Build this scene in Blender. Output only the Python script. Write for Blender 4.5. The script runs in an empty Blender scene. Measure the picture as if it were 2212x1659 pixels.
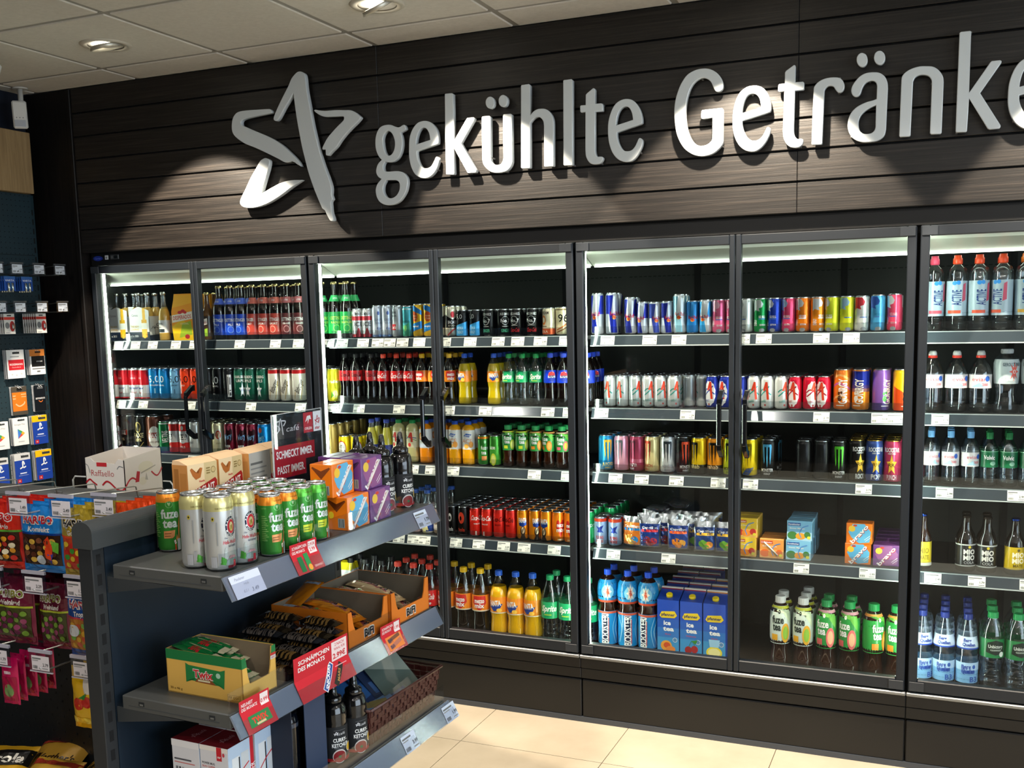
import bpy, math, random
from mathutils import Vector, Matrix, Euler

# ---------------------------------------------------------------- camera, world, light, exposure
SC = bpy.context.scene
COL = SC.collection
PI = math.pi
YAW, PITCH, ROLL = math.radians(23.21), math.radians(-7.45), math.radians(-1.275)
fw = Vector((-math.sin(YAW) * math.cos(PITCH), math.cos(YAW) * math.cos(PITCH), math.sin(PITCH)))
rt = Vector((math.cos(YAW), math.sin(YAW), 0))
up = rt.cross(fw)
rt2 = rt * math.cos(ROLL) + up * math.sin(ROLL)
up2 = -rt * math.sin(ROLL) + up * math.cos(ROLL)
cd = bpy.data.cameras.new('camera')
cd.sensor_fit = 'HORIZONTAL'
cd.sensor_width = 36
cd.lens = 2226.8 / 2212 * 36
cd.shift_y = 135.4 / 2212
cd.clip_start = 0.05
cam = bpy.data.objects.new('camera', cd)
COL.objects.link(cam)
cam.matrix_world = Matrix(((rt2.x, up2.x, -fw.x, 3.867), (rt2.y, up2.y, -fw.y, -3.895), (rt2.z, up2.z, -fw.z, 1.700), (0, 0, 0, 1)))
SC.camera = cam

wd = bpy.data.worlds.new('world')
SC.world = wd
wd.use_nodes = True
bg = wd.node_tree.nodes['Background']
bg.inputs[0].default_value = (0.62, 0.76, 1.0, 1)
bg.inputs[1].default_value = 1.6

def add_light(name, kind, loc, energy, color, rot=None, aim=None, parent=None, **kw):
    d = bpy.data.lights.new(name, kind)
    d.energy = energy
    d.color = color
    for k, v in kw.items():
        setattr(d, k, v)
    o = bpy.data.objects.new(name, d)
    COL.objects.link(o)
    o.location = loc
    if aim is not None:
        o.rotation_euler = Vector(aim).to_track_quat('-Z', 'Y').to_euler()
    if rot:
        o.rotation_euler = rot
    if parent:
        o.parent = parent
        o.matrix_parent_inverse = parent.matrix_world.inverted()
    return o

WARM = (1.0, 0.86, 0.68)
NEUT = (1.0, 0.955, 0.90)
DAY = (0.80, 0.90, 1.0)
# daylight through the glazed shop front on the right-hand side
add_light('daylight_right', 'AREA', (7.45, -3.6, 1.5), 150, DAY, aim=(-1, 0.05, -0.05), shape='RECTANGLE', size=4.6, size_y=2.2)
LED_V = 46.0       # upright light strips of the coolers
LED_T = 9.0       # lamps under the cooler canopies
SPOT_W = 290      # adjustable spots in front of the drinks wall
ROOM_W = 16       # downlights of the sales floor
SC.view_settings.view_transform = 'Standard'
SC.view_settings.look = 'None'
SC.view_settings.gamma = 1
SC.view_settings.use_curve_mapping = False
SC.view_settings.exposure = 0.0
SC.cycles.max_bounces = 8
SC.cycles.transparent_max_bounces = 24
SC.cycles.glossy_bounces = 4
SC.cycles.sample_clamp_indirect = 6
SC.cycles.caustics_reflective = False
SC.cycles.caustics_refractive = False
SC.cycles.use_denoising = True
random.seed(7)

# ---------------------------------------------------------------- materials
def lin(h):
    h = h.lstrip('#')
    return tuple(((int(h[i:i + 2], 16) / 255) ** 2.2) for i in (0, 2, 4)) + (1,)

MATS = {}
STY = {'paint': dict(r=.32, coat=.3), 'can': dict(r=.28, m=.55), 'alu': dict(r=.25, m=.95), 'paper': dict(r=.75), 'card': dict(r=.6),
       'foil': dict(r=.22, m=.35, coat=.4), 'pl': dict(r=.38), 'gloss': dict(r=.12, coat=.6), 'metal': dict(r=.42, m=.7),
       'powder': dict(r=.45), 'flat': dict(r=.9), 'ink': dict(r=.5)}

def mat(spec):
    if spec in MATS:
        return MATS[spec]
    hx, _, st = spec.partition(':')
    m = bpy.data.materials.new(spec.strip('#'))
    m.use_nodes = True
    MATS[spec] = m
    nt = m.node_tree
    b = nt.nodes['Principled BSDF']
    s = STY[st or 'ink']
    b.inputs['Base Color'].default_value = lin(hx)
    b.inputs['Roughness'].default_value = s['r']
    b.inputs['Metallic'].default_value = s.get('m', 0)
    b.inputs['Coat Weight'].default_value = s.get('coat', 0)
    b.inputs['Coat Roughness'].default_value = .08
    return m

def nodes(name):
    m = bpy.data.materials.new(name)
    m.use_nodes = True
    nt = m.node_tree
    return m, nt, nt.nodes['Principled BSDF']

def clear(name, tint, base=.06, rough=.03, ior=1.4):
    m = bpy.data.materials.new(name)
    m.use_nodes = True
    nt = m.node_tree
    nt.nodes.clear()
    o = nt.nodes.new('ShaderNodeOutputMaterial')
    mx = nt.nodes.new('ShaderNodeMixShader')
    t = nt.nodes.new('ShaderNodeBsdfTransparent')
    g = nt.nodes.new('ShaderNodeBsdfGlossy')
    geo = nt.nodes.new('ShaderNodeNewGeometry')
    dot = nt.nodes.new('ShaderNodeVectorMath')
    dot.operation = 'DOT_PRODUCT'
    nt.links.new(geo.outputs['Incoming'], dot.inputs[0])
    nt.links.new(geo.outputs['Normal'], dot.inputs[1])
    last = dot.outputs['Value']
    f0 = ((ior - 1) / (ior + 1)) ** 2
    for op, v in (('ABSOLUTE', None), ('SUBTRACT', None), ('POWER', 5), ('MULTIPLY', 1 - f0), ('ADD', f0 + base)):
        a = nt.nodes.new('ShaderNodeMath')
        a.operation = op
        a.use_clamp = True
        if op == 'SUBTRACT':
            a.inputs[0].default_value = 1
            nt.links.new(last, a.inputs[1])
        else:
            nt.links.new(last, a.inputs[0])
            if v is not None:
                a.inputs[1].default_value = v
        last = a.outputs[0]
    t.inputs[0].default_value = tint
    g.inputs['Roughness'].default_value = rough
    nt.links.new(last, mx.inputs[0])
    nt.links.new(t.outputs[0], mx.inputs[1])
    nt.links.new(g.outputs[0], mx.inputs[2])
    nt.links.new(mx.outputs[0], o.inputs[0])
    MATS[name] = m
    return m

clear('door_glass', (.97, .985, .98, 1), 0.0, .0, 1.35)
clear('clear_plastic', (.93, .95, .96, 1), .12, .10)
clear('clear_tag', (.86, .88, .93, 1), .10, .15)
clear('pet', (.86, .90, .92, 1), .09, .05, 1.45)
clear('pet_dark', (.42, .34, .28, 1), .08, .05, 1.45)
clear('pet_green', (.55, .80, .66, 1), .08, .05, 1.45)
clear('acrylic', (.93, .95, .96, 1), .01, .02)

def emis(name, col, strength):
    m = bpy.data.materials.new(name)
    m.use_nodes = True
    nt = m.node_tree
    nt.nodes.clear()
    o = nt.nodes.new('ShaderNodeOutputMaterial')
    e = nt.nodes.new('ShaderNodeEmission')
    e.inputs[0].default_value = col + (1,)
    e.inputs[1].default_value = strength
    nt.links.new(e.outputs[0], o.inputs[0])
    MATS[name] = m

emis('led_upright', (.86, 1.0, .84), LED_V)
emis('led_canopy', (.86, 1.0, .84), LED_T)
emis('lamp_glow', (1.0, .93, .78), 14)

def tex_coord(nt, kind='Object'):
    return nt.nodes.new('ShaderNodeTexCoord').outputs[kind]

def ramp(nt, src, stops):
    r = nt.nodes.new('ShaderNodeValToRGB')
    e = r.color_ramp.elements
    while len(e) < len(stops):
        e.new(.5)
    for k, (p, c) in enumerate(stops):
        e[k].position = p
        e[k].color = lin(c)
    nt.links.new(src, r.inputs[0])
    return r.outputs[0]

def mapping(nt, src, scale):
    mp = nt.nodes.new('ShaderNodeMapping')
    mp.inputs['Scale'].default_value = scale
    nt.links.new(src, mp.inputs[0])
    return mp.outputs[0]

def noise(nt, vec, scale, detail=4, rough=.55):
    n = nt.nodes.new('ShaderNodeTexNoise')
    n.inputs['Scale'].default_value = scale
    n.inputs['Detail'].default_value = detail
    n.inputs['Roughness'].default_value = rough
    nt.links.new(vec, n.inputs['Vector'])
    return n.outputs[0]

def bump(nt, b, src, strength, dist=.002):
    n = nt.nodes.new('ShaderNodeBump')
    n.inputs['Strength'].default_value = strength
    n.inputs['Distance'].default_value = dist
    nt.links.new(src, n.inputs['Height'])
    nt.links.new(n.outputs[0], b.inputs['Normal'])

def wood_mat(name, scale, stops, rough=.42, bs=.3, spec=.5):
    m, nt, b = nodes(name)
    v = mapping(nt, tex_coord(nt), scale)
    n = noise(nt, v, 6, 6, .65)
    nt.links.new(ramp(nt, n, stops), b.inputs['Base Color'])
    b.inputs['Roughness'].default_value = rough
    b.inputs['Specular IOR Level'].default_value = spec
    bump(nt, b, n, bs)
    MATS[name] = m

wood_mat('dark_plank', (.5, 1, 26), [(.3, '#0e0c0b'), (.5, '#1c1917'), (.72, '#322d29')], .45, .35)
wood_mat('dark_panel', (20, 1, .6), [(.3, '#0c0b0b'), (.55, '#171413'), (.8, '#221d1a')], .5, .2, .3)
wood_mat('oak', (1, 14, .7), [(.3, '#7d6647'), (.55, '#937a56'), (.8, '#a38a66')], .55, .1)

def speck_mat(name, base, stops, scale, rough, bs=0):
    m, nt, b = nodes(name)
    n = noise(nt, tex_coord(nt), scale, 5, .6)
    nt.links.new(ramp(nt, n, stops), b.inputs['Base Color'])
    b.inputs['Roughness'].default_value = rough
    if bs:
        bump(nt, b, n, bs, .001)
    MATS[name] = m

speck_mat('ceiling_tile', '', [(.35, '#c3beb4'), (.65, '#cbc6bc')], 60, .9, .15)
speck_mat('floor_tile', '', [(.3, '#a89c88'), (.5, '#b3a793'), (.75, '#beb29f')], 3.0, .33)
speck_mat('blue_wall', '', [(.3, '#0b1422'), (.7, '#0d1828')], 5, .8)
speck_mat('cooler_back', '', [(.3, '#1e211d'), (.7, '#252823')], 4, .6)
speck_mat('white_plaster', '', [(.3, '#cfcac0'), (.7, '#d8d4ca')], 6, .85)
speck_mat('peg_teal', '', [(.3, '#172b33'), (.7, '#1a3039')], 5, .6)
speck_mat('endcap_navy', '', [(.3, '#0f1d29'), (.7, '#12222f')], 5, .5)
GLYPH = {
 'star_a': ['2341,5142 2386,5210 2440,5285 2484,5345 2516,5397 2553,5429 2583,5445 2617,5443 2646,5423 2656,5390 2661,5311 2670,5246 2688,5141 2710,5004 2737,4882 2769,4759 2807,4644 2849,4536 2865,4471 2860,4415! 2873,4378! 2853,4355 2853,4326! 2857,4269 2874,4216 2865,4196 2839,4201 2814,4239 2790,4289! 2764,4307! 2725,4391 2681,4499 2639,4624 2615,4722 2591,4821 2569,4944 2551,5058 2538,5171 2529,5276! 2486,5224 2433,5165 2379,5094 2349,5068 2327,5068 2314,5089'],
 'star_l': ['2263,5172 2287,5164 2299,5147 2286,5135 2219,5129 2117,5122 2013,5111 1975,5094 1978,5064 2019,5044! 2109,5004 2228,4953 2317,4908 2394,4857 2461,4799 2518,4746 2555,4703 2570,4669! 2534,4688 2505,4708 2481,4719! 2461,4718! 2436,4713 2401,4718 2337,4752 2229,4805 2110,4860 1999,4906 1919,4958 1880,5003 1871,5053 1883,5118 1912,5157 1955,5178 2038,5182 2141,5178'],
 'star_r': ['2727,5114 2740,5122 2764,5116 2831,5104 2927,5101 3022,5092 3087,5084 3133,5060 3169,5029 3174,5013 3139,4981 3080,4939 3021,4893 2971,4846 2931,4802 2881,4766 2846,4737! 2824,4743! 2824,4788! 2795,4790! 2792,4805 2817,4843 2849,4884 2899,4928 2959,4974 3008,5009 3016,5028 3005,5042 2924,5048 2838,5054 2791,5068 2753,5091'],
 'star_b': ['2211,4766 2241,4753 2250,4730 2236,4677 2212,4621 2188,4565 2164,4509 2154,4472! 2199,4490 2272,4518 2365,4549 2467,4562 2578,4556! 2525,4530 2442,4490 2359,4446 2265,4403 2170,4371 2076,4354 1982,4357 1931,4377 1916,4407 1931,4448 1983,4521 2041,4608 2098,4679 2148,4741 2180,4760'],
 'g': ['3306,4802 3310,4841 3325,4885 3350,4918 3383,4934 3425,4938 3461,4933 3492,4919 3522,4910 3543,4912 3564,4921 3580,4924 3591,4912 3595,4890 3583,4879 3562,4871 3544,4864! 3555,4834 3560,4790 3556,4750 3542,4707 3517,4669 3480,4645 3443,4638 3412,4641 3394,4645! 3380,4631 3372,4607 3375,4584 3390,4570 3424,4565 3477,4565 3523,4560 3559,4546 3586,4515 3595,4482 3592,4446 3579,4402 3552,4360 3514,4322 3465,4300 3413,4295 3365,4304 3324,4329 3299,4371 3292,4417 3298,4448 3315,4478 3351,4510! 3322,4529 3305,4560 3305,4591 3319,4626 3338,4647 3360,4663! 3335,4690 3316,4729 3307,4766', '3379,4796 3378,4827 3390,4861 3412,4884 3438,4886 3463,4868 3480,4836 3489,4800 3487,4760 3476,4726 3456,4701 3430,4692 3409,4702 3392,4728 3383,4760', '3395,4498! 3432,4496 3474,4493 3499,4486 3517,4469 3521,4442 3514,4407 3489,4372 3457,4354 3426,4351 3394,4363 3372,4389 3363,4421 3370,4461'],
 'e1': ['3619,4745 3624,4802 3638,4849 3666,4895 3703,4927 3744,4938 3784,4936 3824,4920 3858,4887 3879,4846 3887,4797 3886,4763 3881,4750 3863,4743 3817,4733 3756,4721 3689,4707! 3689,4678 3697,4638 3716,4597 3740,4573 3765,4566 3796,4569 3822,4587 3843,4618 3859,4645 3872,4649 3884,4637 3884,4611 3872,4576 3851,4539 3819,4508 3783,4491 3747,4488 3707,4498 3667,4525 3638,4572 3622,4626 3616,4684', '3686,4760! 3690,4801 3705,4843 3726,4874 3752,4885 3777,4879 3796,4857 3808,4826 3813,4786! 3753,4774!'],
 'k1': ['3956,5126! 3963,5130! 4020,5128! 4030,5118! 4029,4977! 4026,4761! 4142,4922! 4150,4927! 4201,4927! 4211,4916! 4208,4905! 4088,4737! 4212,4527! 4217,4515! 4210,4500! 4142,4500! 4135,4507! 4022,4707! 4022,4506! 4015,4498! 3952,4502! 3946,4509! 3949,4803!'],
 'u': ['4273,4917! 4280,4926! 4338,4925! 4349,4914! 4343,4605! 4348,4577 4368,4553 4393,4547 4423,4549 4441,4566 4450,4592! 4454,4911! 4460,4925! 4520,4924! 4530,4915! 4527,4559! 4515,4529 4487,4500 4447,4487 4391,4485 4341,4497 4302,4527 4277,4560 4268,4597!'],
 'ud1': ['4386,5020 4384,5006 4378,4994 4370,4985 4359,4980 4347,4978 4335,4982 4325,4989 4317,5000 4312,5013 4310,5027 4312,5041 4318,5053 4327,5063 4338,5068 4350,5069 4361,5066 4372,5058 4380,5047 4385,5034'],
 'ud2': ['4497,5021 4495,5008 4489,4995 4481,4986 4470,4981 4458,4980 4446,4983 4436,4990 4427,5001 4422,5015 4421,5029 4423,5043 4429,5055 4438,5065 4449,5070 4461,5071 4472,5067 4483,5060 4491,5049 4496,5036'],
 'h': ['4611,5121! 4617,5129! 4678,5130! 4688,5119! 4684,4898! 4710,4922 4740,4936 4773,4938 4807,4933 4835,4916 4859,4886 4872,4850 4875,4811! 4870,4506! 4864,4500! 4799,4501! 4791,4508! 4795,4809! 4791,4840 4777,4863 4758,4876 4729,4877 4704,4863 4683,4841! 4677,4507! 4670,4500! 4608,4502! 4598,4511!'],
 'l': ['4957,5124! 4963,5130! 5024,5130! 5033,5120! 5025,4501! 5019,4496! 4957,4499! 4950,4507!'],
 't1': ['5136,5004! 5143,5013! 5194,5047! 5206,5043! 5210,5031! 5210,4932! 5259,4931! 5269,4922! 5269,4878! 5263,4873! 5207,4876! 5204,4598! 5209,4567 5223,4546 5244,4545 5261,4541 5267,4531 5261,4512 5240,4494 5206,4490 5172,4497 5147,4521 5131,4557 5127,4600! 5132,4878! 5099,4878! 5091,4885! 5090,4926! 5098,4932! 5134,4931!'],
 'e2': ['5307,4737 5312,4794 5327,4846 5352,4897 5385,4928 5426,4943 5467,4942 5503,4928 5535,4895 5559,4851 5572,4801 5573,4766 5567,4756 5551,4750 5510,4740 5449,4726 5377,4709! 5379,4677 5389,4637 5407,4601 5431,4574 5460,4567 5489,4572 5513,4593 5530,4622 5544,4649 5556,4654 5572,4643 5575,4622 5568,4592 5547,4552 5521,4516 5488,4493 5451,4489 5414,4497 5377,4519 5344,4560 5322,4612 5310,4671', '5371,4760! 5376,4799 5388,4844 5409,4876 5434,4889 5458,4887 5479,4870 5495,4834 5502,4790! 5437,4775!'],
 'G': ['5813,4797 5818,4879 5836,4947 5866,5014 5909,5067 5965,5093 6024,5099 6075,5088 6121,5060 6150,5025 6165,4991 6168,4959 6157,4936 6134,4927 6113,4934 6098,4962 6083,4996 6062,5018 6033,5032 5999,5031 5960,5008 5931,4967 5909,4903 5898,4831 5898,4761 5909,4690 5931,4630 5961,4586 5999,4562 6042,4563 6072,4577 6089,4596 6092,4616! 6093,4751! 6025,4747! 6014,4750! 6010,4763! 6012,4803! 6020,4811! 6158,4812! 6166,4807! 6169,4797! 6170,4585! 6163,4557 6136,4527 6098,4501 6051,4488 6000,4488 5944,4507 5887,4551 5849,4612 5825,4685'],
 'e3': ['6237,4718 6241,4786 6259,4853 6288,4906 6329,4936 6370,4944 6411,4940 6452,4918 6484,4875 6501,4825 6506,4777 6501,4758 6490,4751 6441,4739 6372,4724 6304,4710! 6306,4675 6319,4634 6340,4596 6369,4571 6402,4566 6430,4576 6454,4602 6470,4633 6480,4650 6493,4650 6503,4638 6501,4614 6489,4583 6467,4545 6435,4511 6398,4492 6361,4492 6320,4508 6282,4544 6255,4595 6240,4653', '6303,4762! 6307,4800 6321,4851 6342,4881 6370,4890 6399,4883 6422,4857 6432,4824 6436,4790! 6371,4776!'],
 't2': ['6598,5008! 6605,5020! 6659,5053! 6668,5049! 6670,5039! 6670,4936! 6721,4935! 6729,4927! 6729,4887! 6722,4880! 6667,4881! 6663,4621! 6668,4581 6686,4554 6707,4552 6723,4549 6728,4535 6721,4512 6699,4496 6669,4494 6638,4503 6611,4529 6593,4570 6588,4614! 6595,4885! 6561,4882! 6552,4889! 6553,4928! 6561,4936! 6598,4937!'],
 'r': ['6784,4511! 6793,4867! 6795,4889 6810,4911 6839,4931 6877,4942 6924,4943 6962,4935 6985,4914 6996,4885 6993,4856 6976,4840 6955,4840 6938,4859 6925,4880 6904,4889 6883,4886 6868,4868 6865,4852! 6856,4509! 6851,4502! 6790,4504!'],
 'a': ['7041,4842 7047,4871 7067,4903 7099,4933 7136,4948 7181,4949 7222,4940 7256,4912 7273,4873 7277,4835! 7271,4568! 7264,4535 7245,4511 7208,4495 7158,4492 7113,4497 7070,4517 7041,4550 7025,4589 7022,4628 7032,4674 7054,4710 7091,4738 7140,4757 7177,4764 7206,4772! 7207,4855! 7201,4876 7187,4890 7166,4895 7138,4887 7121,4868 7110,4844 7102,4819 7086,4802 7065,4801 7048,4816', '7204,4732! 7170,4720 7137,4702 7109,4675 7095,4643 7094,4609 7103,4574 7124,4553 7149,4547 7178,4551 7196,4566 7203,4587!'],
 'ad1': ['7143,5033 7142,5019 7137,5007 7129,4998 7119,4992 7109,4991 7097,4994 7087,5002 7079,5013 7074,5027 7072,5041 7073,5055 7078,5067 7085,5076 7096,5082 7107,5083 7117,5079 7128,5072 7136,5061 7141,5047'],
 'ad2': ['7255,5034 7254,5020 7249,5008 7241,4999 7231,4993 7220,4992 7209,4996 7199,5003 7191,5014 7185,5028 7183,5042 7185,5056 7189,5069 7197,5078 7207,5083 7218,5084 7229,5081 7239,5073 7248,5062 7253,5049'],
 'n': ['7355,4516! 7360,4878! 7365,4904 7388,4929 7427,4947 7470,4955 7513,4952 7552,4945 7582,4926 7606,4897 7619,4869 7623,4837! 7620,4516! 7613,4509! 7556,4510! 7547,4518! 7550,4840! 7546,4863 7528,4887 7502,4898 7471,4900 7446,4887 7434,4861! 7427,4515! 7421,4509! 7362,4509!'],
 'k2': ['7704,4518! 7708,5138! 7717,5145! 7773,5144! 7779,5138! 7779,4755! 7899,4935! 7907,4941! 7956,4941! 7965,4934! 7964,4923! 7845,4746! 7973,4532! 7973,4521! 7967,4513! 7910,4511! 7897,4517! 7780,4722! 7774,4514! 7768,4508! 7709,4509!'],
 'e4': ['8009,4718 8013,4786 8031,4853 8060,4906 8101,4936 8142,4944 8183,4940 8224,4918 8256,4875 8273,4825 8278,4777 8273,4758 8262,4751 8213,4739 8144,4724 8076,4710! 8078,4675 8091,4634 8112,4596 8141,4571 8174,4566 8202,4576 8226,4602 8242,4633 8252,4650 8265,4650 8275,4638 8273,4614 8261,4583 8239,4545 8207,4511 8170,4492 8133,4492 8092,4508 8054,4544 8027,4595 8012,4653', '8075,4762! 8079,4800 8093,4851 8114,4881 8142,4890 8171,4883 8194,4857 8204,4824 8208,4790! 8143,4776!'],
}
TAGS = {(0, 1): [0.036, 0.144, 0.253, 0.396, 0.509, 0.776, 0.978, 1.105], (0, 2): [0.026, 0.167, 0.463, 0.82, 1.099], (0, 3): [0.454], (1, 1): [1.269, 1.34, 1.448, 1.523, 1.584, 1.648, 1.731, 1.855, 1.976, 2.106, 2.195, 2.297, 2.409], (1, 2): [1.278, 1.413, 1.619, 1.864, 2.038, 2.324, 2.42], (1, 3): [1.677, 1.769, 1.877, 2.258, 2.408], (1, 4): [1.594, 1.667, 1.724, 1.881, 1.991, 2.109, 2.204, 2.342], (2, 1): [2.587, 2.761, 2.879, 3.125, 3.206, 3.416, 3.522], (2, 2): [2.558, 2.913, 3.421, 3.627, 3.682], (2, 3): [2.615, 2.725, 2.868, 3.035, 3.16, 3.577], (2, 4): [2.603, 2.835, 3.356, 3.597], (3, 2): [3.832], (3, 3): [3.854, 4.088], (3, 4): [3.824, 3.971, 4.139]}
ROWS = {
 (0, 1): [(0.266,'lagerclear',1),(0.533,'despbottle',2),(0.614,'beerblue',3),(0.683,'beerblue',3),(0.747,'beerblue',3),(0.811,'beerred',3),(0.878,'beerred',3),(0.947,'beerred',3),(1.02,'beermaroon',2),(1.073,'beermaroon',2)],
 (0, 2): [(-0.082,'redwhite',5),(-0.022,'redwhite',5),(0.051,'redwhite',5),(0.114,'redwhite',5),(0.176,'blue5',5),(0.242,'blue5',5),(0.316,'sky5',5),(0.376,'red5',5),(0.438,'red5',5),(0.515,'black5',5),(0.574,'black5',5),(0.639,'blackbar',5),(0.701,'greenstar',5),(0.769,'greenstar',5),(0.837,'greenstar',5),(0.904,'whitepils',5),(0.972,'whitepils',5),(1.039,'whitepils',5)],
 (0, 3): [(-0.098,'bigbrown',2),(-0.026,'bigblack',2),(0.066,'bigblackgold',2),(0.15,'bigbrown',2),(0.216,'greenpils',3),(0.282,'redwhitekey',4),(0.349,'redwhitekey',4),(0.412,'silverhell',4),(0.479,'creamwheat',4),(0.554,'creamwheat',4),(0.628,'maroonmix',4),(0.698,'maroonmix',4),(0.759,'maroonmix',4),(0.827,'bluemix',4)],
 (1, 1): [(1.176,'beergreen',1),(1.22,'beergreen',1),(1.264,'beergreen',2),(1.302,'beergreen',2),(1.343,'icecan',3),(1.4,'icecan',3),(1.452,'whiteslim',3),(1.512,'whiteslim',3),(1.566,'silverred',3),(1.617,'tealcan',3),(1.676,'clubcan',3),(1.73,'clubcan',3),(1.8,'creamred',3),(1.846,'creamred',3),(1.901,'vodka5',3),(1.969,'vodka5',3),(2.033,'blackjackg',3),(2.098,'blackjackg',3),(2.161,'blackjackr',3),(2.233,'blackjackr',3),(2.308,'beam',3),(2.365,'goldrush',3)],
 (1, 2): [(1.183,'lemonbeer',4),(1.231,'lemonbeer2',4),(1.292,'zero05',4),(1.357,'zero05',4),(1.439,'zero05',4),(1.502,'cola05',4),(1.569,'cola05',4),(1.634,'cola05',4),(1.7,'mix05',4),(1.756,'mix05',4),(1.833,'mix05',3),(1.907,'orange05',2),(2.047,'orange05',4),(2.118,'lemlime05',4),(2.18,'lemlime05',4),(2.242,'lemlime05',4),(2.311,'bluecola05',4),(2.363,'bluecola05',4),(2.476,'bluecola05',3)],
 (1, 3): [(1.206,'goldcan',5),(1.28,'yellowcan',2),(1.346,'yellowcan',2),(1.426,'lemondrink',2),(1.506,'lemondrink',2),(1.569,'appledrink',3),(1.639,'appledrink',3),(1.705,'carotte',2),(1.796,'carotte',2),(1.849,'carotte2',3),(1.918,'carotte2',3),(1.991,'teacan',3),(2.047,'teacanlime',3),(2.108,'tealime05',3),(2.171,'tealime05',3),(2.236,'teapeach05',3),(2.297,'teapeach05',3),(2.355,'teamango05',3)],
 (1, 4): [(1.643,'milkpink',3),(1.712,'milkvan',3),(1.755,'milkchoc',3),(1.827,'fritz',7),(1.884,'fritzred',7),(1.941,'colacan',7),(1.999,'colacan',7),(2.057,'colazero',7),(2.114,'colazero',6),(2.169,'orangecan',7),(2.226,'orangecan',7),(2.282,'orangecan',7),(2.334,'mixcan',7),(2.383,'mixcan',7)],
 (1, 5): [(1.289,'zero1l',2),(1.368,'zero1l',2),(1.456,'zero1l',2),(1.539,'cola1l',3),(1.622,'cola1l',3),(1.703,'cola1l',3),(1.79,'mix1l',2),(1.876,'mix1l',2),(1.959,'mix1l',2),(2.052,'orange1l',1),(2.13,'orange1l',1),(2.21,'orange1l',1),(2.292,'lemlime1l',2),(2.366,'lemlime1l',2),(2.484,'lemlime1l',1)],
 (2, 1): [(2.521,'bull355',1),(2.583,'bull355',2),(2.676,'bullsilver',2),(2.724,'bullblue',2),(2.77,'bullsilver2',2),(2.81,'bullblue',2),(2.857,'bullice355',2),(2.918,'bullsky',2),(2.963,'bullice',2),(3.017,'bullpink',2),(3.056,'bullpink',2),(3.122,'bullwhite',2),(3.184,'bullgreen',2),(3.23,'bullnavy',2),(3.285,'bullrose',2),(3.342,'bullorange',2),(3.39,'bullorange2',2),(3.444,'bullyellow',2),(3.496,'bullyellow2',2),(3.551,'bullwhitered',2),(3.607,'bullocean',2),(3.665,'bullrose2',2)],
 (2, 2): [(2.572,'onesilver',5),(2.625,'onesilver',5),(2.678,'onesilver',5),(2.732,'onesilver',5),(2.784,'onesilver',5),(2.839,'onesilver',5),(2.891,'onesilver',4,1),(2.941,'onesilver',4,1),(2.998,'oneblue',5),(3.044,'oneblue',5),(3.11,'oneblue',5),(3.155,'onewhite',5),(3.208,'onewhite',5),(3.262,'onewhite',5),(3.314,'onered',5),(3.369,'onered',5),(3.42,'onered',5),(3.486,'gorange',3),(3.552,'gblue',3),(3.625,'gpurple',3),(3.697,'gyellow',3)],
 (2, 3): [(2.55,'mblue',3),(2.618,'mpink',3),(2.688,'mmaroon',3),(2.744,'mcream',3),(2.813,'mwhite',3),(2.876,'mblackred',3),(2.942,'myellow',3),(3.008,'morange',3),(3.065,'mlime',3),(3.143,'mvr46',3),(3.215,'mblackblue',3),(3.35,'mblack',2),(3.419,'mblack',3),(3.478,'mgreen',3),(3.543,'rockgold',4),(3.606,'rockblue',4),(3.671,'rockpink',4)],
 (2, 4): [(2.524,'hornblue',2),(2.587,'hornblue',2)],
 (2, 5): [(2.544,'booster',2),(2.631,'booster',2),(2.727,'booster',2),(3.269,'teawhite1l',2),(3.357,'teawhite1l',3),(3.445,'teagreen1l',2),(3.531,'teagreen1l',2),(3.619,'teapeach1l',1),(3.702,'teapeach1l',1)],
 (3, 1): [(3.797,'activepink',1),(3.873,'active',1),(3.945,'active',2),(4.021,'active',2),(4.096,'activeorange',2)],
 (3, 2): [(3.8,'evian',1),(3.881,'evian',1),(3.96,'evian',1),(4.051,'gerol',1),(4.127,'gerol',1)],
 (3, 3): [(3.803,'evian5',3),(3.87,'evian5',3),(3.936,'evian5',3),(3.999,'volvic5',3),(4.062,'volvic5',3),(4.127,'volvic5',2)],
 (3, 4): [(3.786,'mateyellow',1),(3.932,'mateblack',2),(4.002,'mateblack',2),(4.095,'mategold',1)],
 (3, 5): [(3.793,'berg',4),(3.87,'berg',4),(3.949,'berg',4),(4.033,'volvic1l',3),(4.116,'volvic1l',3)],
}
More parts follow.
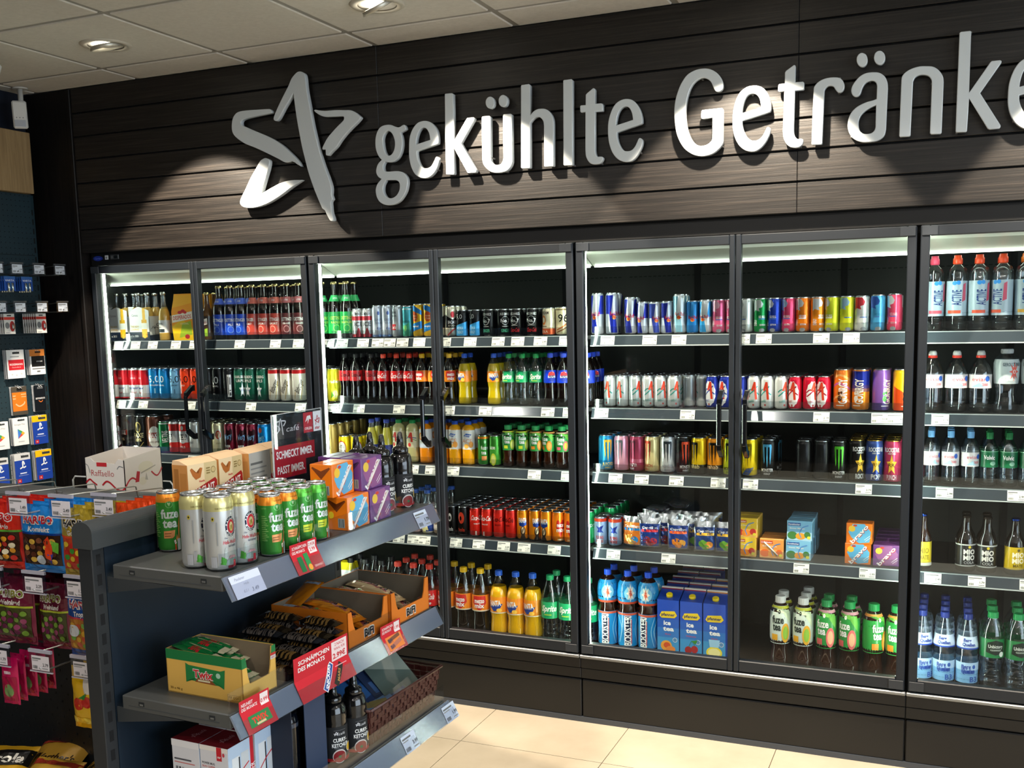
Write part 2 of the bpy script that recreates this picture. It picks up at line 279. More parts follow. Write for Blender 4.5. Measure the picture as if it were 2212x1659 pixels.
# ---------------------------------------------------------------- geometry helpers
class MB:
    """collects faces with materials, builds ONE mesh object"""
    def __init__(s):
        s.v, s.f, s.m, s.names, s.sm = [], [], [], [], []

    def mi(s, m):
        if m not in s.names:
            s.names.append(m)
        return s.names.index(m)

    def add(s, vs, fs, m, smooth=False):
        k = len(s.v)
        s.v.extend([tuple(p) for p in vs])
        i = s.mi(m)
        for f in fs:
            s.f.append([k + a for a in f])
            s.m.append(i)
            s.sm.append(smooth)

    def box(s, x0, y0, z0, x1, y1, z1, m, bev=0):
        if bev:
            b = bev
            xs, ys, zs = (x0, x1), (y0, y1), (z0, z1)
            pts = []
            # chamfered box from its convex hull
            bm = bmesh_hull([(xs[i] + (b if i == 0 else -b) * (a != 0), ys[j] + (b if j == 0 else -b) * (a != 1), zs[k] + (b if k == 0 else -b) * (a != 2))
                             for i in (0, 1) for j in (0, 1) for k in (0, 1) for a in (0, 1, 2)])
            s.add(bm[0], bm[1], m)
            return s
        vs = [(x, y, z) for x in (x0, x1) for y in (y0, y1) for z in (z0, z1)]
        s.add(vs, [(0, 1, 3, 2), (4, 6, 7, 5), (0, 4, 5, 1), (2, 3, 7, 6), (0, 2, 6, 4), (1, 5, 7, 3)], m)
        return s

    def quad(s, a, b, c, d, m):
        s.add([a, b, c, d], [(0, 1, 2, 3)], m)

    def lathe(s, prof, seg=24, cx=0, cy=0, smooth=True, capb=True, capt=True):
        """prof: (r, z, material of the band above)"""
        n = len(prof)
        vs = []
        for r, z, _ in prof:
            for k in range(seg):
                a = 2 * PI * k / seg
                vs.append((cx + r * math.cos(a), cy + r * math.sin(a), z))
        k0 = len(s.v)
        s.v.extend(vs)
        for i in range(n - 1):
            mm = s.mi(prof[i][2])
            for k in range(seg):
                k2 = (k + 1) % seg
                s.f.append([k0 + i * seg + k, k0 + i * seg + k2, k0 + (i + 1) * seg + k2, k0 + (i + 1) * seg + k])
                s.m.append(mm)
                s.sm.append(smooth)
        if capb:
            s.f.append([k0 + k for k in range(seg - 1, -1, -1)])
            s.m.append(s.mi(prof[0][2]))
            s.sm.append(False)
        if capt:
            s.f.append([k0 + (n - 1) * seg + k for k in range(seg)])
            s.m.append(s.mi(prof[-1][2]))
            s.sm.append(False)
        return s

    def tube(s, pts, r, m, seg=8):
        pts = [Vector(p) for p in pts]
        rings = []
        for i, p in enumerate(pts):
            d = (pts[min(i + 1, len(pts) - 1)] - pts[max(i - 1, 0)]).normalized()
            a = d.orthogonal().normalized()
            if rings:
                a = (rings[-1][1] - d * rings[-1][1].dot(d)).normalized()
            b = d.cross(a)
            rings.append((p, a, b))
        vs = [p + (a * math.cos(2 * PI * k / seg) + b * math.sin(2 * PI * k / seg)) * r for p, a, b in rings for k in range(seg)]
        fs = [(i * seg + k, i * seg + (k + 1) % seg, (i + 1) * seg + (k + 1) % seg, (i + 1) * seg + k) for i in range(len(pts) - 1) for k in range(seg)]
        fs.append(tuple(range(seg - 1, -1, -1)))
        fs.append(tuple((len(pts) - 1) * seg + k for k in range(seg)))
        s.add(vs, fs, m, True)
        return s

    def extr(s, poly, axis, a, b, m):
        """extrude a convex 2D polygon along an axis between a and b"""
        def P(p, t):
            return {'x': (t, p[0], p[1]), 'y': (p[0], t, p[1]), 'z': (p[0], p[1], t)}[axis]
        n = len(poly)
        vs = [P(p, a) for p in poly] + [P(p, b) for p in poly]
        fs = [tuple(range(n)), tuple(range(2 * n - 1, n - 1, -1))] + [(i, n + i, n + (i + 1) % n, (i + 1) % n) for i in range(n)]
        s.add(vs, fs, m)
        return s

    def xf(s, mtx, start=0):
        for i in range(start, len(s.v)):
            s.v[i] = tuple(mtx @ Vector(s.v[i]))

    def mesh(s, name):
        me = bpy.data.meshes.new(name)
        me.from_pydata(s.v, [], s.f)
        for n in s.names:
            me.materials.append(MATS[n] if n in MATS else mat(n))
        me.polygons.foreach_set('material_index', s.m)
        me.polygons.foreach_set('use_smooth', s.sm)
        me.update()
        return me

    def build(s, name, parent=None, loc=None, rotz=0):
        o = bpy.data.objects.new(name, s.mesh(name))
        COL.objects.link(o)
        if parent is not None:
            o.parent = parent
        if loc is not None:
            o.location = loc
        o.rotation_euler[2] = rotz
        return o

import bmesh
def bmesh_hull(pts):
    bm = bmesh.new()
    for p in pts:
        bm.verts.new(p)
    bmesh.ops.remove_doubles(bm, verts=bm.verts, dist=1e-6)
    bmesh.ops.convex_hull(bm, input=bm.verts)
    bmesh.ops.dissolve_limit(bm, angle_limit=.01, verts=bm.verts, edges=bm.edges)
    bm.verts.index_update()
    r = ([tuple(v.co) for v in bm.verts], [tuple(v.index for v in f.verts) for f in bm.faces])
    bm.free()
    return r

def empty(name, loc=(0, 0, 0), rotz=0):
    o = bpy.data.objects.new(name, None)
    COL.objects.link(o)
    o.empty_display_size = .05
    o.location = loc
    o.rotation_euler[2] = rotz
    return o

def tag(o, label, cat, group=None):
    if len(label.split()) > 16 or len(label.split()) < 4:
        print('LONG', label)
    o['label'] = label
    o['category'] = cat
    if group:
        o['group'] = group
    return o

def struct(o):
    o['kind'] = 'structure'
    return o

def dup(o, loc, rotz=0, parent=None):
    c = o.copy()
    COL.objects.link(c)
    for k in ('label', 'group', 'category'):
        if parent is None and k in c.keys() and k != 'category':
            del c[k]
    if parent is not None:
        c.parent = parent
    else:
        c.location = loc
        c.rotation_euler = (0, 0, rotz)
    for ch in o.children:
        dup(ch, None, 0, c)
    return c

# ---------------------------------------------------------------- lettering and flat artwork as geometry
FONT = {}
def glyphs(txt, bold=0.0):
    """2D triangles of a word: cap height 1, centred on x, baseline 0"""
    key = (txt, bold)
    if key in FONT:
        return FONT[key]
    cu = bpy.data.curves.new('t', 'FONT')
    cu.body = txt
    cu.size = 1
    cu.resolution_u = 2
    cu.offset = bold
    ob = bpy.data.objects.new('t', cu)
    COL.objects.link(ob)
    dg = bpy.context.evaluated_depsgraph_get()
    me = bpy.data.meshes.new_from_object(ob.evaluated_get(dg), depsgraph=dg)
    vs = [(v.co.x, v.co.y) for v in me.vertices]
    fs = [tuple(p.vertices) for p in me.polygons]
    bpy.data.objects.remove(ob)
    bpy.data.curves.remove(cu)
    bpy.data.meshes.remove(me)
    cap = .729
    if not vs:
        vs, fs = [(0, 0), (.1, 0), (0, .1)], [(0, 1, 2)]
    x0, x1 = min(v[0] for v in vs), max(v[0] for v in vs)
    vs = [((x - (x0 + x1) / 2) / cap, y / cap) for x, y in vs]
    FONT[key] = (vs, fs, (x1 - x0) / cap)
    return FONT[key]

def clip(poly, ax, lo, hi):
    for sgn, lim in ((1, lo), (-1, -hi)):
        out = []
        for i in range(len(poly)):
            a, b = poly[i], poly[(i + 1) % len(poly)]
            da, db = sgn * a[ax] - lim, sgn * b[ax] - lim
            if da >= 0:
                out.append(a)
            if (da > 0) != (db > 0) and da != db:
                t = da / (da - db)
                out.append(tuple(a[k] + (b[k] - a[k]) * t for k in (0, 1)))
        poly = out
        if len(poly) < 3:
            return []
    return poly

def sliced(polys, ax, step):
    if not step:
        return polys
    res = []
    for p in polys:
        lo, hi = min(q[ax] for q in p), max(q[ax] for q in p)
        i0, i1 = math.floor(lo / step + 1e-6), math.ceil(hi / step - 1e-6)
        if i1 - i0 <= 1:
            res.append(p)
            continue
        for i in range(i0, i1):
            c = clip(p, ax, i * step, (i + 1) * step)
            if len(c) >= 3:
                res.append(c)
    return res

def art_polys(item, U, V):
    k = item[0]
    if k == 'T':
        _, txt, u, v, h, col = item[:6]
        o = item[6] if len(item) > 6 else {}
        vs, fs, w = glyphs(txt, o.get('b', .012))
        H = h * V
        sx = H
        if 'w' in o:
            sx = o['w'] * U / w
        sh = o.get('s', 0)
        a = math.radians(o.get('r', 0))
        c, s_ = math.cos(a), math.sin(a)
        P = []
        for x, y in vs:
            X, Y = (x * sx + sh * y * H), (y - .5) * H
            P.append((u * U + X * c - Y * s_, v * V + X * s_ + Y * c))
        return [[P[i] for i in f] for f in fs], col
    if k == 'R':
        _, a, b, c, d, col = item
        return [[(a * U, b * V), (c * U, b * V), (c * U, d * V), (a * U, d * V)]], col
    if k == 'E':
        _, u, v, ru, rv, col = item[:6]
        n = 20
        return [[(u * U + ru * U * math.cos(2 * PI * i / n), v * V + rv * V * math.sin(2 * PI * i / n)) for i in range(n)]], col
    if k == 'P':
        pts = [(p[0] * U, p[1] * V) for p in item[1]]
        if len(pts) == 3 or (len(item) > 3 and item[3]):
            return [pts], item[2]
        cx, cy = sum(p[0] for p in pts) / len(pts), sum(p[1] for p in pts) / len(pts)
        return [[(cx, cy), pts[i], pts[(i + 1) % len(pts)]] for i in range(len(pts))], item[2]
    if k == 'S':     # stroke along a path
        _, pts, wd, col = item
        if len(pts) > 2:
            q = []
            for i in range(len(pts) - 1):
                a, b, c, d = pts[max(i - 1, 0)], pts[i], pts[i + 1], pts[min(i + 2, len(pts) - 1)]
                for t in (0, .25, .5, .75):
                    q.append(tuple(.5 * (2 * b[k] + (c[k] - a[k]) * t + (2 * a[k] - 5 * b[k] + 4 * c[k] - d[k]) * t * t + (3 * b[k] - a[k] - 3 * c[k] + d[k]) * t ** 3) for k in (0, 1)))
            pts = q + [pts[-1]]
        pts = [(p[0] * U, p[1] * V) for p in pts]
        W = wd * V / 2
        L, R_ = [], []
        for i, p in enumerate(pts):
            a, b = pts[max(0, i - 1)], pts[min(len(pts) - 1, i + 1)]
            dx, dy = b[0] - a[0], b[1] - a[1]
            l = math.hypot(dx, dy) or 1
            L.append((p[0] - dy / l * W, p[1] + dx / l * W))
            R_.append((p[0] + dy / l * W, p[1] - dx / l * W))
        return [[L[i], R_[i], R_[i + 1], L[i + 1]] for i in range(len(pts) - 1)], col
    raise ValueError(k)

def decals(mb, art, mapper, U, V, du=0, dv=0, eps=.0004, st='ink'):
    for n, it in enumerate(art):
        polys, col = art_polys(it, U, V)
        polys = sliced(polys, 0, du)
        polys = sliced(polys, 1, dv)
        e = eps + .00007 * n
        sty = col if ':' in col or not col.startswith('#') else col + ':' + st
        for p in polys:
            mb.add([mapper(u, v, e) for u, v in p], [tuple(range(len(p)))], sty)

def flat(o, u, v):
    """mapper onto a plane through o spanned by unit vectors u (right) and v (up)"""
    o, u, v = Vector(o), Vector(u), Vector(v)
    n = u.cross(v)
    return lambda a, b, e: o + u * a + v * b + n * e

def around(rf, R, z0=0, phi0=-PI / 2):
    """mapper onto a surface of revolution; u = arc length at radius R"""
    def f(a, b, e):
        r = rf(b) + e
        t = phi0 + a / R
        return (r * math.cos(t), r * math.sin(t), z0 + b)
    return f

def star(cx, cy, r, n=5, k=.42, rot=90):
    return [(cx + (r if i % 2 == 0 else r * k) * math.cos(math.radians(rot) + i * PI / n), cy + (r if i % 2 == 0 else r * k) * math.sin(math.radians(rot) + i * PI / n)) for i in range(2 * n)]
# ---------------------------------------------------------------- the setting
WL, WR, WY, H = -.33, 7.2, -7.6, 2.792
KY = .02
# floor: tiles of about 0.6 m with dark joints
b = MB()
b.box(WL, WY, -.05, WR, 1.2, -.004, '#5f5648:flat')
TX, TP = 2.0988, .593
i0 = int((WL - TX) / TP) - 1
for i in range(i0, int((WR - TX) / TP) + 1):
    for j in range(0, 14):
        x0, y1 = TX + i * TP, -.02 - .34 - (j - 1) * TP
        xa, xb = max(x0 + .0015, WL), min(x0 + TP - .0015, WR)
        ya, yb = max(y1 - TP + .0015, WY), y1 - .0015
        if xb > xa and yb > ya:
            b.box(xa, ya, -.004, xb, min(yb, -.0), 0, 'floor_tile')
struct(b.build('floor'))
# ceiling: mineral tiles between a lay-in grid
GX, GY, GP = .4038, -.2771, .625
b = MB()
b.box(WL - .1, WY - .1, H + .012, WR + .1, .1, H + .09, 'white_plaster')
xs = [WL] + [GX + i * GP for i in range(-1, 11) if WL < GX + i * GP < WR] + [WR]
ys = [WY] + sorted(GY - j * GP for j in range(0, 12) if GY - j * GP > WY) + [-.045]
for i in range(len(xs) - 1):
    for j in range(len(ys) - 1):
        xa, xb, ya, yb = xs[i] + .012, xs[i + 1] - .012, ys[j] + .012, ys[j + 1] - .012
        if xb > xa and yb > ya:
            b.box(xa, ya, H, xb, yb, H + .012, 'ceiling_tile', .004)
struct(b.build('ceiling'))
b = MB()
for x in xs[1:-1]:
    b.box(x - .012, WY, H + .004, x + .012, -.045, H + .012, '#8f8b83:powder')
for y in ys[1:-1]:
    b.box(WL, y - .012, H + .0035, WR, y + .012, H + .0115, '#8f8b83:powder')
struct(b.build('trim_1'))
# walls
b = MB().box(WL - .12, WY, 0, WL, .9, H + .012, 'blue_wall')
struct(b.build('wall_left'))
b = MB()
b.box(WR, WY, 0, WR + .12, -6.0, H + .012, 'white_plaster')
b.box(WR, -1.2, 0, WR + .12, .9, H + .012, 'white_plaster')
b.box(WR, -6.0, 0, WR + .12, -1.2, .35, 'white_plaster')
b.box(WR, -6.0, 2.62, WR + .12, -1.2, H + .012, 'white_plaster')
struct(b.build('wall_right'))
b = MB()
for y in (-6.0, -4.4, -2.8, -1.26):
    b.box(WR + .02, y, .35, WR + .08, y + .06, 2.62, '#3a3f44:powder')
for z in (.35, 2.56):
    b.box(WR + .02, -6.0, z, WR + .08, -1.2, z + .06, '#3a3f44:powder')
o = b.build('window_1')
struct(o)
MB().box(WR + .045, -6, .35, WR + .05, -1.2, 2.62, 'door_glass').build('pane', o)
struct(MB().box(WL, WY - .12, 0, WR, WY, H + .012, '#4a4844:flat').build('wall_front'))
# rear wall behind the coolers, dark plank cladding above them
struct(MB().box(WL, .80, 0, WR, .92, H + .012, '#1a1a1a:flat').build('wall_back'))
b = MB()
zz = [2.028, 2.135, 2.244, 2.353, 2.462, 2.5695, 2.678, H + .004]
for i in range(7):
    for xa, xb in ((-.018, 1.650), (1.6512, 3.3392), (3.3404, 5.03), (5.031, 6.72)):
        b.box(xa, -.05, zz[i] + (.0035 if i else 0), xb, -.034, zz[i + 1] - .0035, 'dark_plank', .0015)
b.box(-.018, -.034, 2.028, 6.72, .04, H + .004, '#0b0a0a:flat')
b.box(-.018, .04, 1.99, 6.72, .80, H + .004, '#0b0a0a:flat')
struct(b.build('trim_2'))
b = MB()
b.box(WL, -.042, 0, -.046, .12, H, 'dark_panel')
b.box(-.045, -.058, 0, -.020, .10, H, 'dark_panel', .003)
struct(b.build('trim_3'))
struct(MB().box(5.06, -.04, 0, WR, .80, 2.026, '#0d0c0c:flat').build('trim_4'))
# shallow skirting strip on the floor in front of the coolers
struct(MB().box(0, -.012, 0, 5.05, .03, .022, '#3c4148:powder').build('baseboard_back'))

# ---------------------------------------------------------------- raised letters of the wall sign
def outline(s):
    pts = []
    for k in s.split():
        c = k.endswith('!')
        x, y = k.rstrip('!').split(',')
        pts.append((float(x) / 2000, float(y) / 2000, c))
    n, out = len(pts), []
    for i in range(n):
        p0, p1, p2, p3 = pts[i - 1], pts[i], pts[(i + 1) % n], pts[(i + 2) % n]
        out.append(p1[:2])
        if p1[2] and p2[2]:
            continue
        a0 = p1 if p1[2] else p0
        a3 = p2 if p2[2] else p3
        for t in (.25, .5, .75):
            q = []
            for k in (0, 1):
                m1 = (p2[k] - a0[k]) / (2 if a0 is p0 else 1)
                m2 = (a3[k] - p1[k]) / (2 if a3 is p3 else 1)
                q.append((2 * t ** 3 - 3 * t ** 2 + 1) * p1[k] + (t ** 3 - 2 * t ** 2 + t) * m1 + (-2 * t ** 3 + 3 * t ** 2) * p2[k] + (t ** 3 - t ** 2) * m2)
            out.append(tuple(q))
    return out

def sign_piece(names, parent=None, nm='sign_letter', x0=None):
    objs = []
    for gi, g in enumerate(names):
        cu = bpy.data.curves.new('g', 'CURVE')
        cu.dimensions = '2D'
        cu.fill_mode = 'BOTH'
        cu.extrude = .0095
        cu.bevel_depth = .0022
        cu.bevel_resolution = 1
        cu.offset = -.0022
        for c in GLYPH[g]:
            pts = outline(c)
            if x0 is None:
                x0 = min(p[0] for p in pts)
            sp = cu.splines.new('POLY')
            sp.points.add(len(pts) - 1)
            sp.use_cyclic_u = True
            for k, p in enumerate(pts):
                sp.points[k].co = (p[0] - x0, p[1] - 2.1, 0, 1)
        ob = bpy.data.objects.new('g', cu)
        COL.objects.link(ob)
        me = bpy.data.meshes.new_from_object(ob.evaluated_get(bpy.context.evaluated_depsgraph_get()))
        bpy.data.objects.remove(ob)
        me.transform(Matrix.Rotation(PI / 2, 4, 'X'))
        me.materials.clear()
        me.materials.append(mat('#ccd2d4:gloss'))
        o = bpy.data.objects.new(nm if parent is None and gi == 0 else 'umlaut_dot' if parent is None else nm, me)
        COL.objects.link(o)
        if parent is None and gi == 0:
            o.location = (x0, -.0785, 2.1)
            root = o
            # short stand-off pins into the wall behind the letter
            b = MB()
            xm = [v.co.x for v in me.vertices]
            cxs = sorted(((v.co.x, v.co.z) for v in me.vertices), key=lambda q: q[1])
            for q in (cxs[len(cxs) // 8], cxs[-len(cxs) // 8]):
                b.box(q[0] - .003, .0, q[1] - .003, q[0] + .003, .0290, q[1] + .003, '#888888:metal')
            b.build('standoff_pin', o)
        else:
            o.parent = root if parent is None else parent
        objs.append(o)
    return root if parent is None else objs

G9 = 'raised letters of the wall sign'
for names, lab in ((['g'], 'raised grey letter g, first letter on the dark plank wall'),
                   (['e1'], 'raised grey letter e between the g and the first k'),
                   (['k1'], 'raised grey letter k of the first word on the wall'),
                   (['u', 'ud1', 'ud2'], 'raised grey letter u with two dots above it'),
                   (['h'], 'raised grey letter h in the first word of the sign'),
                   (['l'], 'raised grey letter l, a plain bar after the h'),
                   (['t1'], 'raised grey letter t near the end of the first word'),
                   (['e2'], 'raised grey letter e that ends the first word'),
                   (['G'], 'raised grey capital letter G that starts the second word'),
                   (['e3'], 'raised grey letter e right after the capital G'),
                   (['t2'], 'raised grey letter t of the second word'),
                   (['r'], 'raised grey letter r of the second word'),
                   (['a', 'ad1', 'ad2'], 'raised grey letter a with two dots above it'),
                   (['n'], 'raised grey letter n of the second word'),
                   (['k2'], 'tall raised grey letter k with a bright lamp reflection'),
                   (['e4'], 'raised grey letter e cut off by the right photo edge')):
    tag(sign_piece(names), lab, 'letter', G9)
st = empty('star_emblem', (.93, -.0785, 2.1))
tag(st, 'raised grey brush-stroke star made of four strokes on the plank wall', 'emblem')
for g in ('star_a', 'star_l', 'star_r', 'star_b'):
    sign_piece([g], st, 'brush_stroke', .93)
b = MB()
for x, z in ((.12, .35), (.38, .45), (.45, .12), (.6, .40), (.08, .15)):
    b.box(x - .003, .0, z - .003, x + .003, .0290, z + .003, '#888888:metal')
b.build('standoff_pin', st)

# ---------------------------------------------------------------- recessed spots
def downlight(loc, label, az, el, spot, w, ang, grp):
    r = empty('ceiling_spot', loc)
    tag(r, label, 'ceiling light', grp)
    b = MB()
    b.lathe([(.066, .004, '#6d675c:metal'), (.070, -.004, '#b9b2a4:powder'), (.092, -.006, '#b9b2a4:powder'), (.1, .0, '#b9b2a4:powder'), (.1, .002, '#b9b2a4:powder')], 40, capb=False, capt=False)
    b.build('flange', r)
    d = Vector((math.sin(az) * math.cos(el), math.cos(az) * math.cos(el), math.sin(el)))
    g = MB()
    g.lathe([(.060, 0, '#c9c2b2:metal'), (.064, -.014, '#c9c2b2:metal'), (.056, -.016, '#e8e0cc:metal'), (.050, .0, '#e8e0cc:metal')], 32, capb=False, capt=False)
    rot = d.to_track_quat('-Z', 'Y').to_matrix().to_4x4()
    g.xf(rot)
    g.build('gimbal_ring', r)
    e = MB()
    e.lathe([(.0005, -.004, 'lamp_glow'), (.048, -.003, 'lamp_glow')], 28, capb=False, capt=False)
    e.xf(rot)
    e.build('lamp_disc', r)
    c = MB()
    c.lathe([(.0655, .0, '#4d473d:metal'), (.0655, .011, '#4d473d:metal')], 28, capb=False)
    c.build('housing', r)
    if spot:
        add_light('spot_beam', 'SPOT', d * .03, w, WARM, aim=d, parent=r, spot_size=ang, spot_blend=.12, shadow_soft_size=.022).location = d * .03
    return r

for x, y, az, el, ang, lab in ((.718, -.575, 20, -76, 85.3, 'tilted round spot in the ceiling above the star emblem'),
                               (1.948, -.546, 30, -58, 53.7, 'tilted round spot at the top edge above the first word'),
                               (3.18, -.55, -2, -68, 73, 'round wall-washing spot above the second word, out of frame'),
                               (4.41, -.55, 0, -68, 73, 'round wall-washing spot above the rightmost cooler, out of frame')):
    downlight((x, y, H), lab, math.radians(az), math.radians(el), True, SPOT_W * (1 if ang > 60 else .8), math.radians(ang), 'round spots in the tiled ceiling')
# ---------------------------------------------------------------- glass-door drinks coolers
SZ = {1: 1.597, 2: 1.303, 3: 1.037, 4: .718, 5: .288}
BX = [0, 1.251, 2.491, 3.747, 4.997]
BAYN = ['leftmost', 'second', 'third', 'rightmost']
FR, FD, BK = '#1c2127:powder', '#14171a:powder', '#0a0b0c:powder'

def door(x0, x1, hinge, root):
    """hinge: -1 hinged on its left side (handle on the right)"""
    so, si = .030, .020
    w0, w1 = (so, si) if hinge < 0 else (si, so)
    f = MB()
    z0, z1 = .300, 1.963
    f.box(x0, -.030, z0, x0 + w0, .004, z1, FR, .003)
    f.box(x1 - w1, -.030, z0, x1, .004, z1, FR, .003)
    f.box(x0 + w0, -.029, z1 - .036, x1 - w1, .004, z1 - .0005, FR, .003)
    f.box(x0 + w0, -.029, z0 + .0005, x1 - w1, .004, z0 + .045, FR, .003)
    hx = x0 + .004 if hinge < 0 else x1 - .004
    f.box(min(hx, hx - hinge * .05), -.034, z1 - .034, max(hx, hx - hinge * .05), -.030, z1 - .003, '#2f3338:pl', .001)
    f.box(min(hx, hx - hinge * .05), -.034, z0 + .004, max(hx, hx - hinge * .05), -.030, z0 + .038, '#2f3338:pl', .001)
    d = f.build('door', root)
    MB().box(x0 + w0 - .004, -.016, z0 + .041, x1 - w1 + .004, -.011, z1 - .032, 'door_glass').build('glass_pane', d)
    hc = x1 - .046 if hinge < 0 else x0 + .046
    h = MB()
    t = .0085
    for za, s in ((1.378, 1), (1.150, -1)):
        h.box(hc - t, -.036, za - .014, hc + t, -.0162, za + .014, '#101214:pl', .002)
        h.extr([(-.034, za + s * .012), (-.034, za - s * .010), (-.078, za - s * .045), (-.078, za - s * .018)], 'x', hc - t, hc + t, '#131518:gloss')
    h.box(hc - t, -.084, 1.186, hc + t, -.070, 1.345, '#131518:gloss', .003)
    h.build('handle', d)
    return d

def cooler(i):
    x0, x1 = BX[i], BX[i + 1]
    r = empty('display_cooler', ((x0 + x1) / 2, .35, 0))
    tag(r, ['leftmost black glass-door drinks cooler, with beer bottles on its top shelf',
            'black glass-door drinks cooler behind the metal shelf unit, second from the left wall',
            'third black glass-door drinks cooler, with energy drink cans on its upper shelves',
            'rightmost black glass-door drinks cooler full of water bottles, cut by the photo edge'][i], 'cooler', 'row of drinks coolers built into the dark wall')
    def part(b, n, p=r):
        b.xf(Matrix.Translation((-r.location.x, -r.location.y, 0)))
        return b.build(n, p)
    def sub(b, n, p):
        b.xf(Matrix.Translation((-r.location.x, -r.location.y, 0)))
        return b.build(n, p)
    xl = x0 - (.10 if i == 0 else 0)
    b = MB()
    b.box(xl, .66, .22, x1, .70, 1.955, 'cooler_back')
    b.box(xl, .015, .235, x1, .66, .288, '#15181b:gloss')
    b.box(xl, .03, 1.940, x1, .66, 1.99, FD)
    b.box(x0, -.012, 1.966, x1, .03, 2.026, BK)
    if i == 0:
        b.box(xl - .02, .10, .235, xl, .70, 1.99, '#3a3d3a:powder')
    if i == 3:
        b.box(x1, .0, .235, x1 + .02, .70, 1.99, '#3a3d3a:powder')
    # rear wall: vertical slotted rails, a row of slots below the top
    for xx in (x0 + .33, x0 + .95):
        b.box(xx - .012, .652, .3, xx + .012, .659, 1.93, '#0c0d0c:flat')
    k = xl + .02
    while k < x1 - .02:
        b.box(k, .6585, 1.842, k + .014, .6595, 1.846, '#101110:flat')
        k += .022
    part(b, 'case')
    b = MB()                                                    # base: stepped black panels
    b.box(x0, -.020, .236, x1, .03, .2795, '#0c0d0e:powder', .003)
    b.box(x0, -.014, .190, x1, .03, .2345, '#0b0c0d:powder', .003)
    b.box(x0, .004, .183, x1, .04, .191, '#050505:flat')
    b.box(x0 + .002, -.008, .020, x1 - .002, .03, .182, '#0d0e0f:powder', .004)
    b.box(x0, .03, 0, x1, .68, .235, FD)
    part(b, 'base_panel')
    b = MB()
    b.box(x0 + .001, -.034, .2815, x1 - .001, -.018, .2955, '#8d8f8f:metal', .003)
    part(b, 'bumper_rail')
    # lit canopy: white reflector sloping down into the case, lamp along its rear lip
    b = MB()
    b.extr([(.035, 1.938), (.10, 1.928), (.20, 1.884), (.20, 1.880), (.098, 1.922), (.035, 1.932)], 'x', xl + .002, x1 - .002, '#a4a89c:pl')
    part(b, 'canopy_reflector')
    b = MB()
    b.box(xl + .01, .192, 1.8742, x1 - .01, .201, 1.8790, 'led_canopy')
    part(b, 'canopy_lamp')
    b = MB()
    b.box(x0 - (.0 if i else .02), .006, .288, x0 + .018, .060, 1.94, '#08090a:flat')
    part(b, 'upright')
    b = MB()
    b.box(x1 - .018, .006, .288, x1, .060, 1.94, '#08090a:flat')
    part(b, 'upright')
    for s in (0, 1):
        b = MB()
        xx = x0 + .019 if s == 0 else x1 - .019
        a, c = (xx, xx + .007) if s == 0 else (xx - .007, xx)
        b.box(a, .032, .33, c, .042, 1.925, 'led_upright')
        part(b, 'light_strip')
    # shelves
    for n in (1, 2, 3, 4):
        z = SZ[n]
        b = MB()
        b.box(xl + .006, .104, z - .014, x1 - .003, .60, z, '#1b1e20:powder')
        b.box(xl + .006, .60, z - .03, x1 - .003, .652, z - .002, '#15171a:powder')
        s_ = part(b, 'shelf')
        b = MB()
        xa, xb = x0 + (.024 if i else .0), x1 - .024
        for (a, c) in ((xa, x0 + .62), (x0 + .624, xb)):
            b.extr([(.104, z - .001), (.104, z - .036), (.088, z - .040), (.085, z - .037), (.097, z - .001)], 'x', a, c, '#343c43:gloss')
            b.box(a, .083, z - .0425, c, .092, z - .0385, '#b9c4c4:gloss')
            b.box(a, .096, z - .002, c, .102, z + .0015, '#8a9599:gloss')
        sub(b, 'price_rail', s_)
        b = MB()
        b.box(xa, .1035, z - .001, x0 + .62, .1055, z + .036, 'clear_plastic')
        b.box(x0 + .624, .1035, z - .001, xb, .1055, z + .036, 'clear_plastic')
        sub(b, 'front_riser', s_)
    b = MB()                                                   # perforated grille rail at the front of the bottom deck
    b.box(xl + .006, .052, .288, x1 - .003, .072, .3, '#30353a:metal', .003)
    part(b, 'deck_rail')
    mid = (x0 + x1) / 2
    g = .004
    door_objs = [door(x0 + .006 - r.location.x, mid - .0015 - r.location.x, -1, r), door(mid + .0015 - r.location.x, x1 - .006 - r.location.x, 1, r)]
    for d in door_objs:
        d.location.y = -.35
    return r

CO = [cooler(i) for i in range(4)]
# small badges on the header of the leftmost cooler
b = MB()
n = 24
for y, rr, m in ((-.0135, 1, '#16246e:gloss'), (-.0148, .9, '#20328c:gloss')):
    vs = [(.031 * rr * math.cos(2 * PI * k / n), y, .0125 * rr * math.sin(2 * PI * k / n)) for k in range(n)]
    vs += [(v[0], -.0122, v[2]) for v in vs]
    b.add(vs, [tuple(range(n))] + [(k, (k + 1) % n, n + (k + 1) % n, n + k) for k in range(n)], m)
decals(b, [('T', 'Carrier', 0, 0, .009, '#5a6fd0', {'s': .25})], flat((0, -.015, 0), (1, 0, 0), (0, 0, 1)), 1, 1, eps=.0002)
tag(b.build('oval_badge', None, (.043, .0, 2.000)), 'dark blue oval badge on the black header above the leftmost cooler', 'badge')
b = MB().box(-.010, -.0145, -.010, .010, -.0122, .010, '#cfd2d6:pl', .0005)
decals(b, [('R', -.005, -.006, .004, .004, '#7a7f86')], flat((0, -.0145, 0), (1, 0, 0), (0, 0, 1)), 1, 1)
tag(b.build('white_sticker', None, (.098, 0, 2.003)), 'small white square sticker on the header beside the blue oval badge', 'sticker')
b = MB().box(-.026, -.0175, -.0115, .026, -.0122, .0115, '#3b3e41:pl', .002)
b.box(-.002, -.0182, -.007, .019, -.0173, .007, '#0e1012:gloss')
b.box(-.020, -.0182, -.006, -.008, -.0173, .004, '#55595c:pl')
tag(b.build('control_display', None, (.150, 0, 2.0035)), 'small dark grey control display on the header above the leftmost cooler', 'display')

